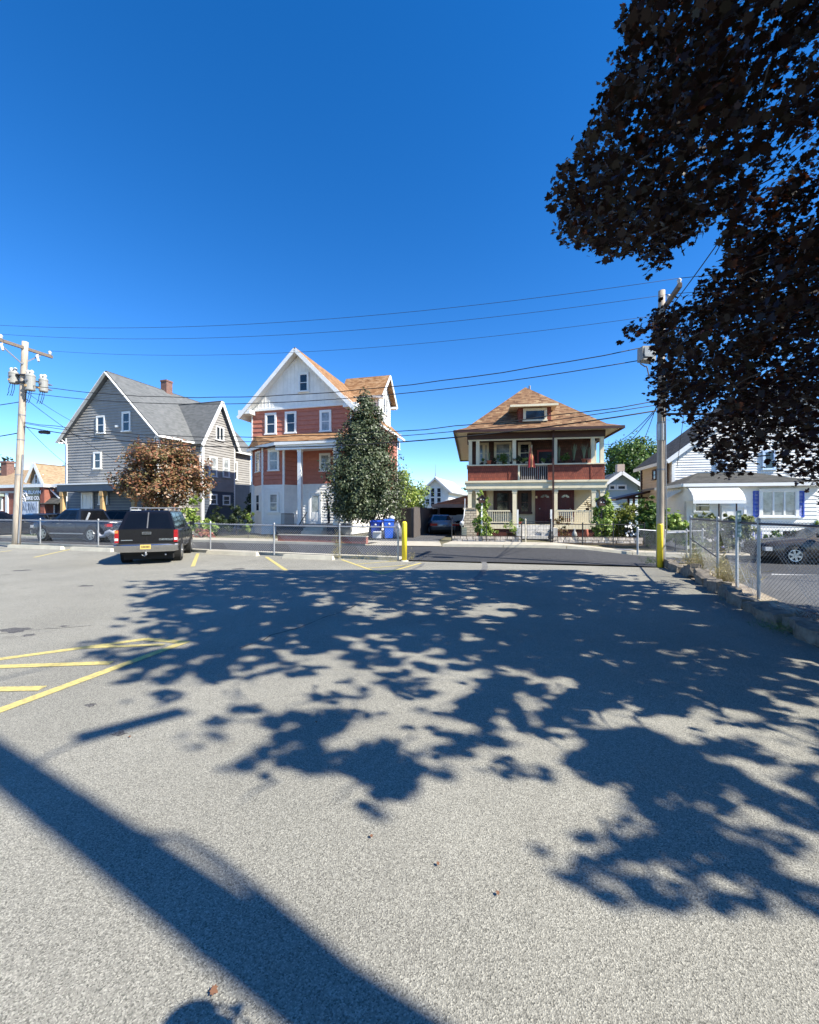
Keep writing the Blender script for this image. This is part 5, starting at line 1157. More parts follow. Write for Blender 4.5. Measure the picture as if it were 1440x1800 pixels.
for s in (-1, 1):
    g = MB()
    g.hexa([(X0 - .02, s * .86, .72), (X0 + .22, s * .965, .72), (X0 + .2, s * .99, .74), (X0 - .02, s * .97, .72), (X0 - .045, s * .87, 1.12), (X0 + .15, s * .955, 1.14), (X0 + .16, s * .975, 1.14), (X0 - .03, s * .965, 1.12)]) if False else None
    y0_, y1_ = sorted((s * .865, s * .99)); g.box(X0 - .045, X0 + .16, y0_, y1_,  .76, 1.18); tl = g.build('taillight', M_tail, rt)
    g = MB(); g.box(X0 - .052, X0 - .04, min(s * .88, s * .985), max(s * .88, s * .985), .83, .91); g.build('reversing_lens', M_lens, tl)
    g = MB(); g.box(X0 - .052, X0 - .04, min(s * .88, s * .985), max(s * .88, s * .985), 1.08, 1.17); g.build('indicator_lens', M_tail if s < 0 else M_amber, tl)
# shaped chrome step bumper
g = MB(); n = 16; vs = []; fs = []
for i in range(n + 1):
    y = -1.0 + 2.0 * i / n; bow = .12 * (1 - (y / 1.0) ** 2); endk = 1 if abs(y) < .9 else .82
    x = X0 - .08 - bow; h0, h1 = .42 + .03 * (abs(y) > .9), .70
    vs += [(X0 + .1, y, h1), (x - .02, y, h1), (x - .04, y, h1 - .03), (x - .03, y, h1 - .10), (x + .03, y, h0 + .02), (X0 + .1, y, h0)]
g.add(vs, [(i * 6 + j, i * 6 + j + 1, (i + 1) * 6 + j + 1, (i + 1) * 6 + j) for i in range(n) for j in range(5)] + [tuple(range(6)), tuple(n * 6 + j for j in range(6))])
rb = g.build('rear_bumper', M_chrome, rt)
g = MB(); g.box(X0 - .16, X0 + .05, -.92, .92, .695, .722); g.build('bumper_pad', M_plastic, rt)
g = MB(); g.box(X0 - .245, X0 - .232, -.165, .165, .545, .695); g.build('licence_plate', M_plate, rt)
g = MB(); r_ = random.Random(2)
for k in range(6): y = -.11 + k * .044; g.box(X0 - .249, X0 - .244, y - .014, y + .012, .59, .65)
g.build('plate_characters', M_plastic, rt)
g = MB(); g.box(X0 - .075, X0 - .03, -.15, .15, 1.035, 1.12); hb = g.build('tailgate_handle', M_plastic, rt)
g = MB(); g.box(X0 - .08, X0 - .074, -.13, .13, 1.105, 1.115); g.box(X0 - .08, X0 - .074, -.13, .13, 1.04, 1.05); g.box(X0 - .08, X0 - .074, -.135, -.125, 1.04, 1.115); g.box(X0 - .08, X0 - .074, .125, .135, 1.04, 1.115); g.build('handle_outline', M_chrome, hb)
g = MB(); g.box(X0 - .04, X0 - .03, .44, .80, .83, .855); g.build('badge_strip', M_chrome, rt)
tx = text_mesh('CHEVROLET', 'badge_lettering', M_chrome, rt, (X0 - .036, -.62, .825), .085, rot=(R(90), 0, R(-90)), ext=.004, bold=.003)
g = MB()
for s in (-1, 1):
    g.tube([(-2.1, s * .62, 1.93), (-1.9, s * .63, 1.955), (.2, s * .63, 1.955), (.4, s * .62, 1.93)], .022, 6)
    for x in (-2.05, -.9, .3): g.cyl((x, s * .625, 1.84), .025, .11, 6)
for x in (-1.95, -.4): g.box(x - .03, x + .03, -.62, .62, 1.935, 1.96)
g.build('roof_rack', M_galvd, rt)
g = MB(); g.box(X0 + .27, X0 + .33, .25, .55, 1.855, 1.875); g.build('roof_decal', M_white, rt)
g = MB(); g.smooth = True; g.lathe((0, 0, 0), [(.001, 0), (.035, .0), (.05, .03), (.035, .08), (.001, .1)], 10); o = g.build('window_sticker', M_white, rt); o.location = (X0 + .075, -.60, 1.25); o.scale = (.15, 1, 1.2)
g = MB(); g.tube([(X0 - .02, 0, .36), (X0 - .2, 0, .36)], .03, 8); g.tube([(X0 - .05, .0, .34), (X0 - .12, .05, .30), (X0 - .12, .12, .33), (X0 - .05, .16, .36)], .015, 6); g.lathe((X0 - .2, 0, .36), [(.02, 0), (.03, .05), (.02, .09), (.001, .1)], 10); g.build('tow_hitch', M_galv, rt)
g = MB(); g.tube([(X0 + .2, -.55, .33), (X0 - .02, -.6, .33)], .03, 8); g.build('exhaust_pipe', M_galvd, rt)
g = MB(); g.box(X0 + .1, X0 + .25, -.85, .85, .34, .52); g.build('rear_valance', M_under, rt)
g = MB(); b0, b1, t0_, t1_ = [Vector(q) for q in (B[3], B[0], T[3], T[0])]; mbm, mtm = (b0 + b1) / 2, (t0_ + t1_) / 2; g.beam(mbm + Vector((-.012, 0, .02)), mtm + Vector((-.012, 0, -.03)), .035, .03, up=(1, 0, 0)); g.build('window_divider', mat('divider_grey', (.12, .12, .12), .3), rt)

# ---- bronze saloon behind the right-hand fence, parked facing left
x, y = 12.5, 15.6
car('parked_car', 'bronze-brown saloon parked beyond the right-hand fence, front wheel with bright alloy', (16.1, 15.9, -.38), R(180 - 15), P_(paint=C_bronze, W=1.82, wr=.34, spokes=6), cat='car')
# ---- silver-blue old sedan in the driveway, seen from behind
car('parked_car', 'old silver-blue saloon with red tail lamps parked in the driveway, seen from behind', (2.25, 30.8, .02), R(90 + 3),
    P_(paint=C_silver, ends=(-2.45, 2.4), W=1.8, top=[(-2.45, .90), (-2.35, .95), (-1.3, .97), (.9, .96), (2.3, .82)], cabin=(-1.55, -1.1, .2, .95, 1.38, .62), tw=.30, bump=M_plastic, glass=M_glass), cat='car')
dw = bpy.data.objects[-1] if False else None
# ---- cars beyond the street fence on the left
pick = dict(ends=(-2.8, 2.8), W=1.95, top=[(-2.8, 1.12), (-.6, 1.13), (1.3, 1.12), (2.2, 1.05), (2.8, .95)], bot=[(-2.8, .5), (0, .4), (2.8, .42)], cabin=(-.75, -.5, .55, 1.25, 1.78, .68), side=[(.12, .46), (.52, .86)], wr=.40, axles=(-1.75, 1.8), paint=C_navy, handles=(-.3, .6), hm=M_chrome, seams=(-.65, .2, 1.1), spokes=6)
pt, *_ = car('pickup_truck', 'dark blue crew-cab pickup truck parked across the street behind the fence, facing left', (AT(150, 950, 23.0).x, 23.0, .0), R(180 - 16), pick, cat='pickup truck')
g = MB(); g.box(-2.6, -.85, -.8, .8, 1.05, 1.17); g.build('cargo_bed', M_under, pt)
g = MB(); g.box(-1.2, 1.2, .985, 1.03, .42, .47); g.box(-1.2, 1.2, -1.03, -.985, .42, .47); g.build('running_board', M_galv, pt)
g = MB(); g.beam((-.95, .62, 1.15), (-1.15, .6, 1.55), .05, .09); g.build('pillar_reflection', M_lens, pt)  # pale bar modelled in place of the bright reflection on the cab pillar
car('parked_car', 'black saloon parked at the far left in front of the brick shop, side on', (AT(48, 930, 27.6).x, 27.6, .0), R(180 + 176), P_(paint=C_black, W=1.85), cat='car')
car('parked_car', 'black car half hidden by the transformer pole, red tail lamp at the left edge', (AT(-4, 930, 26.4).x, 26.4, .0), R(70), P_(paint=C_black, W=1.9, cabin=(-1.95, -1.4, .15, 1.05, 1.62, .62), top=[(-2.3, .98), (-1.3, 1.05), (.9, 1.0), (2.3, .75)]), cat='car')
car('parked_car', 'dark blue hatchback parked between the brick shop and the timber porch post', (AT(97, 930, 30.5).x, 30.5, .0), R(60), P_(paint=C_navy, cabin=(-2.1, -1.5, .15, 1.05, 1.5, .58)), cat='car')
car('parked_car', 'dark grey wagon parked under the copper maple beside the porch', (AT(200, 930, 27.6).x, 27.6, .0), R(178), P_(paint=C_grey, W=1.9, cabin=(-2.1, -1.8, .15, 1.05, 1.72, .64), top=[(-2.3, 1.05), (.9, 1.05), (2.3, .88)]), cat='car')

# ================================================================= wheelie bins and clutter by the conifer
def bin_(label, px, py, Y, m, s=1.0, rz=0, h=1.05):
    p = AT(px, py, Y); t = thing('wheelie_bin', label, 'wheelie bin', (p.x, p.y, .02), R(rz), 'wheelie bins by the dense tree')
    b = MB(); w0, w1, d0, d1 = .22, .29, .24, .34
    b.hexa([(-w0, -d0, .05), (w0, -d0, .05), (w0, d0, .05), (-w0, d0, .05), (-w1, -d1, h - .08), (w1, -d1, h - .08), (w1, d1, h - .08), (-w1, d1, h - .08)]); b.box(-w1 - .025, w1 + .025, -d1 - .02, d1 + .02, h - .10, h - .05); b.build('body', m, t)
    l = MB(); l.hexa([(-w1 - .03, -d1 - .05, h - .048), (w1 + .03, -d1 - .05, h - .048), (w1 + .03, d1 + .03, h - .048), (-w1 - .03, d1 + .03, h - .048), (-w1 + .03, -d1 + .02, h + .03), (w1 - .03, -d1 + .02, h + .03), (w1 - .03, d1, h + .05), (-w1 + .03, d1, h + .05)]); l.build('lid', m, t)
    k = MB(); k.tube([(-w1, d1 + .06, h - .09), (w1, d1 + .06, h - .09)], .018, 6); k.build('handle', m, t)
    for sx in (-1, 1): w = MB(); w.cyl((sx * .27 - .025, d0, .1), .1, .05, 14, axis=0); w.build('wheel', M_black, t)
    e = MB(); e.smooth = True; e.lathe((0, 0, 0), [(.07, 0), (.07, .006)], 12); o = e.build('emblem', M_lens, t); o.location = (0, -d1 + .0, h * .78); o.rotation_euler = (R(97), 0, 0)
    return t
Bb = mat('bin_blue', (.015, .06, .42), .4, .08, 4); Bb2 = mat('bin_blue_light', (.02, .10, .50), .4, .08, 4); Bk = mat('bin_grey', (.10, .10, .11), .5, .15, 4)
bin_('darker blue wheelie bin, left of the two, beside the conifer trunk', 662, 945, 24.6, Bb, rz=-8)
bin_('lighter blue wheelie bin with a white bag on its lid, right of the darker one', 683, 945, 24.2, Bb2, rz=10, h=1.12)
p = AT(698, 945, 24.4)
t = thing('rubbish_bag', 'crumpled grey rubbish bag piled right of the blue bins', 'rubbish bag', (p.x, p.y, .02)); b = MB(); b.smooth = True
b.lathe((0, 0, 0), [(.2, 0), (.32, .15), (.34, .45), (.26, .75), (.12, .92), (.03, 1.0)], 11); b.v = [(x + random.uniform(-.04, .04), y + random.uniform(-.04, .04), z + random.uniform(-.03, .03)) for x, y, z in b.v]; b.build('bag', mat('bag_grey', (.16, .16, .17), .35, .5, 9), t); k = MB(); k.tube([(0, 0, .95), (.05, .03, 1.06)], .03, 6); k.build('knot', M_lens, t)
p = AT(689, 912, 24.2); t = thing('rubbish_bag', 'small white bag lying on the lid of the lighter blue bin', 'rubbish bag', (p.x, p.y, 1.17)); b = MB(); b.smooth = True; b.lathe((0, 0, 0), [(.14, 0), (.2, .06), (.16, .14), (.05, .2)], 10); b.v = [(x + random.uniform(-.02, .02), y + random.uniform(-.02, .02), z + random.uniform(-.015, .015)) for x, y, z in b.v]; b.build('bag', M_lens, t); k = MB(); k.tube([(0, 0, .18), (.02, .02, .25)], .015, 5); k.build('knot', M_lens, t)
p = AT(663, 949, 23.6); t = thing('cardboard_box', 'white cardboard box on the ground in front of the blue bins', 'box', (p.x, p.y, .1)); b = MB(); b.box(-.24, .24, -.18, .18, 0, .3); b.build('carton', M_lens, t); b = MB(); b.slab([(-.24, -.18, .302), (.24, -.18, .302), (.26, -.36, .36), (-.22, -.36, .36)], .01); b.box(-.24, .24, .17, .18, .3, .38); b.build('flap', M_lens, t)

# ================================================================= PEOPLE
def skin_mesh(name, joints, edges, parent, m, sub=1):
    me = bpy.data.meshes.new(name); me.from_pydata([j[0] for j in joints], edges, []); o = bpy.data.objects.new(name, me); COL.objects.link(o)
    md = o.modifiers.new('s', 'SKIN'); md.use_smooth_shade = True
    for i, j in enumerate(joints):
        r = j[1]; me.skin_vertices[0].data[i].radius = r if hasattr(r, '__len__') else (r, r)
    me.skin_vertices[0].data[0].use_root = True
    sd = o.modifiers.new('d', 'SUBSURF'); sd.levels = sub; sd.render_levels = sub
    nm = bpy.data.meshes.new_from_object(o.evaluated_get(bpy.context.evaluated_depsgraph_get())); bpy.data.objects.remove(o)
    nm.name = name
    for mm in (m if isinstance(m, list) else [m]): nm.materials.append(mm)
    o = bpy.data.objects.new(name, nm); COL.objects.link(o); o.parent = parent
    nm.polygons.foreach_set('use_smooth', [True] * len(nm.polygons)); return o
def person(label, loc, rz, shirt, trousers, arms, hair, cap=None, h=1.72, lean=0.0, step=.1):
    root = thing('person', label, 'person', loc, rz); k = h / 1.72
    sh = Vector((0, lean * .9, 1.42)); nk = Vector((0, lean, 1.50)); hd = Vector((0, lean * 1.1 + .015, 1.60))
    J = [((0, 0, .93), (.15, .10)), ((0, lean * .35, 1.12), (.135, .095)), ((0, lean * .7, 1.30), (.165, .11)), (nk, (.058, .058)), (hd, (.075, .092)), (hd + Vector((0, 0, .075)), (.066, .082)),
         ((.10, 0, .88), (.09, .09)), ((.11, .02 + step, .50), (.062, .062)), ((.12, step * .8 - .03, .09), (.042, .045)), ((.13, step * .8 + .13, .04), (.04, .03)),
         ((-.10, 0, .88), (.09, .09)), ((-.11, .03 - step, .50), (.062, .062)), ((-.12, -step * 1.2, .09), (.042, .045)), ((-.13, -step * 1.2 + .15, .04), (.04, .03)),
         (sh + Vector((.17, 0, -.02)), (.062, .062)), (arms[0][0], (.043, .043)), (arms[0][1], (.028, .028)), (sh + Vector((-.17, 0, -.02)), (.062, .062)), (arms[1][0], (.043, .043)), (arms[1][1], (.028, .028))]
    J = [(Vector(p) * k, r) for p, r in J]
    E = [(0, 1), (1, 2), (2, 3), (3, 4), (4, 5), (0, 6), (6, 7), (7, 8), (8, 9), (0, 10), (10, 11), (11, 12), (12, 13), (2, 14), (14, 15), (15, 16), (2, 17), (17, 18), (18, 19)]
    skn = mat('skin', (.36, .19, .12), .5, .08, 4)
    o = skin_mesh('body', J, E, root, [skn, shirt, trousers, M_plastic], 2); me = o.data
    for p in me.polygons:
        z = p.center.z / k; ax = abs(p.center.x) / k
        dh = min((p.center / k - Vector(arms[0][1])).length, (p.center / k - Vector(arms[1][1])).length)
        p.material_index = 0 if (z > 1.475 or dh < .06) else (1 if z > .95 or (dh < .45 and z > .8 and ax > .17) else (2 if z > .10 else 3))
    # hands: palm plus five tapering fingers
    for (el, wr_) in arms:
        el, wr_ = Vector(el) * k, Vector(wr_) * k; d = (wr_ - el).normalized(); s = d.cross(Vector((0, 0, 1)));
        if s.length < .2: s = Vector((0, 1, 0))
        s.normalize(); nrm = s.cross(d); hb = MB(); hb.smooth = True; c = wr_ + d * .045
        hb.tube([wr_ - d * .01, wr_ + d * .03, wr_ + d * .085], [.024, .032, .03], 10)
        for i, (off_, ln) in enumerate(((-.027, .058), (-.009, .07), (.009, .066), (.026, .05))):
            b0 = wr_ + d * .08 + s * off_; b1 = b0 + d * ln * .5 + nrm * .008; b2 = b0 + d * ln * .85 + nrm * .03; hb.tube([b0, b1, b2], [.009, .0085, .006], 6)
        b0 = wr_ + d * .03 - s * .03; hb.tube([b0, b0 + d * .025 - s * .025, b0 + d * .055 - s * .03 + nrm * .01], [.011, .010, .007], 6); hb.build('hand', skn, root)
    # face details
    f = MB(); f.smooth = True; hd_ = hd * k; fy = hd_.y + .088
    f.tube([hd_ + Vector((0, .085, .045)), hd_ + Vector((0, .108, .012)), hd_ + Vector((0, .09, -.002))], [.008, .014, .008], 6); f.build('nose', skn, root)
    for sx in (-1, 1):
        e = MB(); e.smooth = True; e.lathe(hd_ + Vector((sx * .03, .082, .032)), [(.002, 0), (.011, .006), (.002, .012)], 8); e.build('eye', M_plastic, root)
        e = MB(); e.smooth = True; e.tube([hd_ + Vector((sx * .078, 0, .045)), hd_ + Vector((sx * .084, -.005, .02)), hd_ + Vector((sx * .078, 0, -.012))], [.008, .014, .008], 6); e.build('ear', skn, root)
    e = MB(); e.tube([hd_ + Vector((-.022, .088, -.035)), hd_ + Vector((0, .094, -.037)), hd_ + Vector((.022, .088, -.035))], .005, 5); e.build('mouth', mat('lips', (.25, .09, .07), .5), root)
    hh = MB(); hh.smooth = True; nn = 14; vs = [hd_ + Vector((0, -.012, .165))]; rings = 6
    for a in range(1, rings + 1):
        ph = a / rings * math.pi * .62
        for j in range(nn):
            th = 2 * math.pi * j / nn; lim = ph if math.sin(th) < .35 else min(ph, math.pi * .36)
            vs.append(hd_ + Vector((.087 * math.sin(lim) * math.cos(th), -.012 + .102 * math.sin(lim) * math.sin(th), .05 + .115 * math.cos(lim))))
    hh.add(vs, [(0, 1 + j, 1 + (j + 1) % nn) for j in range(nn)] + [(1 + a * nn + j, 1 + (a + 1) * nn + j, 1 + (a + 1) * nn + (j + 1) % nn, 1 + a * nn + (j + 1) % nn) for a in range(rings - 1) for j in range(nn)])
    hh.build('cap' if cap else 'hair', cap or hair, root)
    if cap: b = MB(); b.slab([hd_ + Vector((-.07, .07, .085)), hd_ + Vector((.07, .07, .085)), hd_ + Vector((.05, .18, .065)), hd_ + Vector((-.05, .18, .065))], .008); b.build('cap_peak', cap, root)
    return root
dk = mat('cloth_black', (.012, .012, .015), .8, .2, 8); dk2 = mat('cloth_darkblue', (.014, .018, .028), .8, .2, 8)
HRH = House.__new__(House)
red = bpy.data.objects['red_house']
Lr = lambda x, y, z: red.matrix_basis @ Vector((x, y, z))
# the figure on the porch, reading something held in both hands
pp_ = AT(578, 921, 28.2)
person('person in black with a peaked cap on the red house porch, holding a white sheet', (pp_.x, pp_.y, .78), R(100), dk, dk2, [((.22, .02, 1.16), (.10, .24, 1.18)), ((-.22, .02, 1.16), (-.06, .24, 1.16))], dk, cap=dk, h=1.66, lean=.10, step=.06)
pb = MB(); t = thing('paper', 'small white sheet held by the person on the porch', 'paper', (pp_.x - .34, pp_.y - .03, 1.98), R(100)); pb.slab([(-.09, -.06, 0), (.09, -.06, 0), (.09, .07, .06), (-.09, .07, .06)], .006); pb.build('sheet', M_lens, t); pb = MB(); pb.box(-.02, .02, -.07, -.05, -.003, .006); pb.build('clip', M_galv, t)
# someone standing just right of the photographer: only the head's shadow reaches the picture
person('person in a grey top standing beside the camera, outside the photo on the right', (.845, .43, 0), R(-28), mat('cloth_grey', (.15, .16, .18), .8), dk2, [((.23, -.06, 1.12), (.22, -.10, .84)), ((-.23, -.08, 1.12), (-.22, -.14, .84))], mat('hair_dark', (.02, .014, .01), .6), h=1.70, step=.03)
# ================================================================= VEGETATION
def leaf_object(name, P, Nrm, S, shape, m, parent, roll=None):
    """P (n,3) positions, Nrm (n,3) leaf normals, S (n) sizes; shape list of (x,y[,z]) outline points -> one mesh, one polygon per leaf"""
    n = len(P); sh = np.array([(q[0], q[1], q[2] if len(q) > 2 else 0) for q in shape]); k = len(sh)
    Nn = Nrm / np.maximum(np.linalg.norm(Nrm, axis=1), 1e-6)[:, None]
    ref = rng.normal(size=(n, 3)); T = np.cross(Nn, ref); T /= np.maximum(np.linalg.norm(T, axis=1), 1e-6)[:, None]; B = np.cross(Nn, T)
    V = P[:, None, :] + (T[:, None, :] * sh[None, :, 0, None] + B[:, None, :] * sh[None, :, 1, None] + Nn[:, None, :] * sh[None, :, 2, None]) * S[:, None, None]
    V = V.reshape(-1, 3).astype(np.float32)
    me = bpy.data.meshes.new(name); me.vertices.add(n * k); me.vertices.foreach_set('co', V.ravel())
    me.loops.add(n * k); me.loops.foreach_set('vertex_index', np.arange(n * k, dtype=np.int32))
    me.polygons.add(n); me.polygons.foreach_set('loop_start', np.arange(0, n * k, k, dtype=np.int32)); me.polygons.foreach_set('loop_total', np.full(n, k, dtype=np.int32))
    me.materials.append(m); me.update(calc_edges=True)
    o = bpy.data.objects.new(name, me); COL.objects.link(o)
    if parent is not None: o.parent = parent
    return o
MAPLE = [(0, -.42), (.05, -.30), (.26, -.36), (.26, -.20), (.48, -.10), (.33, .03), (.42, .24), (.19, .18), (.14, .34), (.0, .52), (-.14, .34), (-.19, .18), (-.42, .24), (-.33, .03), (-.48, -.10), (-.26, -.20), (-.26, -.36), (-.05, -.30)]
OVAL = [(0, -.5), (.2, -.2), (.22, .1), (0, .5), (-.22, .1), (-.2, -.2)]
DIAM = [(0, -.5), (.26, 0), (0, .5), (-.26, 0)]
L_maple = leafmat('leaf_purple_maple', [(.008, .004, .005), (.013, .006, .006), (.018, .010, .007), (.010, .010, .005), (.026, .010, .007)], .15, .42, tcol=(.13, .040, .014), spec=.3)
L_cop = leafmat('leaf_copper', [(.20, .075, .04), (.28, .12, .06), (.10, .085, .03), (.38, .20, .11), (.09, .10, .03), (.24, .15, .07)], .2, .5)
L_con = leafmat('leaf_silvergreen', [(.026, .042, .016), (.05, .072, .030), (.09, .115, .055), (.15, .165, .095)], .08, .45)
L_green = leafmat('leaf_green', [(.05, .10, .02), (.09, .16, .032), (.15, .23, .045)], .3, .45)
L_lime = leafmat('leaf_lime', [(.18, .30, .05), (.30, .42, .09), (.40, .46, .12), (.11, .19, .04)], .3, .4)
L_dark = leafmat('leaf_darkgreen', [(.018, .035, .012), (.03, .05, .018), (.045, .07, .02)], .2, .5)
L_far = leafmat('leaf_fargreen', [(.035, .055, .018), (.055, .08, .025), (.08, .10, .03)], .2, .6)
L_dry = leafmat('leaf_dry', [(.30, .25, .12), (.38, .32, .17), (.20, .20, .07)], .2, .7)
BARK = woodmat('bark', (.03, .024, .02), (.085, .07, .06), (6, 6, 2))
def blob_leaves(blobs, n, size, shape=OVAL, shell=.55, clump=.0, nclump=0, up=.3):
    """leaves through ellipsoid blobs [(c, r)], mostly in the outer shell, gathered in clumps"""
    vol = np.array([r[0] * r[1] * r[2] for c, r in blobs]) ** .67; vol /= vol.sum(); out = []; nn = []
    for (c, r), w in zip(blobs, vol):
        k = max(4, int(n * w)); nc = max(3, int((nclump or n / 25) * w))
        d = rng.normal(size=(nc, 3)); d /= np.linalg.norm(d, axis=1)[:, None]; rad = shell + (1 - shell) * rng.random(nc) ** .7
        rad *= 1 + .12 * np.sin(d[:, 0] * 5 + c[0]) * np.cos(d[:, 2] * 6 + c[1])
        cc = np.array(c) + d * rad[:, None] * np.array(r); idx = rng.integers(0, nc, k)
        p = cc[idx] + rng.normal(size=(k, 3)) * (clump or min(r) * .12)
        nr = d[idx] * .8 + rng.normal(size=(k, 3)) * .6; nr[:, 2] += up; out.append(p); nn.append(nr)
    P = np.concatenate(out); N = np.concatenate(nn); S = size * (.7 + .6 * rng.random(len(P))); return P, N, S
def trunk_mesh(mb, base, top, r0, r1, bend=.2, n=7):
    base, top = Vector(base), Vector(top); pts = []; rad = []
    for i in range(n):
        t = i / (n - 1); p = base.lerp(top, t) + Vector((math.sin(t * 3.1) * bend, math.sin(t * 2.2 + 1) * bend * .6 - math.sin(1) * bend * .6, 0)); pts.append(p); rad.append((r0 + (r1 - r0) * t) * (1.35 if i == 0 else 1))
    mb.tube(pts, rad, 10); return pts
def tree(name, label, loc, blobs, n, size, lm, trunk=(.18, .06, 3), shape=OVAL, cat='tree', group=None, shell=.5, nclump=0, clump=0, limbs=7, up=.3, rz=0):
    root = thing(name, label, cat, loc, rz, group); mb = MB(); mb.smooth = True
    if trunk:
        pts = trunk_mesh(mb, (0, 0, -.1), (0, 0, trunk[2]), trunk[0], trunk[1], trunk[2] * .03)
        for k in range(limbs):
            c, r = blobs[k % len(blobs)]; a = random.uniform(0, 6.28); e = Vector(c) + Vector((math.cos(a) * r[0], math.sin(a) * r[1], random.uniform(-.2, .6) * r[2])) * .75
            s = pts[random.randint(3, 6)]; m_ = s.lerp(e, .5) + Vector((0, 0, -.08 * (e - s).length)); mb.tube([s, m_, e], [trunk[1] * .8, trunk[1] * .5, .012], 6)
        mb.build('trunk', BARK, root)
    P, N, S = blob_leaves(blobs, n, size, shape, shell, clump, nclump, up); leaf_object('crown', P, N, S, shape, lm, root); return root
# copper-leaved small tree in front of the grey house
p = AT(282, 930, 26.0)
cb = [((0, 0, 4.6), (2.3, 2.0, 1.5)), ((-1.6, .1, 3.6), (1.5, 1.5, 1.0)), ((1.7, 0, 4.0), (1.6, 1.5, 1.2)), ((.3, -.6, 3.1), (2.2, 1.6, 1.0)), ((-.6, .2, 5.2), (1.7, 1.5, 1.05)), ((2.5, .3, 3.2), (.8, .8, .6)), ((.2, 0, 2.2), (1.6, 1.2, .6)), ((1.0, .2, 5.2), (1.2, 1.1, .9))]
tree('copper_tree', 'round copper-red leaved tree in front of the grey house, behind the black wagon', (p.x, p.y, 0), cb, 15000, .20, L_cop, (.16, .08, 3.2), DIAM, shell=.35, nclump=700, clump=.16, up=.9, limbs=10)
# dense silver-green conical tree by the red house
p = AT(648, 940, 25.6); cb = []
for i in range(9):
    t = i / 8; z = 1.9 + 6.6 * t; r = 2.7 * (1 - t) ** .72 + .40
    if t < .1: r *= .72
    r *= 1 + .13 * math.sin(i * 2.7 + 1)
    cb.append(((-.4 * (1 - t) + .15 * math.sin(i * 2) - .35 * t, .1 * math.cos(i), z), (r, r * .85, 1.0)))
tree('conifer', 'dense cone-shaped silvery green evergreen in front of the red house', (p.x + .15, p.y, 0), cb, 48000, .165, L_con, (.16, .07, 7), DIAM, shell=.3, nclump=2200, clump=.16, limbs=8, up=.5)
# trees farther off
p = AT(1112, 900, 52); tree('tree', 'big round green tree rising behind the blue gabled house', (p.x, p.y, 0), [((0, 0, 6.5), (3.6, 3.5, 4.2)), ((-.6, 0, 8.4), (2.6, 2.6, 2.4)), ((1.4, 0, 7.8), (2.4, 2.4, 2.8)), ((0, 0, 3.6), (3.3, 3, 2.4)), ((-1.8, 0, 6.4), (1.8, 2, 2.6))], 11000, .42, L_green, (.3, .15, 6), shell=.6, nclump=420, clump=.42)
p = AT(722, 900, 42); tree('tree', 'bright green tree right behind the back corner of the red house', (p.x - .3, p.y, 0), [((-.4, 0, 3.0), (1.3, 1.3, 2.4)), ((.9, 0, 2.9), (1.1, 1.2, 1.8)), ((-.7, 0, 4.8), (.9, 1, 1.4)), ((.2, 0, 1.2), (1.6, 1.2, 1.0))], 6000, .25, L_lime, (.15, .08, 3.5), nclump=260, clump=.25)
for (px, Y, h, w, lab) in ((106, 64, 8.8, 3.6, 'dark green tree between the tan roofed house and the grey house'), (8, 80, 12.6, 3.6, 'distant green tree above the chimney at the far left'), (80, 72, 8.2, 5, 'distant low green tree behind the white gable at the far left'), (812, 95, 7.2, 5.5, 'distant hazy green tree beside the left edge of the porch house'),
                           (437, 60, 7.0, 2.6, 'green tree glimpsed in the gap between the grey and red houses'), (1166, 60, 8.5, 2.4, 'dark green tree glimpsed beside the utility pole behind the beige house'), (708, 60, 5.6, 2.6, 'low green tree far behind the plank fence by the driveway'), (1200, 70, 7, 5, 'dark tree mass far behind the white house')):
    p = AT(px, 900, Y); tree('tree', lab, (p.x, p.y, 0), [((0, 0, h * .6), (w * .8, w * .7, h * .38)), ((-w * .4, 0, h * .5), (w * .6, w * .5, h * .3)), ((w * .4, .3, h * .48), (w * .6, w * .5, h * .3)), ((0, 0, h * .3), (w, w * .7, h * .25))], 3500, .02 * Y ** .75 + .12, L_far if Y > 50 else L_dark, (.2, .1, h * .5), nclump=160, clump=.05 * w + .1)
# shrubs and climbing plants: (label, px, base Y, z0, blobs, n, size, mat)
def shrub(name, label, px, Y, blobs, n, size, lm, z=0, shape=OVAL, cat='shrub', group=None, trunk=None, clump=0, up=.3, shell=.3):
    p = AT(px, 900, Y); return tree(name, label, (p.x, p.y, z), blobs, n, size, lm, trunk or (.03, .012, max(.3, blobs[0][0][2])), shape, cat, group, shell, 0, clump, 4, up)
shrub('shrub', 'dark green shrub below the paired lower windows of the grey house', 381, 28.5, [((0, 0, 1.0), (.8, .6, 1.0)), ((.7, 0, .8), (.6, .5, .8))], 1600, .16, L_dark)
shrub('shrub', 'dark green shrub left of the red house corner', 415, 28.8, [((0, 0, 1.1), (.7, .6, 1.1)), ((.6, .2, .9), (.6, .5, .9))], 1600, .16, L_dark)
shrub('shrub', 'tall light green leafy plant against the grey house, above the pink flowers', 338, 25.5, [((-.1, 0, 1.5), (.45, .4, .55)), ((.2, 0, 2.1), (.3, .3, .5)), ((-.3, 0, 1.0), (.4, .4, .4))], 750, .22, L_lime)
shrub('shrub', 'yellow-green bush right of the black wagon by the driveway', 350, 24.6, [((0, 0, .75), (.75, .5, .5)), ((.6, 0, .6), (.5, .4, .4))], 1000, .19, L_lime)
shrub('flower_bed', 'pink flowering ground plants low behind the fence right of the black wagon', 352, 23.9, [((0, 0, .35), (1.1, .35, .3))], 800, .12, leafmat('petal_pink', [(.45, .16, .15), (.35, .12, .10), (.25, .20, .06)], .2, .6), cat='flowers')
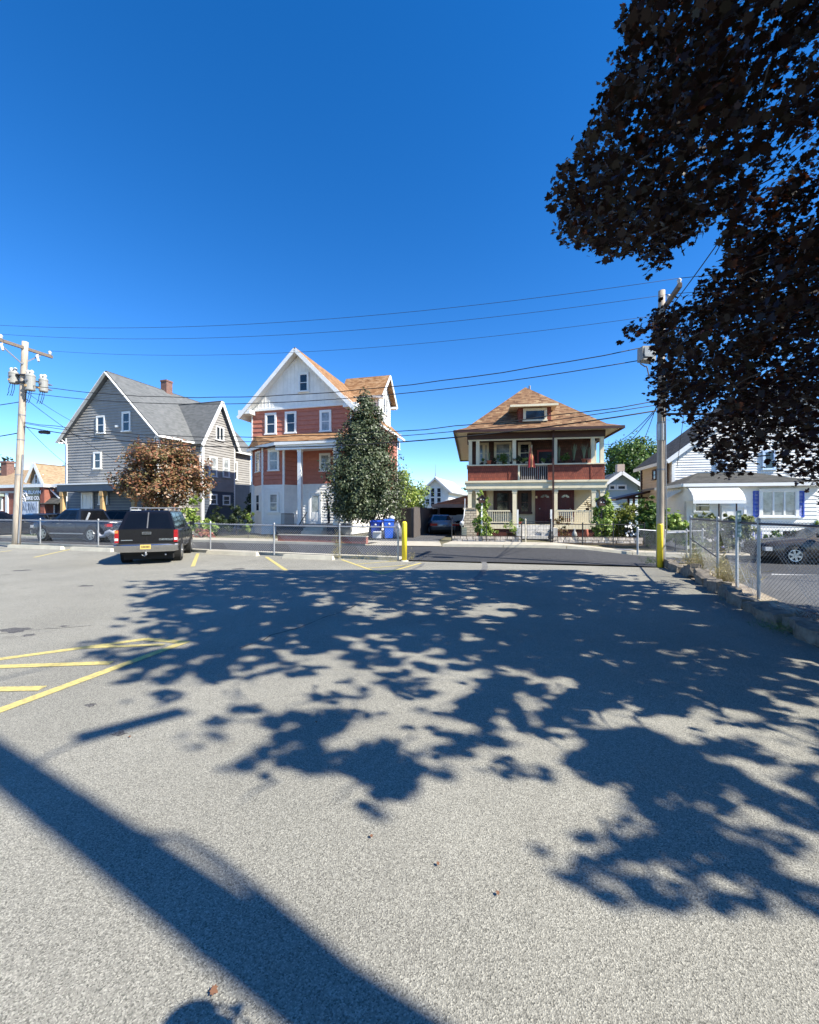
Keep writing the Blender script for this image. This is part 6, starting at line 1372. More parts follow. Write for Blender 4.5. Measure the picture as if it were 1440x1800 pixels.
shrub('weed', 'tall thin weedy plant at the left corner of the red house', 436, 25, [((0, 0, .9), (.25, .2, .6)), ((.15, 0, 1.4), (.2, .2, .4))], 260, .2, L_lime, cat='plant')
shrub('creeper', 'climbing vine with pale green leaves on the left pier of the porch house', 848, 22.6, [((0, 0, .9), (.5, .3, .9)), ((.05, 0, 1.9), (.38, .25, .7)), ((-.1, 0, 2.5), (.2, .2, .4)), ((.2, -.1, .4), (.6, .3, .4))], 3740, .17, L_lime, cat='creeper')
shrub('creeper', 'dense green vine column at the right corner of the porch house', 1062, 21.8, [((0, 0, .9), (.62, .45, .9)), ((.0, 0, 1.7), (.5, .4, .75)), ((.1, 0, 2.1), (.35, .3, .5))], 4420, .17, L_lime, cat='creeper')
shrub('shrub', 'feathery yellow-green bush right of the vine column', 1092, 22.2, [((0, 0, 1.1), (.75, .6, .9)), ((.3, 0, 1.5), (.5, .5, .6)), ((-.2, 0, .6), (.7, .5, .6))], 4420, .13, leafmat('leaf_yellowgreen', [(.16, .20, .03), (.26, .28, .05), (.10, .14, .025)], .3, .5), shape=DIAM)
shrub('shrub', 'leggy reddish shrub in front of the right lattice of the porch house', 988, 22.1, [((0, 0, .75), (.45, .3, .5)), ((-.1, 0, 1.1), (.35, .3, .35)), ((.1, 0, .4), (.3, .3, .3))], 420, .11, leafmat('leaf_russet', [(.20, .11, .04), (.16, .15, .05), (.26, .10, .06)], .2, .6))
shrub('shrub', 'dark green hedge bush with white blossoms by the iron fence corner', 1112, 21.2, [((0, 0, .6), (.55, .4, .6))], 900, .12, L_dark)
shrub('shrub', 'large glossy green bush directly left of the yellow-guarded pole', 1141, 21.0, [((0, 0, 1.0), (.75, .6, 1.0)), ((.1, 0, 1.8), (.55, .5, .8)), ((.8, 0, 1.1), (.6, .5, .8)), ((-.3, 0, .5), (.5, .5, .5))], 5100, .19, L_green, z=-.15)
shrub('shrub', 'bright yellow-green leafy bush directly right of the yellow-guarded pole', 1187, 19.9, [((0, 0, .95), (.6, .5, .7)), ((.5, 0, .7), (.6, .5, .6)), ((-.4, .2, 1.5), (.35, .3, .5))], 3740, .18, L_lime, z=-.2)
for i, (px, lab) in enumerate(((1228, 'leafy hedge plant behind the taller fence, under the end of the awning'), (1252, 'leafy hedge plant behind the taller fence, below the porch window'), (1280, 'leafy hedge plant behind the taller fence, left of the sign post'), (1311, 'leafy hedge plant right of the sign post, below the blue shutter'))):
    shrub('hedge_plant', lab, px, 18.9 - i * .15, [((0, 0, .95), (.5, .4, .9)), ((.1 * (-1) ** i, 0, 1.5), (.4, .3, .4))], 1500, .16, leafmat('leaf_hedge%d' % i, [(.16, .20, .06), (.28, .30, .11), (.08, .12, .03)], .3, .5), z=-.35, group='hedge plants behind the right fence')
shrub('shrub', 'sparse green plants at the base of the white wall under the triple window', 1376, 18.6, [((0, 0, .75), (1.2, .3, .45)), ((.5, 0, 1.0), (.3, .2, .5))], 650, .15, L_green, z=-.35)
shrub('shrub', 'yellowish shrub at the right corner of the white house', 1446, 20.3, [((0, 0, .9), (.5, .4, .9))], 700, .16, L_lime, z=-.35)
# dark vertical conifer sliver between grey and red house
shrub('shrub', 'tall dark evergreen squeezed between the grey house and the red house', 439, 32, [((0, 0, 1.7), (.45, .5, 1.8))], 1200, .17, L_dark)
# weeds along the edges
def weed(label, x, y, h, n, lm, r=.35, z=.03, size=.07):
    P = rng.normal(size=(n, 3)) * (r * .5, r * .4, 0) ; P[:, 2] = np.abs(rng.normal(size=n)) * h * .45
    N = rng.normal(size=(n, 3)); N[:, 2] *= .3; o = leaf_object('weeds', P, N, size * 3 * (.5 + rng.random(n)), [(0, -.5), (.028, 0), (0, .5), (-.028, 0)], lm, None)
    o.location = (x, y, z); tag(o, label, 'weeds', kind='stuff')
a = G(1238, 1000, .05); weed('pale dry grass tuft at the foot of the taller fence, left of its second post', a[0], a[1], .5, 900, L_dry, .6, size=.08)
a = G(1283, 1020, .05); weed('dry grass tuft right behind the sign post foot', a[0], a[1], .42, 700, L_dry, .45)
a = G(1225, 985, .0); weed('thin green and yellow weed stalk beside the first fence post', a[0], a[1], .9, 160, L_lime, .3, size=.06)
a = G(1148, 992); weed('small green weed at the foot of the yellow pole guard', a[0] - .05, a[1] + .1, .3, 160, L_green, .25, size=.04)
a = G(592, 984); weed('dry brown weed climbing the fence beside its post near the yellow bollard', a[0], a[1] + .1, 1.1, 260, L_dry, .16, size=.05)
a = G(660, 984); weed('low dry weeds along the fence foot left of the yellow bollard', a[0], a[1] + .15, .2, 500, L_dry, 1.1, size=.04)
a = G(724, 985); weed('small green weed right of the yellow bollard foot', a[0], a[1], .35, 60, L_dry, .1, size=.04)
a = G(1305, 1060); weed('green weeds growing in the joint of the granite kerb in tree shade', a[0] + .05, a[1] - .05, .10, 500, L_green, .3, size=.02)
a = G(1395, 1112); weed('green weeds along the granite kerb near the right picture edge', a[0] - .05, a[1], .12, 700, L_green, .35, size=.02)
a = G(1420, 1085, .05); weed('brown leaf litter under the taller fence near the right picture edge', a[0], a[1], .08, 400, leafmat('leaf_litter', [(.20, .07, .03), (.28, .12, .06), (.12, .06, .03)], .1, .7), .6, size=.03)
a = G(470, 953, .1); weed('straw-coloured low plants along the pavement in front of the red house', a[0], a[1] + 2.0, .3, 500, L_dry, 1.5, z=.1, size=.05)
# thin blossoms on the dark bush
p = AT(1112, 925, 20.8); t = thing('blossom_spray', 'white blossoms dotted over the dark hedge by the iron fence corner', 'flowers', (p.x, p.y, 0)); nn_ = 26
P = rng.uniform((-.3, -.12, .35), (.35, .1, 1.05), (nn_, 3)); leaf_object('blossoms', P, rng.normal(size=(nn_, 3)) + (0, -2, .5), np.full(nn_, .11), [(0, -.5), (.35, -.35), (.5, 0), (.35, .35), (0, .5), (-.35, .35), (-.5, 0), (-.35, -.35)], M_white, t)
mb = MB(); [mb.tube([(x_ * .3, 0, 0), (x_, y_, z_)], .006, 4) for x_, y_, z_ in P]; mb.build('stems', BARK, t)
# fallen leaves on the lot
M_fl = leafmat('fallen_leaf', [(.12, .04, .025), (.15, .07, .035), (.08, .035, .02)], 0, .7)
for (px, py, lab) in ((376, 1748, 'curled brown leaf on the asphalt near the bottom edge, above the head shadow'), (875, 1575, 'small reddish leaf on the sunny asphalt below the tree shadow'), (770, 1523, 'tiny brown leaf on sunny asphalt left of the shadow fringe'), (653, 1474, 'tiny pale leaf on the asphalt under the shadow cluster'), (1362, 1337, 'straw-coloured leaf on sunny asphalt at the right'), (556, 1272, 'pale fleck of litter on asphalt amid light shadow'), (228, 1298, 'small dark leaf right of the lamp arm shadow')):
    x, y, _ = G(px, py); mb = MB(); s = .012 if px != 376 else .02
    o = leaf_object('fallen_leaf', np.array([[0, 0, .012]]), np.array([[.2, -.3, 1.0]]), np.array([s * 1.6]), MAPLE[:0] + [(a * 1, b * 1, .12 * abs(a)) for a, b in MAPLE], M_fl, None); o.location = (x, y, .002); tag(o, lab, 'leaf', 'fallen leaves on the lot')

# ---------------------------------------------------------------- the big purple maple overhead
TB = Vector((5.75, 3.75, 0))
root = thing('maple_tree', 'large dark purple maple overhanging the lot from the right, in front of the sky', 'tree', TB)
sil = [(1135, -120), (1112, -2), (1078, 42), (1100, 68), (1090, 95), (1070, 112), (1072, 145), (1048, 175), (1052, 212), (1005, 230), (1000, 272), (985, 300), (972, 342), (978, 402), (1000, 432), (1040, 438), (1062, 460), (1090, 445), (1125, 440), (1148, 474), (1168, 468), (1185, 432), (1225, 425), (1236, 392), (1266, 366), (1277, 400), (1272, 455), (1232, 480), (1215, 497), (1218, 528), (1175, 530), (1148, 546), (1118, 565), (1096, 578), (1098, 602), (1140, 592), (1152, 640), (1152, 690), (1165, 728), (1186, 712), (1195, 740), (1218, 752), (1228, 792), (1246, 808), (1262, 832), (1310, 836), (1328, 790), (1352, 786), (1362, 826), (1382, 850), (1402, 846), (1445, 868), (1445, -120)]
sil = np.array(sil, float)
def inpoly(poly, x, y):
    c = np.zeros(len(x), bool); n = len(poly)
    for i in range(n):
        x1, y1 = poly[i]; x2, y2 = poly[(i + 1) % n]
        m_ = ((y1 > y) != (y2 > y)) & (x < (x2 - x1) * (y - y1) / (y2 - y1 + 1e-12) + x1); c ^= m_
    return c
# density of the ground shade, rows: (y0, y1, [(x0, x1, d), ...]) in photo pixels on the ground plane
DEN = [(1000, 1012, [(340, 1030, 1)]), (1012, 1024, [(330, 1080, 1), (1080, 1110, .5)]), (1024, 1045, [(285, 1130, 1), (230, 285, .4), (1130, 1190, .7)]), (1045, 1062, [(245, 1300, 1)]), (1062, 1088, [(245, 600, .9), (600, 700, .35), (700, 900, .5), (900, 1440, 1)]), (1088, 1105, [(240, 1440, .95), (200, 240, .3)]),
       (1105, 1135, [(190, 290, .4), (290, 1440, .97)]), (1135, 1160, [(150, 560, .9), (560, 820, .7), (820, 1440, 1)]), (1160, 1200, [(200, 540, .75), (540, 860, .30), (860, 1440, 1)]), (1200, 1240, [(230, 600, .45), (600, 830, .35), (830, 1440, .85)]),
       (1240, 1300, [(335, 620, .65), (620, 790, .18), (790, 1180, .75), (1180, 1330, .25), (1330, 1440, .45)]), (1300, 1370, [(370, 490, .6), (520, 740, .85), (740, 870, .35), (870, 1010, .3), (1010, 1250, .75), (1250, 1440, .4)]), (1370, 1430, [(400, 480, .3), (580, 760, .6), (780, 860, .2), (990, 1090, .2), (1060, 1300, .75), (1300, 1440, .7)]),
       (1430, 1500, [(960, 1440, .7)]), (1500, 1560, [(960, 1010, .3), (1010, 1440, .75)]), (1560, 1605, [(1080, 1290, .6), (1290, 1440, .5)])]
DG = np.zeros((130, 150))
for y0, y1, rows in DEN:
    for x0, x1, v in rows:
        i0, i1 = int((y0 - 980) / 5), int((y1 - 980) / 5); j0, j1 = int(x0 / 10), int(x1 / 10) + (5 if x1 >= 1440 else 0); DG[i0:i1, j0:j1] = np.maximum(DG[i0:i1, j0:j1], v)
def blur1(A, s, ax):
    k = np.exp(-.5 * (np.arange(-3 * s, 3 * s + 1) / s) ** 2); k /= k.sum(); return np.apply_along_axis(lambda r_: np.convolve(np.pad(r_, 3 * s, mode='edge'), k, 'valid'), ax, A)
DGb = blur1(blur1(DG, 3, 1), 3, 0); DGs = blur1(DG, 2, 1)
DG = np.where(np.arange(130)[:, None] < 22, DGs, DGb)
def shade_den(px, py):
    i = np.clip(((py - 980) / 5).astype(int), 0, 129); j = np.clip((px / 10).astype(int), 0, 149); d = DG[i, j].copy()
    d[(px < 0) | (py > 1600) | (py < 1002)] = 0; d = np.where(d < .12, 0, d)
    m_ = (px >= 1440) & (py >= 1003) & (py < 2600); d[m_] = .5
    return np.minimum(d * .86, .86)
SX, SY = SDX / math.tan(SUN_EL), SDY / math.tan(SUN_EL)
HT = rng.random((4, 64, 64))
def hole_raw(gx, gy):
    # patchiness of the shade: smooth noise in the plane the sun sees, so that gaps line up along its rays
    o = np.zeros(len(gx))
    for k, (s, w) in enumerate(((.60, .10), (.30, .24), (.16, .34), (.10, .32))):
        u, v = gx / s * .8 + 200.3, gy / s + 200.7; i, j = np.floor(u).astype(int), np.floor(v).astype(int); fu, fv = u - i, v - j; fu = fu * fu * (3 - 2 * fu); fv = fv * fv * (3 - 2 * fv)
        T_ = HT[k]; g = lambda a, b: T_[a % 64, b % 64]
        o += w * ((g(i, j) * (1 - fu) + g(i + 1, j) * fu) * (1 - fv) + (g(i, j + 1) * (1 - fu) + g(i + 1, j + 1) * fu) * fv)
    return o
HQ = np.sort(hole_raw(rng.uniform(-20, 20, 20000), rng.uniform(-20, 20, 20000)))
def hole(gx, gy): return np.searchsorted(HQ, hole_raw(gx, gy)) / 20000
def accept(C, jit=.0):
    X, Y, Z = C[:, 0], C[:, 1], C[:, 2]
    Yc = np.maximum(Y, .05); px = 720 + X / Yc * FP; py = 900 - (Z - CAMH) / Yc * FP
    vis = (Y > .3) & (px > -20) & (px < 1440) & (py > -100) & (py < 1800)
    ok = np.ones(len(C), bool); ok[vis] = inpoly(sil, px[vis], py[vis])
    GX, GY = X + SX * Z, Y + SY * Z; gy = np.maximum(GY, .4); gpx = 720 + GX / gy * FP; gpy = 900 + CAMH / gy * FP
    gpx = np.where(GX > GY, 1500, gpx)
    d = shade_den(gpx, gpy); d = np.where(GY < .5, .3 * (GX > 1.6), d)
    return ok & (rng.random(len(C)) < np.clip(d * 1.6, 0, 1)), d
CC = np.array([5.9, 4.7, 7.4]); RR = np.array([6.3, 6.3, 6.4])
N0 = 26000
d = rng.normal(size=(N0, 3)); d /= np.linalg.norm(d, axis=1)[:, None]
rad = (.30 + .70 * rng.random(N0) ** .55)
C = CC + d * rad[:, None] * RR; C = C[C[:, 2] > 1.9]; C = C[(np.linalg.norm(C - np.array([0, 0, 1.6]), axis=1) > 5.0) | (C[:, 0] > C[:, 1] + .5) | (C[:, 1] < .3)]
ok, _ = accept(C); C = C[ok]
# thin to an even spacing
C = C[np.argsort(rng.random(len(C)))]
cell = {}; keep = []
for i, c in enumerate(C):
    k = tuple(np.floor(c / .36).astype(int))
    if cell.get(k, 0) < 1: cell[k] = 1; keep.append(i)
C = C[keep]
if len(C) > 4600: C = C[:4600]
# keep the silhouette edge inside: clusters are small flat sprays of leaves
nl = 50; idx = np.repeat(np.arange(len(C)), nl); n = len(idx)
ax = C - CC; ax /= np.linalg.norm(ax, axis=1)[:, None]; ax = ax + rng.normal(size=ax.shape) * .45; ax[:, 2] -= .35; ax /= np.linalg.norm(ax, axis=1)[:, None]
P = C[idx] + ax[idx] * (rng.random(n) * .62 - .22)[:, None] + rng.normal(size=(n, 3)) * (.095, .095, .07)
X, Y, Z = P[:, 0], P[:, 1], P[:, 2]; GX, GY = X + SX * Z, Y + SY * Z
gy = np.maximum(GY, .4); gpx = np.where(GX > GY, 1500, 720 + GX / gy * FP); dd = shade_den(gpx, 900 + CAMH / gy * FP); dd = np.where(GY < .5, .3 * (GX > 1.6), dd)
jit = rng.normal(size=(len(C), 2)) * (13, 11)
Yc = np.maximum(Y, .05); px = 720 + X / Yc * FP; py = 900 - (Z - CAMH) / Yc * FP; vis = (Y > .3) & (px > -20) & (px < 1440) & (py > -100) & (py < 1800)
px = px + jit[idx, 0]; py = py + jit[idx, 1]
inn = np.ones(len(P), bool); inn[vis] = inpoly(sil, px[vis], py[vis]); inn[vis & (py < -80)] = True
P = P[inn & (hole(GX, GY) + rng.normal(size=n) * .06 < dd) & (dd > .06)]
print('maple clusters', len(C), 'leaves', len(P))
Nn = rng.normal(size=P.shape) * .55; Nn[:, 2] += .9; S = .066 + .048 * rng.random(len(P))
leaf_object('crown', P - np.array(TB), Nn, S, [(a, b, -.34 * abs(a) - .12 * b * b) for a, b in MAPLE], L_maple, root)
def in_sight_clear(pts):
    A = np.array([tuple(q) for q in pts]); Yc = np.maximum(A[:, 1], .05); px = 720 + A[:, 0] / Yc * FP; py = 900 - (A[:, 2] - CAMH) / Yc * FP
    v = (A[:, 1] > .3) & (px > -20) & (px < 1440) & (py > -100) & (py < 1800); r = np.ones(len(A), bool); r[v] = inpoly(sil, px[v], py[v]); return r.all()
mb = MB(); mb.smooth = True
tp = trunk_mesh(mb, (0, 0, -.1), (.15, .25, 3.4), .34, .26, .06)
limbs = []
for k in range(11):
    az = 2 * math.pi * k / 11 + random.uniform(-.2, .2); elv = random.uniform(.35, 1.1); L = random.uniform(4.2, 5.6)
    dirv = Vector((math.cos(az) * math.cos(elv), math.sin(az) * math.cos(elv), math.sin(elv))); s = Vector((.15, .25, 2.6 + .12 * k % 1.2)); pts = [s]
    for j in range(1, 8): t = j / 7; pts.append(s + dirv * L * t + Vector((random.uniform(-.15, .15), random.uniform(-.15, .15), .9 * math.sin(t * 2.6) * (1.2 - elv))))
    gd = np.array([tuple(q + TB) for q in pts]); kk = 8
    for j in range(2, 8):
        px_, py_ = gd[j, 0] + SX * gd[j, 2], gd[j, 1] + SY * gd[j, 2]; gg = max(py_, .4)
        if px_ < py_ and shade_den(np.array([720 + px_ / gg * FP]), np.array([900 + CAMH / gg * FP]))[0] < .5: kk = j; break
        if not in_sight_clear([pts[j] + TB]): kk = j; break
    if kk < 3: continue
    pts = pts[:kk]
    limbs += [(p_ + TB, .11 * (1 - j / 8) + .01) for j, p_ in enumerate(pts)]
    mb.tube(pts, [.12 * (1 - j / (len(pts) + .2)) + .008 for j in range(len(pts))], 8)
LP = np.array([tuple(p_) for p_, _ in limbs])
for c in C[rng.random(len(C)) < .35]:
    dd_ = np.linalg.norm(LP - c, axis=1); s = Vector(LP[int(np.argmin(dd_ + .8 * rng.random(len(LP))))]); e = Vector(c); L = (e - s).length
    mid = s.lerp(e, .5) + Vector((random.uniform(-.1, .1), random.uniform(-.1, .1), .06 * L)); q = [s, mid, e]
    if L > 1.1 or not in_sight_clear([s.lerp(mid, .3), mid, s.lerp(mid, .7), mid.lerp(e, .5)]): s = e + (s - e) * min(1, .3 / L); q = [s, s.lerp(e, .5) + Vector((0, 0, .02)), e]
    r0 = min(.012, .004 + .004 * L); mb.tube([p_ - TB for p_ in q], [r0, r0 * .6, .002], 4, cap=False)
mb.build('trunk', BARK, root)
# ================================================================= POLES, WIRES, SMALL THINGS
def pole(label, base, top, r0, r1, name='utility_pole'):
    t = thing(name, label, 'utility pole', base); b = Vector(base); mb = MB(); mb.smooth = True; v = Vector(top) - b
    mb.tube([(0, 0, -.1)] + [tuple(v * k) for k in (.15, .3, .45, .6, .75, .9, 1)], [r0] + [r0 + (r1 - r0) * k for k in (.15, .3, .45, .6, .75, .9, 1)], 16); mb.build('shaft', M_pole, t)
    bd = MB()
    for k in (.35, .52, .64): p_ = v * k; r_ = r0 + (r1 - r0) * k; bd.cyl((p_.x, p_.y, p_.z), r_ + .006, .04, 14)
    bd.build('band', M_galvd, t); return t, v
XD_ = Vector((.27, .963, 0)); UD = Vector((.963, -.27, 0))
ARM = woodmat('arm_wood', (.10, .075, .055), (.24, .19, .15), (1, 12, 12))
def insulator(mb, p, s=1.0, n=10): mb.lathe(p, [(.02 * s, 0), (.05 * s, .03 * s), (.035 * s, .06 * s), (.06 * s, .09 * s), (.04 * s, .13 * s), (.015 * s, .15 * s)], n)
M_porc = mat('porcelain', (.62, .60, .56), .3, .1, 6)
# left pole with transformers
LB = Vector(G(28, 962)); LT = Vector((LB.x + .42, LB.y, 9.32)); lp_, v = pole('tall pale wooden utility pole carrying three grey transformers, at the left', LB, LT, .155, .118)
ac = v + Vector((0, 0, -.3)) + Vector((-.02, -.16, 0))
mb = MB(); mb.beam(ac - XD_ * 1.9, ac + XD_ * 1.25, .10, .13); mb.build('crossarm', ARM, lp_)
mb = MB(); mb.beam(ac - XD_ * .95 + Vector((0, 0, -.06)), v + Vector((0, -.15, -1.05)), .03, .05); mb.beam(ac + XD_ * .8 + Vector((0, 0, -.06)), v + Vector((0, -.15, -1.05)), .03, .05); mb.build('arm_brace', M_galvd, lp_)
LI = []
for k in (-1.8, -.75, 1.15):
    p_ = ac + XD_ * k + Vector((0, 0, .065)); mb = MB(); mb.smooth = True; insulator(mb, p_, 1.3); mb.build('insulator', M_porc, lp_); LI.append(LB + p_ + Vector((0, 0, .2)))
for k in (-1.55, -.62, .72):
    p_ = ac + XD_ * k; mb = MB(); mb.tube([p_ + Vector((0, -.08, -.1)), p_ + Vector((.05, -.2, -.2)), p_ + Vector((.18, -.25, -.48))], [.02, .05, .045], 8); mb.build('fuse_cutout', M_porc, lp_)
TG = mat('transformer_grey', (.30, .295, .265), .5, .08, 3)
def transformer(c, r, h, label=None):
    t = thing('transformer', label, 'transformer', LB + c, 0, 'pole transformers on the left utility pole'); mb = MB(); mb.smooth = False; mb.lathe((0, 0, 0), [(r * .9, 0), (r, .03), (r, h - .08), (r * 1.05, h - .07), (r * 1.05, h - .03), (r * .8, h + .04), (.02, h + .07)], 20); mb.build('tank', TG, t)
    for s in (-1, 1): mb = MB(); mb.smooth = True; insulator(mb, (s * r * .45, -.02, h + .0), 1.5); mb.build('bushing', M_porc, t)
    mb = MB(); mb.box(-.06, .06, -r - .04, -r + .01, h * .55, h * .66); mb.build('gauge', M_galvd, t)
    for kz in (.3, .7): mb = MB(); mb.box(-.08, .08, r - .01, r + .22, h * kz, h * (kz + .06)); mb.build('bracket', M_galvd, t)
    mb = MB(); mb.box(-.1, .0, -r - .012, -r + .01, h * .2, h * .34); mb.build('marking_plate', mat('plate_orange', (.5, .33, .15), .6), t)
    mb = MB()
    for s in (-1, .2, 1): mb.tube([(s * r * .5, -r * .3, .02), (s * r * .7 - .05, -r * .3, -.25), (s * r * .4 - .15, 0, -.45 - .1 * s), (s * .1 - .3, .1, -.5)], .012, 5)
    mb.build('lead_wire', M_black, t)
transformer(v * .80 + Vector((-.38, -.05, -.05)), .185, .50, 'left-hand grey transformer can hanging left of the pale pole shaft')
transformer(v * .78 + Vector((.44, -.12, -.2)), .18, .70, 'middle, tallest grey transformer can just right of the pole shaft')
transformer(v * .78 + Vector((.70, .25, -.15)), .17, .58, 'right-hand grey transformer can, farthest from the pole shaft')
mb = MB(); q = v * .80; mb.box(q.x - .2, q.x + .3, q.y - .17, q.y + .17, q.z - .05, q.z + .03); mb.build('mount_bracket', M_plastic, lp_); mb = MB(); mb.box(q.x - .2, q.x + .3, q.y - .17, q.y + .17, q.z + .3, q.z + .36); mb.build('mount_bracket', M_plastic, lp_)
mb = MB(); mb.tube([v * .45 + Vector((.17, -.05, 0)), v * .3 + Vector((.2, -.08, 0)), v * .02 + Vector((.2, -.1, 0))], .03, 6); mb.build('riser_conduit', M_galvd, lp_)
# right pole with yellow guard
RB = Vector((7.3, 11.92, 0)); RT = Vector((7.36, 11.95, 8.05)); rp_, v = pole('wooden utility pole with a yellow half-round guard at its foot, right of the lot exit', RB, RT, .112, .09)
mb = MB(); mb.smooth = True; n = 9; vs = []
for z in (.0, 1.22, 1.26):
    for j in range(n): a = math.pi * (.95 + 1.1 * j / (n - 1)); rr = .078 if z < 1.25 else .07; vs.append((rr * math.cos(a) - .075, rr * 1.2 * math.sin(a) - .10, z))
mb.add(vs, [(i * n + j, i * n + j + 1, (i + 1) * n + j + 1, (i + 1) * n + j) for i in range(2) for j in range(n - 1)]); og = mb.build('yellow_guard', M_yel, rp_)
sd = og.modifiers.new('t', 'SOLIDIFY'); sd.thickness = .012
q = v * .93 + Vector((.03, -.14, 0)); mb = MB(); mb.beam(q - XD_ * 1.15 + Vector((0, 0, .05)), q + XD_ * 1.15 + Vector((0, 0, .05)), .09, .12); mb.build('crossarm', ARM, rp_)
RI = []
for k in (-1.08, -.25, 1.05):
    p_ = q + XD_ * k + Vector((0, 0, .11)); mb = MB(); mb.smooth = True; insulator(mb, p_, 1.0); mb.build('insulator', M_porc, rp_); RI.append(RB + p_ + Vector((0, 0, .15)))
mb = MB(); zc = CAMH + (900 - 757) / FP * 11.9; mb.cyl((v.x * .45, v.y * .45, zc - .28), .115, .48, 16); mb.build('metal_sleeve', M_galv, rp_)
mb = MB(); mb.tube([(.12, -.1, .9), (.1, -.1, 3), (.08, -.1, 6)], .018, 6); mb.build('riser_conduit', M_galvd, rp_)
# floodlight on a bracket, left of the right pole
c = AT(1136, 623, 11.5); t = thing('floodlight', 'grey boxy floodlight on an arm, fixed left of the right-hand utility pole', 'floodlight', c, R(8))
mb = MB(); mb.hexa([(-.20, -.13, -.19), (.16, -.17, -.22), (.17, .13, -.22), (-.18, .13, -.19), (-.22, -.15, .17), (.19, -.15, .20), (.20, .12, .20), (-.18, .12, .17)]); mb.build('housing', TG, t)
mb = MB(); mb.box(-.17, .13, -.165, -.13, -.12, .13); mb.build('lamp_glass', M_glassb, t)
mb = MB(); mb.tube([(-.19, 0, -.18), (-.17, 0, -.27), (0, .05, -.32), (.1, .1, -.30), (.38, .35, -.52)], .018, 6); mb.build('arm', M_galvd, t)
mb = MB(); mb.tube([(.1, 0, .2), (.3, .2, .35), (.42, .35, .1)], .01, 5); mb.build('power_lead', M_black, t)
# pole behind the camera on the right: casts the long diagonal shadow
NB = Vector((4.24, -1.09, 0)); np_, v = pole('wooden utility pole just outside the photo, whose long shadow crosses the foreground', NB, NB + Vector((0, 0, 10.4)), .15, .11)
pd = Vector((.475, .88, 0))
mb = MB(); mb.tube([Vector((0, 0, 7.15)), pd * .16 + Vector((0, 0, 7.35)), pd * .36 + Vector((0, 0, 7.37))], .014, 6); mb.build('lamp_bracket', M_galvd, np_)
mb = MB(); mb.beam(pd * .36 + Vector((.0, 0, 7.42)), pd * .94 + Vector((.10, 0, 7.24)), .10, .10); mb.build('lamp_housing', TG, np_)
mb = MB(); mb.tube([pd * .10 + Vector((0, 0, 4.9)), pd * .15 + Vector((0, 0, 5.35)), pd * .18 + Vector((0, 0, 5.75)), pd * .18 + Vector((0, 0, 6.0)), pd * .13 + Vector((0, 0, 6.1)), pd * .10 + Vector((0, 0, 6.3))], [.025, .025, .025, .02, .015, .01], 6); mb.build('cable_loop', M_black, np_)
# overhead wires
def wire(label, a, b, sag, r, n=26, name='power_line', group=None, wob=0):
    a, b = Vector(a), Vector(b); mb = MB(); mb.smooth = True; pts = []
    for i in range(n + 1):
        t = i / n; p_ = a.lerp(b, t); p_.z -= sag * 4 * t * (1 - t) + (wob * math.sin(i * 2.1) if wob else 0); pts.append(p_ - a)
    mb.tube(pts, r, 5); o = mb.build(name, M_black, None); o.location = a; return tag(o, label, 'power line', group)
GW = 'overhead wires between the two utility poles'
for i, lb in enumerate(('lowest and nearest thin bare wire', 'middle thin bare wire', 'topmost thin bare wire')):
    pass
w3 = [('thin high wire, topmost of the three bare wires crossing the sky', LI[0], RI[0]), ('thin high wire, middle of the three bare wires crossing the sky', LI[1], RI[1]), ('thin high wire, lowest of the three bare wires crossing the sky', LI[2], RI[2])]
for lb, a, b in w3: wire(lb, a, b, .62, .0065, group=GW)
def LPz(py): z = CAMH + (900 - py) / FP * LB.y; return LB + Vector(((z / 9.32) * .42 + .12, -.02, z))
def RPz(py): z = CAMH + (900 - py) / FP * RB.y; return RB + Vector((-.12, 0, z))
fl = AT(1127, 612, 11.6); fl2 = AT(1127, 633, 11.6)
wire('thick twisted cable ending at the top of the floodlight, upper of the pair', LPz(676), fl, .95, .014, wob=.012)
wire('thick smooth cable ending at the floodlight, lower of the pair', LPz(690), fl2, .85, .013)
wire('wavy communication cable meeting the right pole above the thick black one', LPz(742), RPz(706), .85, .014, wob=.025)
wire('thick black communication cable, lowest of those crossing in front of the houses', LPz(750), RPz(722), 1.0, .02)
wire('thin cable from the pale pole to just below the wavy one', LPz(744), RPz(712), .95, .012)
gh = bpy.data.objects['gray_house']; gp_ = lambda x, y, z: gh.matrix_basis @ Vector((x, y, z))
wire('service wire from the pale pole down to the front gable of the grey house', LPz(688), gp_(4.6, -.1, 7.4), .35, .010, name='service_line')
wire('service wire from the pale pole down to the porch corner of the grey house', LPz(700), gp_(7.4, -.1, 4.6), .3, .012, name='service_line')
wire('slack service wire from the pale pole to the lower wall of the grey house', LPz(745), gp_(3.4, -.1, 4.1), .5, .010, name='service_line')
wire('wire leaving the pale pole to the left at transformer height', LB + Vector((.2, 0, 6.6)), (-34, 22, 6.6), .3, .018, name='power_line')
wire('communication cable leaving the pale pole to the left below the other', LB + Vector((.2, 0, 5.2)), (-34, 22, 4.7), .3, .022, name='power_line')
for i, (k, lb) in enumerate(((0, 'topmost bare wire leaving the right pole to the right behind the maple'), (1, 'second bare wire leaving the right pole to the right behind the maple'), (2, 'third bare wire leaving the right pole to the right behind the maple'))): wire(lb, RI[k], RI[k] + Vector((22, -7, .2)), .4, .008)
wire('thick cable leaving the right pole to the right behind the maple', RB + Vector((.12, 0, 4.45)), RB + Vector((22, -7, 4.7)), .5, .035)
wire('service wire from the right pole down to the corner of the white house', RPz(715), WH.wpt(-.2, 1, 4.6), .4, .010, name='service_line')
wire('service wire from the right pole to the blue gabled house', RPz(720), (17.5, 39, 6.0), .6, .012, name='service_line')
wire('service wire from the right pole to the porch house eave', RPz(718), PH.wpt(FW + .3, 2, 6.2), .5, .012, name='service_line')
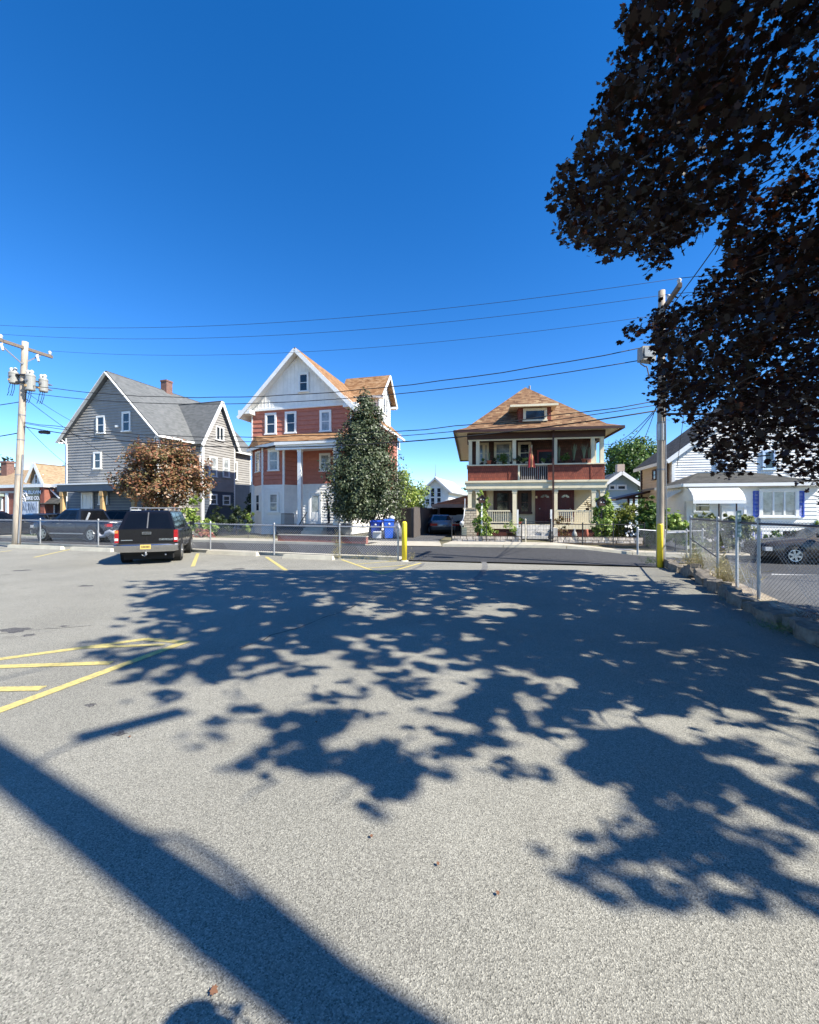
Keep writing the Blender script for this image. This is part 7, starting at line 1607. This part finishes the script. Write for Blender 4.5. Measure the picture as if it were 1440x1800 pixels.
wire('vertical looped drop wire right of the right pole', RB + Vector((.9, .3, 4.6)), RB + Vector((.55, .1, 2.9)), .0, .008, name='service_line')
wire('overhead wire just outside the photo linking the near pole to the right pole', NB + Vector((0, .1, 9.2)), RB + Vector((0, -.1, 7.2)), .5, .012)
for (px, py, lb) in ((78, 760, 'black splice sleeve on the cable just right of the pale pole'), (82, 757.5, '')):
    if not lb: continue
    c = AT(px, py, 18.3); t = thing('splice_case', lb, 'cable splice', c, R(-15)); mb = MB(); mb.smooth = True; mb.tube([(-.34, 0, .03), (-.28, 0, .03), (.28, 0, -.03), (.34, 0, -.03)], [.02, .07, .07, .02], 8); mb.build('sleeve', M_black, t); mb = MB(); [mb.cyl((x_, 0, -.09 - .1 * x_), .012, .2, 5) for x_ in (-.2, .2)]; mb.build('hanger', M_galvd, t)

# sign post in front of the taller fence, seen edge-on from behind
x, y, _ = G(1296, 1040); t = thing('sign_post', 'galvanised post with a narrow green and white parking sign, by the broken kerb', 'sign', (x + .0, y, 0), R(20))
mb = MB(); mb.beam((0, 0, 0), (0, 0, 1.62), .05, .035, up=(0, 1, 0)); mb.build('post', M_galv, t)
mb = MB(); mb.box(-.052, .072, -.035, -.03, 1.10, 1.63); sgn = mb.build('sign_plate', mat('sign_green', (.14, .24, .22), .5, .1, 8), t)
mb = MB()
for k in range(6): mb.box(-.04, .06, -.038, -.0352, 1.15 + k * .078, 1.185 + k * .078)
mb.build('sign_lines', mat('sign_pale', (.42, .50, .47), .5), sgn)
mb = MB(); mb.beam((.03, .02, .62), (.42, .02, .02), .012, .012); mb.build('stay', M_galv, t)

# ---------------------------------------------------------------- stone wall and iron fence before the porch house
def wpts(lst, z=0): return [Vector(G(px, py, z)) for px, py in lst]
A, B_ = Vector((2.15, 20.9, .1)), Vector((5.55, 20.35, .1)); C_, D_ = Vector((7.0, 20.1, .1)), Vector((11.1, 19.45, 0))
def stonewall(label, a, b, h):
    d = b - a; L = d.length; t = thing('stone_wall', label, 'garden wall', a, math.atan2(d.y, d.x)); r = random.Random(8); mb = MB(); z = 0; row = 0
    while z < h - .03:
        rh = .14; u = -.1 * row
        while u < L:
            w = r.uniform(.24, .42); u0, u1 = max(0, u), min(L, u + w - .015)
            if u1 > u0 + .03: e = r.uniform(-.02, .02); mb.hexa([(u0, e, z), (u1, e, z), (u1, .3, z), (u0, .3, z), (u0 + .012, e + .012, z + rh - .014), (u1 - .012, e + .012, z + rh - .014), (u1 - .012, .29, z + rh - .014), (u0 + .012, .29, z + rh - .014)])
            u += w
        z += rh; row += 1
    mb.build('stones', mat('wall_stone', (.25, .22, .19), .85, .0, 3.5, bump=.4, col2=(.62, .56, .48)), t)
    mb = MB(); mb.box(0, L, .03, .27, -.1, h - .02); mb.build('mortar_core', M_dirt, t)
stonewall('low pale block wall left of the iron gate of the porch house', A, B_, .3); stonewall('low pale block wall right of the iron gate, up to the white-blossomed bush', C_, D_, .3)
def ironfence(label, a, b, n, h=.95, name='iron_fence', cat='fence'):
    a, b = Vector(a), Vector(b); d = b - a; L = d.length; t = thing(name, label, cat, a, math.atan2(d.y, d.x))
    mb = MB(); mb.tube([(0, 0, h), (L, 0, h)], .018, 6); mb.tube([(0, 0, .35), (L, 0, .35)], .012, 6); mb.build('rails', M_blackm, t)
    for k in range(n): u = L * k / (n - 1); mb = MB(); mb.tube([(u, 0, -.05), (u, 0, h + .04)], .026, 8); mb.lathe((u, 0, h + .04), [(.035, 0), (.03, .04), (.001, .06)], 8); mb.build('post', M_blackm, t)
    mb = MB(); k = 0.15
    while k < L: mb.tube([(k, 0, .35), (k, 0, h)], .004, 4, cap=False); k += .15
    mb.build('bars', M_blackm, t)
    return t
ironfence('black iron fence left of the gate, in front of the vine-covered pier', A + Vector((0, -.1, -.05)), B_ + Vector((0, -.1, -.05)), 3)
ironfence('black iron fence right of the gate, running to the chain-link corner', C_ + Vector((0, -.1, -.05)), D_ + Vector((0, -.1, 0)), 4)
ga, gb_ = Vector((5.72, 20.2, .1)), Vector((6.9, 20.0, .1)); d = gb_ - ga; L = d.length
t = thing('gate', 'black iron gate with scroll ornament at the porch steps', 'gate', ga, math.atan2(d.y, d.x))
for u in (0, L): mb = MB(); mb.tube([(u, 0, -.05), (u, 0, 1.1)], .035, 8); mb.lathe((u, 0, 1.1), [(.045, 0), (.04, .05), (.001, .08)], 8); mb.build('post', M_blackm if u else mat('post_cream', (.5, .45, .34), .6), t)
mb = MB(); mb.tube([(.08, 0, .15), (L - .08, 0, .15), (L - .08, 0, 1.02), (.08, 0, 1.02), (.08, 0, .15)], .014, 6); mb.build('gate_frame', M_blackm, t)
mb = MB()
for k in range(1, 8): u = .08 + (L - .16) * k / 8; mb.tube([(u, 0, .15), (u, 0, 1.02)], .005, 4, cap=False)
for cx_ in (L * .4, L * .6): mb.tube([(cx_ + .12 * math.cos(a_) * (1 - a_ / 9), -.01, .45 + .12 * math.sin(a_) * (1 - a_ / 9)) for a_ in np.linspace(0, 7, 20)], .008, 4)
mb.build('scrollwork', M_blackm, t)
# bird houses on posts
def birdhouse(label, px, py, Y, zt):
    p_ = AT(px, py, Y); t = thing('birdhouse', label, 'birdhouse', (p_.x, p_.y, .1)); z = p_.z - .1
    mb = MB(); mb.box(-.04, .04, -.04, .04, 0, z - .18); mb.build('post', M_white if px < 900 else BARK, t)
    mb = MB(); mb.prism([(-.16, -.14, z - .18), (.16, -.14, z - .18), (.16, -.14, z + .06), (0, -.14, z + .22), (-.16, -.14, z + .06)], (0, .28, 0)); mb.build('box', D_brown, t)
    mb = MB(); mb.slab([(-.24, -.2, z + .02), (-.24, .2, z + .02), (0, .2, z + .27), (0, -.2, z + .27)], .025); mb.slab([(.24, -.2, z + .02), (.24, .2, z + .02), (0, .2, z + .27), (0, -.2, z + .27)], .025); mb.build('roof', M_plastic, t)
    mb = MB(); [mb.cyl((x_, -.146, z + .0), .035, .004, 10, axis=1) for x_ in (-.07, .07)]; mb.build('entrance_hole', M_lens, t)
birdhouse('dark birdhouse on a white post above the left vine of the porch house', 847, 878, 22.4, 0); birdhouse('dark brown birdhouse with two pale holes above the right vine column', 1057, 883, 21.6, 0)
# potted plants and ornaments
def pot(name, label, pos, r, h, pm, lm, n, lh, lr, size=.12, shape=OVAL, group=None, up=.3):
    t = thing(name, label, 'potted plant', pos, 0, group); mb = MB(); mb.smooth = True; mb.lathe((0, 0, 0), [(r * .7, 0), (r * .95, h * .85), (r * 1.1, h * .86), (r * 1.1, h), (r * .9, h), (r * .85, h * .9), (.001, h * .88)], 14); mb.build('pot', pm, t)
    if shape == 'spike':
        P = rng.normal(size=(n, 3)) * (lr * .25, lr * .25, 0) + (0, 0, h + lh * .45); N = rng.normal(size=(n, 3)); N[:, 2] *= .15
        mb = MB()
        for k in range(n): a_ = rng.uniform(0, 6.28); q = rng.uniform(.15, .7); mb.tube([(0, 0, h * .9), (math.cos(a_) * q * lr * .5, math.sin(a_) * q * lr * .5, h + lh * .6), (math.cos(a_) * q * lr, math.sin(a_) * q * lr, h + lh * rng.uniform(.8, 1.05))], [.02, .018, .003], 4)
        mb.build('foliage', lm, t)
    else:
        P, N, S = blob_leaves([((0, 0, h + lh * .45), (lr, lr * .8, lh * .55))], n, size, shape, .2, lr * .2, 0, up); leaf_object('foliage', P, N, S, shape, lm, t)
    return t
TC = mat('terracotta', (.42, .12, .07), .8, .1, 5); PK = mat('pot_pink', (.55, .26, .22), .7); M_spk = leafmat('leaf_spike', [(.07, .11, .05), (.13, .17, .09), (.2, .22, .12)], 0, .5)
GP = 'potted plants along the upper porch parapet'
def onpar(px, off_=.0): u = PH.fp(px, 815, .0)[0]; return PH.wpt(u, off_ + .05, zpar + .03)
pl = [(860, 'terracotta pot with a spiky cactus on the parapet at the left of the upper porch', TC, M_spk, 9, .55, .16, 'spike', .15), (848, 'small dark pot with pale leaves at the left end of the upper porch parapet', D_brown, L_green, 60, .3, .14, OVAL, .09), (870, 'small brown pot right of the terracotta cactus pot', D_brown, L_dark, 60, .25, .14, OVAL, .10),
      (886, 'wide green fern in front of the curtained upper window', D_brown, L_green, 420, .55, .42, DIAM, .12), (899, 'spiky plant beside the second post of the upper porch', D_brown, M_spk, 10, .8, .2, 'spike', .1), (911, 'leafy green plant right of the second upper post', M_plastic, L_dark, 160, .4, .24, OVAL, .1),
      (921, 'low pale green trailing plant left of the flag', M_plastic, L_lime, 140, .25, .25, OVAL, .1), (955, 'small plant in a pale trough above the balcony rail', M_lens, L_green, 120, .22, .2, OVAL, .1), (967, 'leafy plant left of the brown downpipe', M_plastic, L_dark, 140, .4, .22, OVAL, .1),
      (983, 'tall spiky plant right of the brown downpipe', M_plastic, M_spk, 10, .95, .2, 'spike', .1), (994, 'bushy green plant on the right parapet', D_brown, L_green, 240, .4, .3, OVAL, .11), (1009, 'large fan-shaped agave with long pale blades', D_brown, M_spk, 22, 1.0, .42, 'spike', .13), (1027, 'tall many-bladed plant left of the terracotta window box', TC, M_spk, 18, .9, .35, 'spike', .13), (1036, 'pink pot with upright blades beside the last upper post', PK, M_spk, 14, .75, .2, 'spike', .14)]
for px, lb, pm, lm, n, lh, lr, shp, r in pl: pot('potted_plant', lb, onpar(px), r, .26 if pm in (TC, PK) else .16, pm, lm, n, lh, lr, .13, shp, GP)
p_ = AT(852 + 47, 944, 21.2); p_ = AT(855 + 0, 945, 21.2)
pot('potted_plant', 'brown urn with yellow flowers in front of the left lattice of the porch house', Vector((AT(898, 940, 21.8).x, 21.8, .12)), .22, .42, D_brown, L_lime, 260, .5, .34, .1)
pot('potted_plant', 'green fern in a low pot on the porch floor left of the steps', PH.wpt(PH.fp(915, 920, .3)[0], .35, .82), .13, .15, TC, L_green, 160, .35, .24, .12, DIAM)
pot('potted_plant', 'reddish flowering plant on the lower porch rail at the right', PH.wpt(PH.fp(1033, 905, .1)[0], .1, zfl + .87), .12, .15, D_brown, MATS['leaf_russet'], 140, .35, .3, .09)
# white bench glimpsed on the lower porch
q = PH.wpt(PH.fp(993, 905, 1.2)[0], 1.2, zfl); t = thing('bench', 'small pale bench on the lower porch in front of the right maroon door', 'bench', q, PH.a)
mb = MB(); mb.box(-.5, .5, -.2, .2, .40, .44); mb.build('seat', M_lens, t); mb = MB(); [mb.box(-.5, .5, .18, .21, .5 + k * .12, .58 + k * .12) for k in range(4)]; mb.build('backrest', M_lens, t)
for sx in (-.46, .46):
    for sy in (-.17, .17): mb = MB(); mb.box(sx - .025, sx + .025, sy - .025, sy + .025, 0, .4 if sy < 0 else .95); mb.build('leg', M_lens, t)
# garden ornaments
def ornament(label, px, Y, m, prof, z=.1):
    p_ = AT(px, 940, Y); t = thing('garden_ornament', label, 'ornament', (p_.x, p_.y, z)); mb = MB(); mb.smooth = True; mb.lathe((0, 0, 0), prof, 12); mb.build('figure', m, t); mb = MB(); mb.box(-.12, .12, -.12, .12, -.04, .0); mb.build('plinth', M_conc, t)
ornament('grey goose-like ornament behind the wall right of the steps', 1010, 20.9, TG, [(.08, 0), (.14, .12), (.10, .25), (.04, .34), (.05, .42), (.001, .48)], .3)
ornament('small dark animal ornament on the wall right of the gate', 969, 20.2, mat('ornament_dark', (.06, .06, .07), .5), [(.12, 0), (.16, .1), (.12, .22), (.07, .28), (.09, .36), (.001, .44)], .25)
ornament('orange pot-shaped ornament behind the wall at the right lattice', 1031, 20.6, TC, [(.08, 0), (.12, .2), (.08, .36), (.1, .42), (.001, .43)], .3)
# electric meter mast and mailbox left of the porch house
p_ = AT(812, 940, 22.4); t = thing('meter_mast', 'grey bent conduit mast with meter box at the left corner of the porch house drive', 'meter', (p_.x, p_.y, .05))
mb = MB(); mb.tube([(0, 0, 0), (0, 0, .95), (.12, .1, 1.3), (.2, .3, 1.75), (.22, .4, 2.3)], .03, 8); mb.build('conduit', M_galv, t); mb = MB(); mb.smooth = True; mb.lathe((0, -.06, .8), [(.06, 0), (.12, .05), (.12, .18), (.08, .24), (.001, .26)], 12); mb.build('meter', M_lens, t)
p_ = AT(816, 945, 22.2); t = thing('utility_cabinet', 'small louvred green-grey cabinet beside the meter mast', 'cabinet', (p_.x, p_.y, .05)); mb = MB(); mb.box(-.13, .13, -.12, .12, 0, .72); mb.build('cabinet', mat('cabinet_green', (.16, .18, .13), .6), t); mb = MB(); [mb.box(-.11, .11, -.13, -.12, .12 + k * .09, .15 + k * .09) for k in range(6)]; mb.build('louvre', M_galvd, t)
# brick border and chairs in front of the red house
a_, b__ = Vector(G(478, 952, .15)), Vector(G(640, 957, .15)); d = b__ - a_; t = thing('brick_border', 'low red brick garden border along the pavement of the red house', 'garden border', a_ + Vector((0, .9, -.05)), math.atan2(d.y, d.x)); mb = MB(); mb.box(0, d.length, 0, .2, 0, .32); mb.build('bricks', B_brick, t); mb = MB(); mb.box(-.02, d.length + .02, -.03, .23, .32, .36); mb.build('cap', M_conc, t)
p_ = Vector((AT(622, 915, 27.6).x, 27.6, .02)); t = thing('barbecue', 'black barbecue grill on the porch of the red house, left of the tree trunk', 'barbecue', p_ + Vector((0, 0, .75)))
mb = MB(); mb.smooth = True; mb.lathe((0, 0, .55), [(.05, -.02), (.24, .08), (.28, .2), (.27, .3), (.18, .42), (.001, .46)], 14); mb.build('kettle', M_blackm, t)
for k in range(3): a2 = 2.1 * k; mb = MB(); mb.tube([(.18 * math.cos(a2), .18 * math.sin(a2), .6), (.28 * math.cos(a2), .28 * math.sin(a2), 0)], .015, 6); mb.build('leg', M_galvd, t)
# bicycle-like kit with white details behind the fence
p_ = AT(189, 945, 21.4); t = thing('motor_scooter', 'scooter with white body panels parked behind the fence left of the black wagon', 'scooter', (p_.x, p_.y, .0), R(165))
mb = MB(); mb.smooth = True; mb.tube([(-.6, 0, .5), (-.3, 0, .62), (0, 0, .5), (.15, 0, .35), (.45, 0, .32), (.6, 0, .6), (.68, 0, .9)], [.12, .16, .14, .10, .1, .09, .06], 10); mb.build('body', mat('scooter_white', (.5, .5, .52), .3), t)
for x_ in (-.6, .72): mb = MB(); mb.smooth = True; mb.tube([(x_ + .23 * math.cos(a2), 0, .24 + .23 * math.sin(a2)) for a2 in np.linspace(0, 6.283, 21)], .05, 6, cap=False); w_ = mb.build('wheel', M_black, t); mb = MB(); mb.cyl((x_, -.02, .24), .14, .04, 12, axis=1); mb.build('rim', M_rim, w_)
mb = MB(); mb.tube([(.7, -.3, .98), (.66, 0, .94), (.7, .3, .98)], .018, 6); mb.build('handlebar', M_blackm, t); mb = MB(); mb.box(-.55, .0, -.13, .13, .68, .76); mb.build('seat', M_black, t)
# leaning timber sleepers, drain cover
x, y = 9.6, 18.9; mb = MB(); mb.box(-.7, .7, -.3, .3, 0, .012)
o = mb.build('drain_cover', M_galvd); o.location = (x, y, hz(x) + .128); o.rotation_euler = (0, 0, R(-10)); tag(o, 'dark rectangular metal plate set in the pavement below the white-blossomed bush', 'cover', kind='structure')
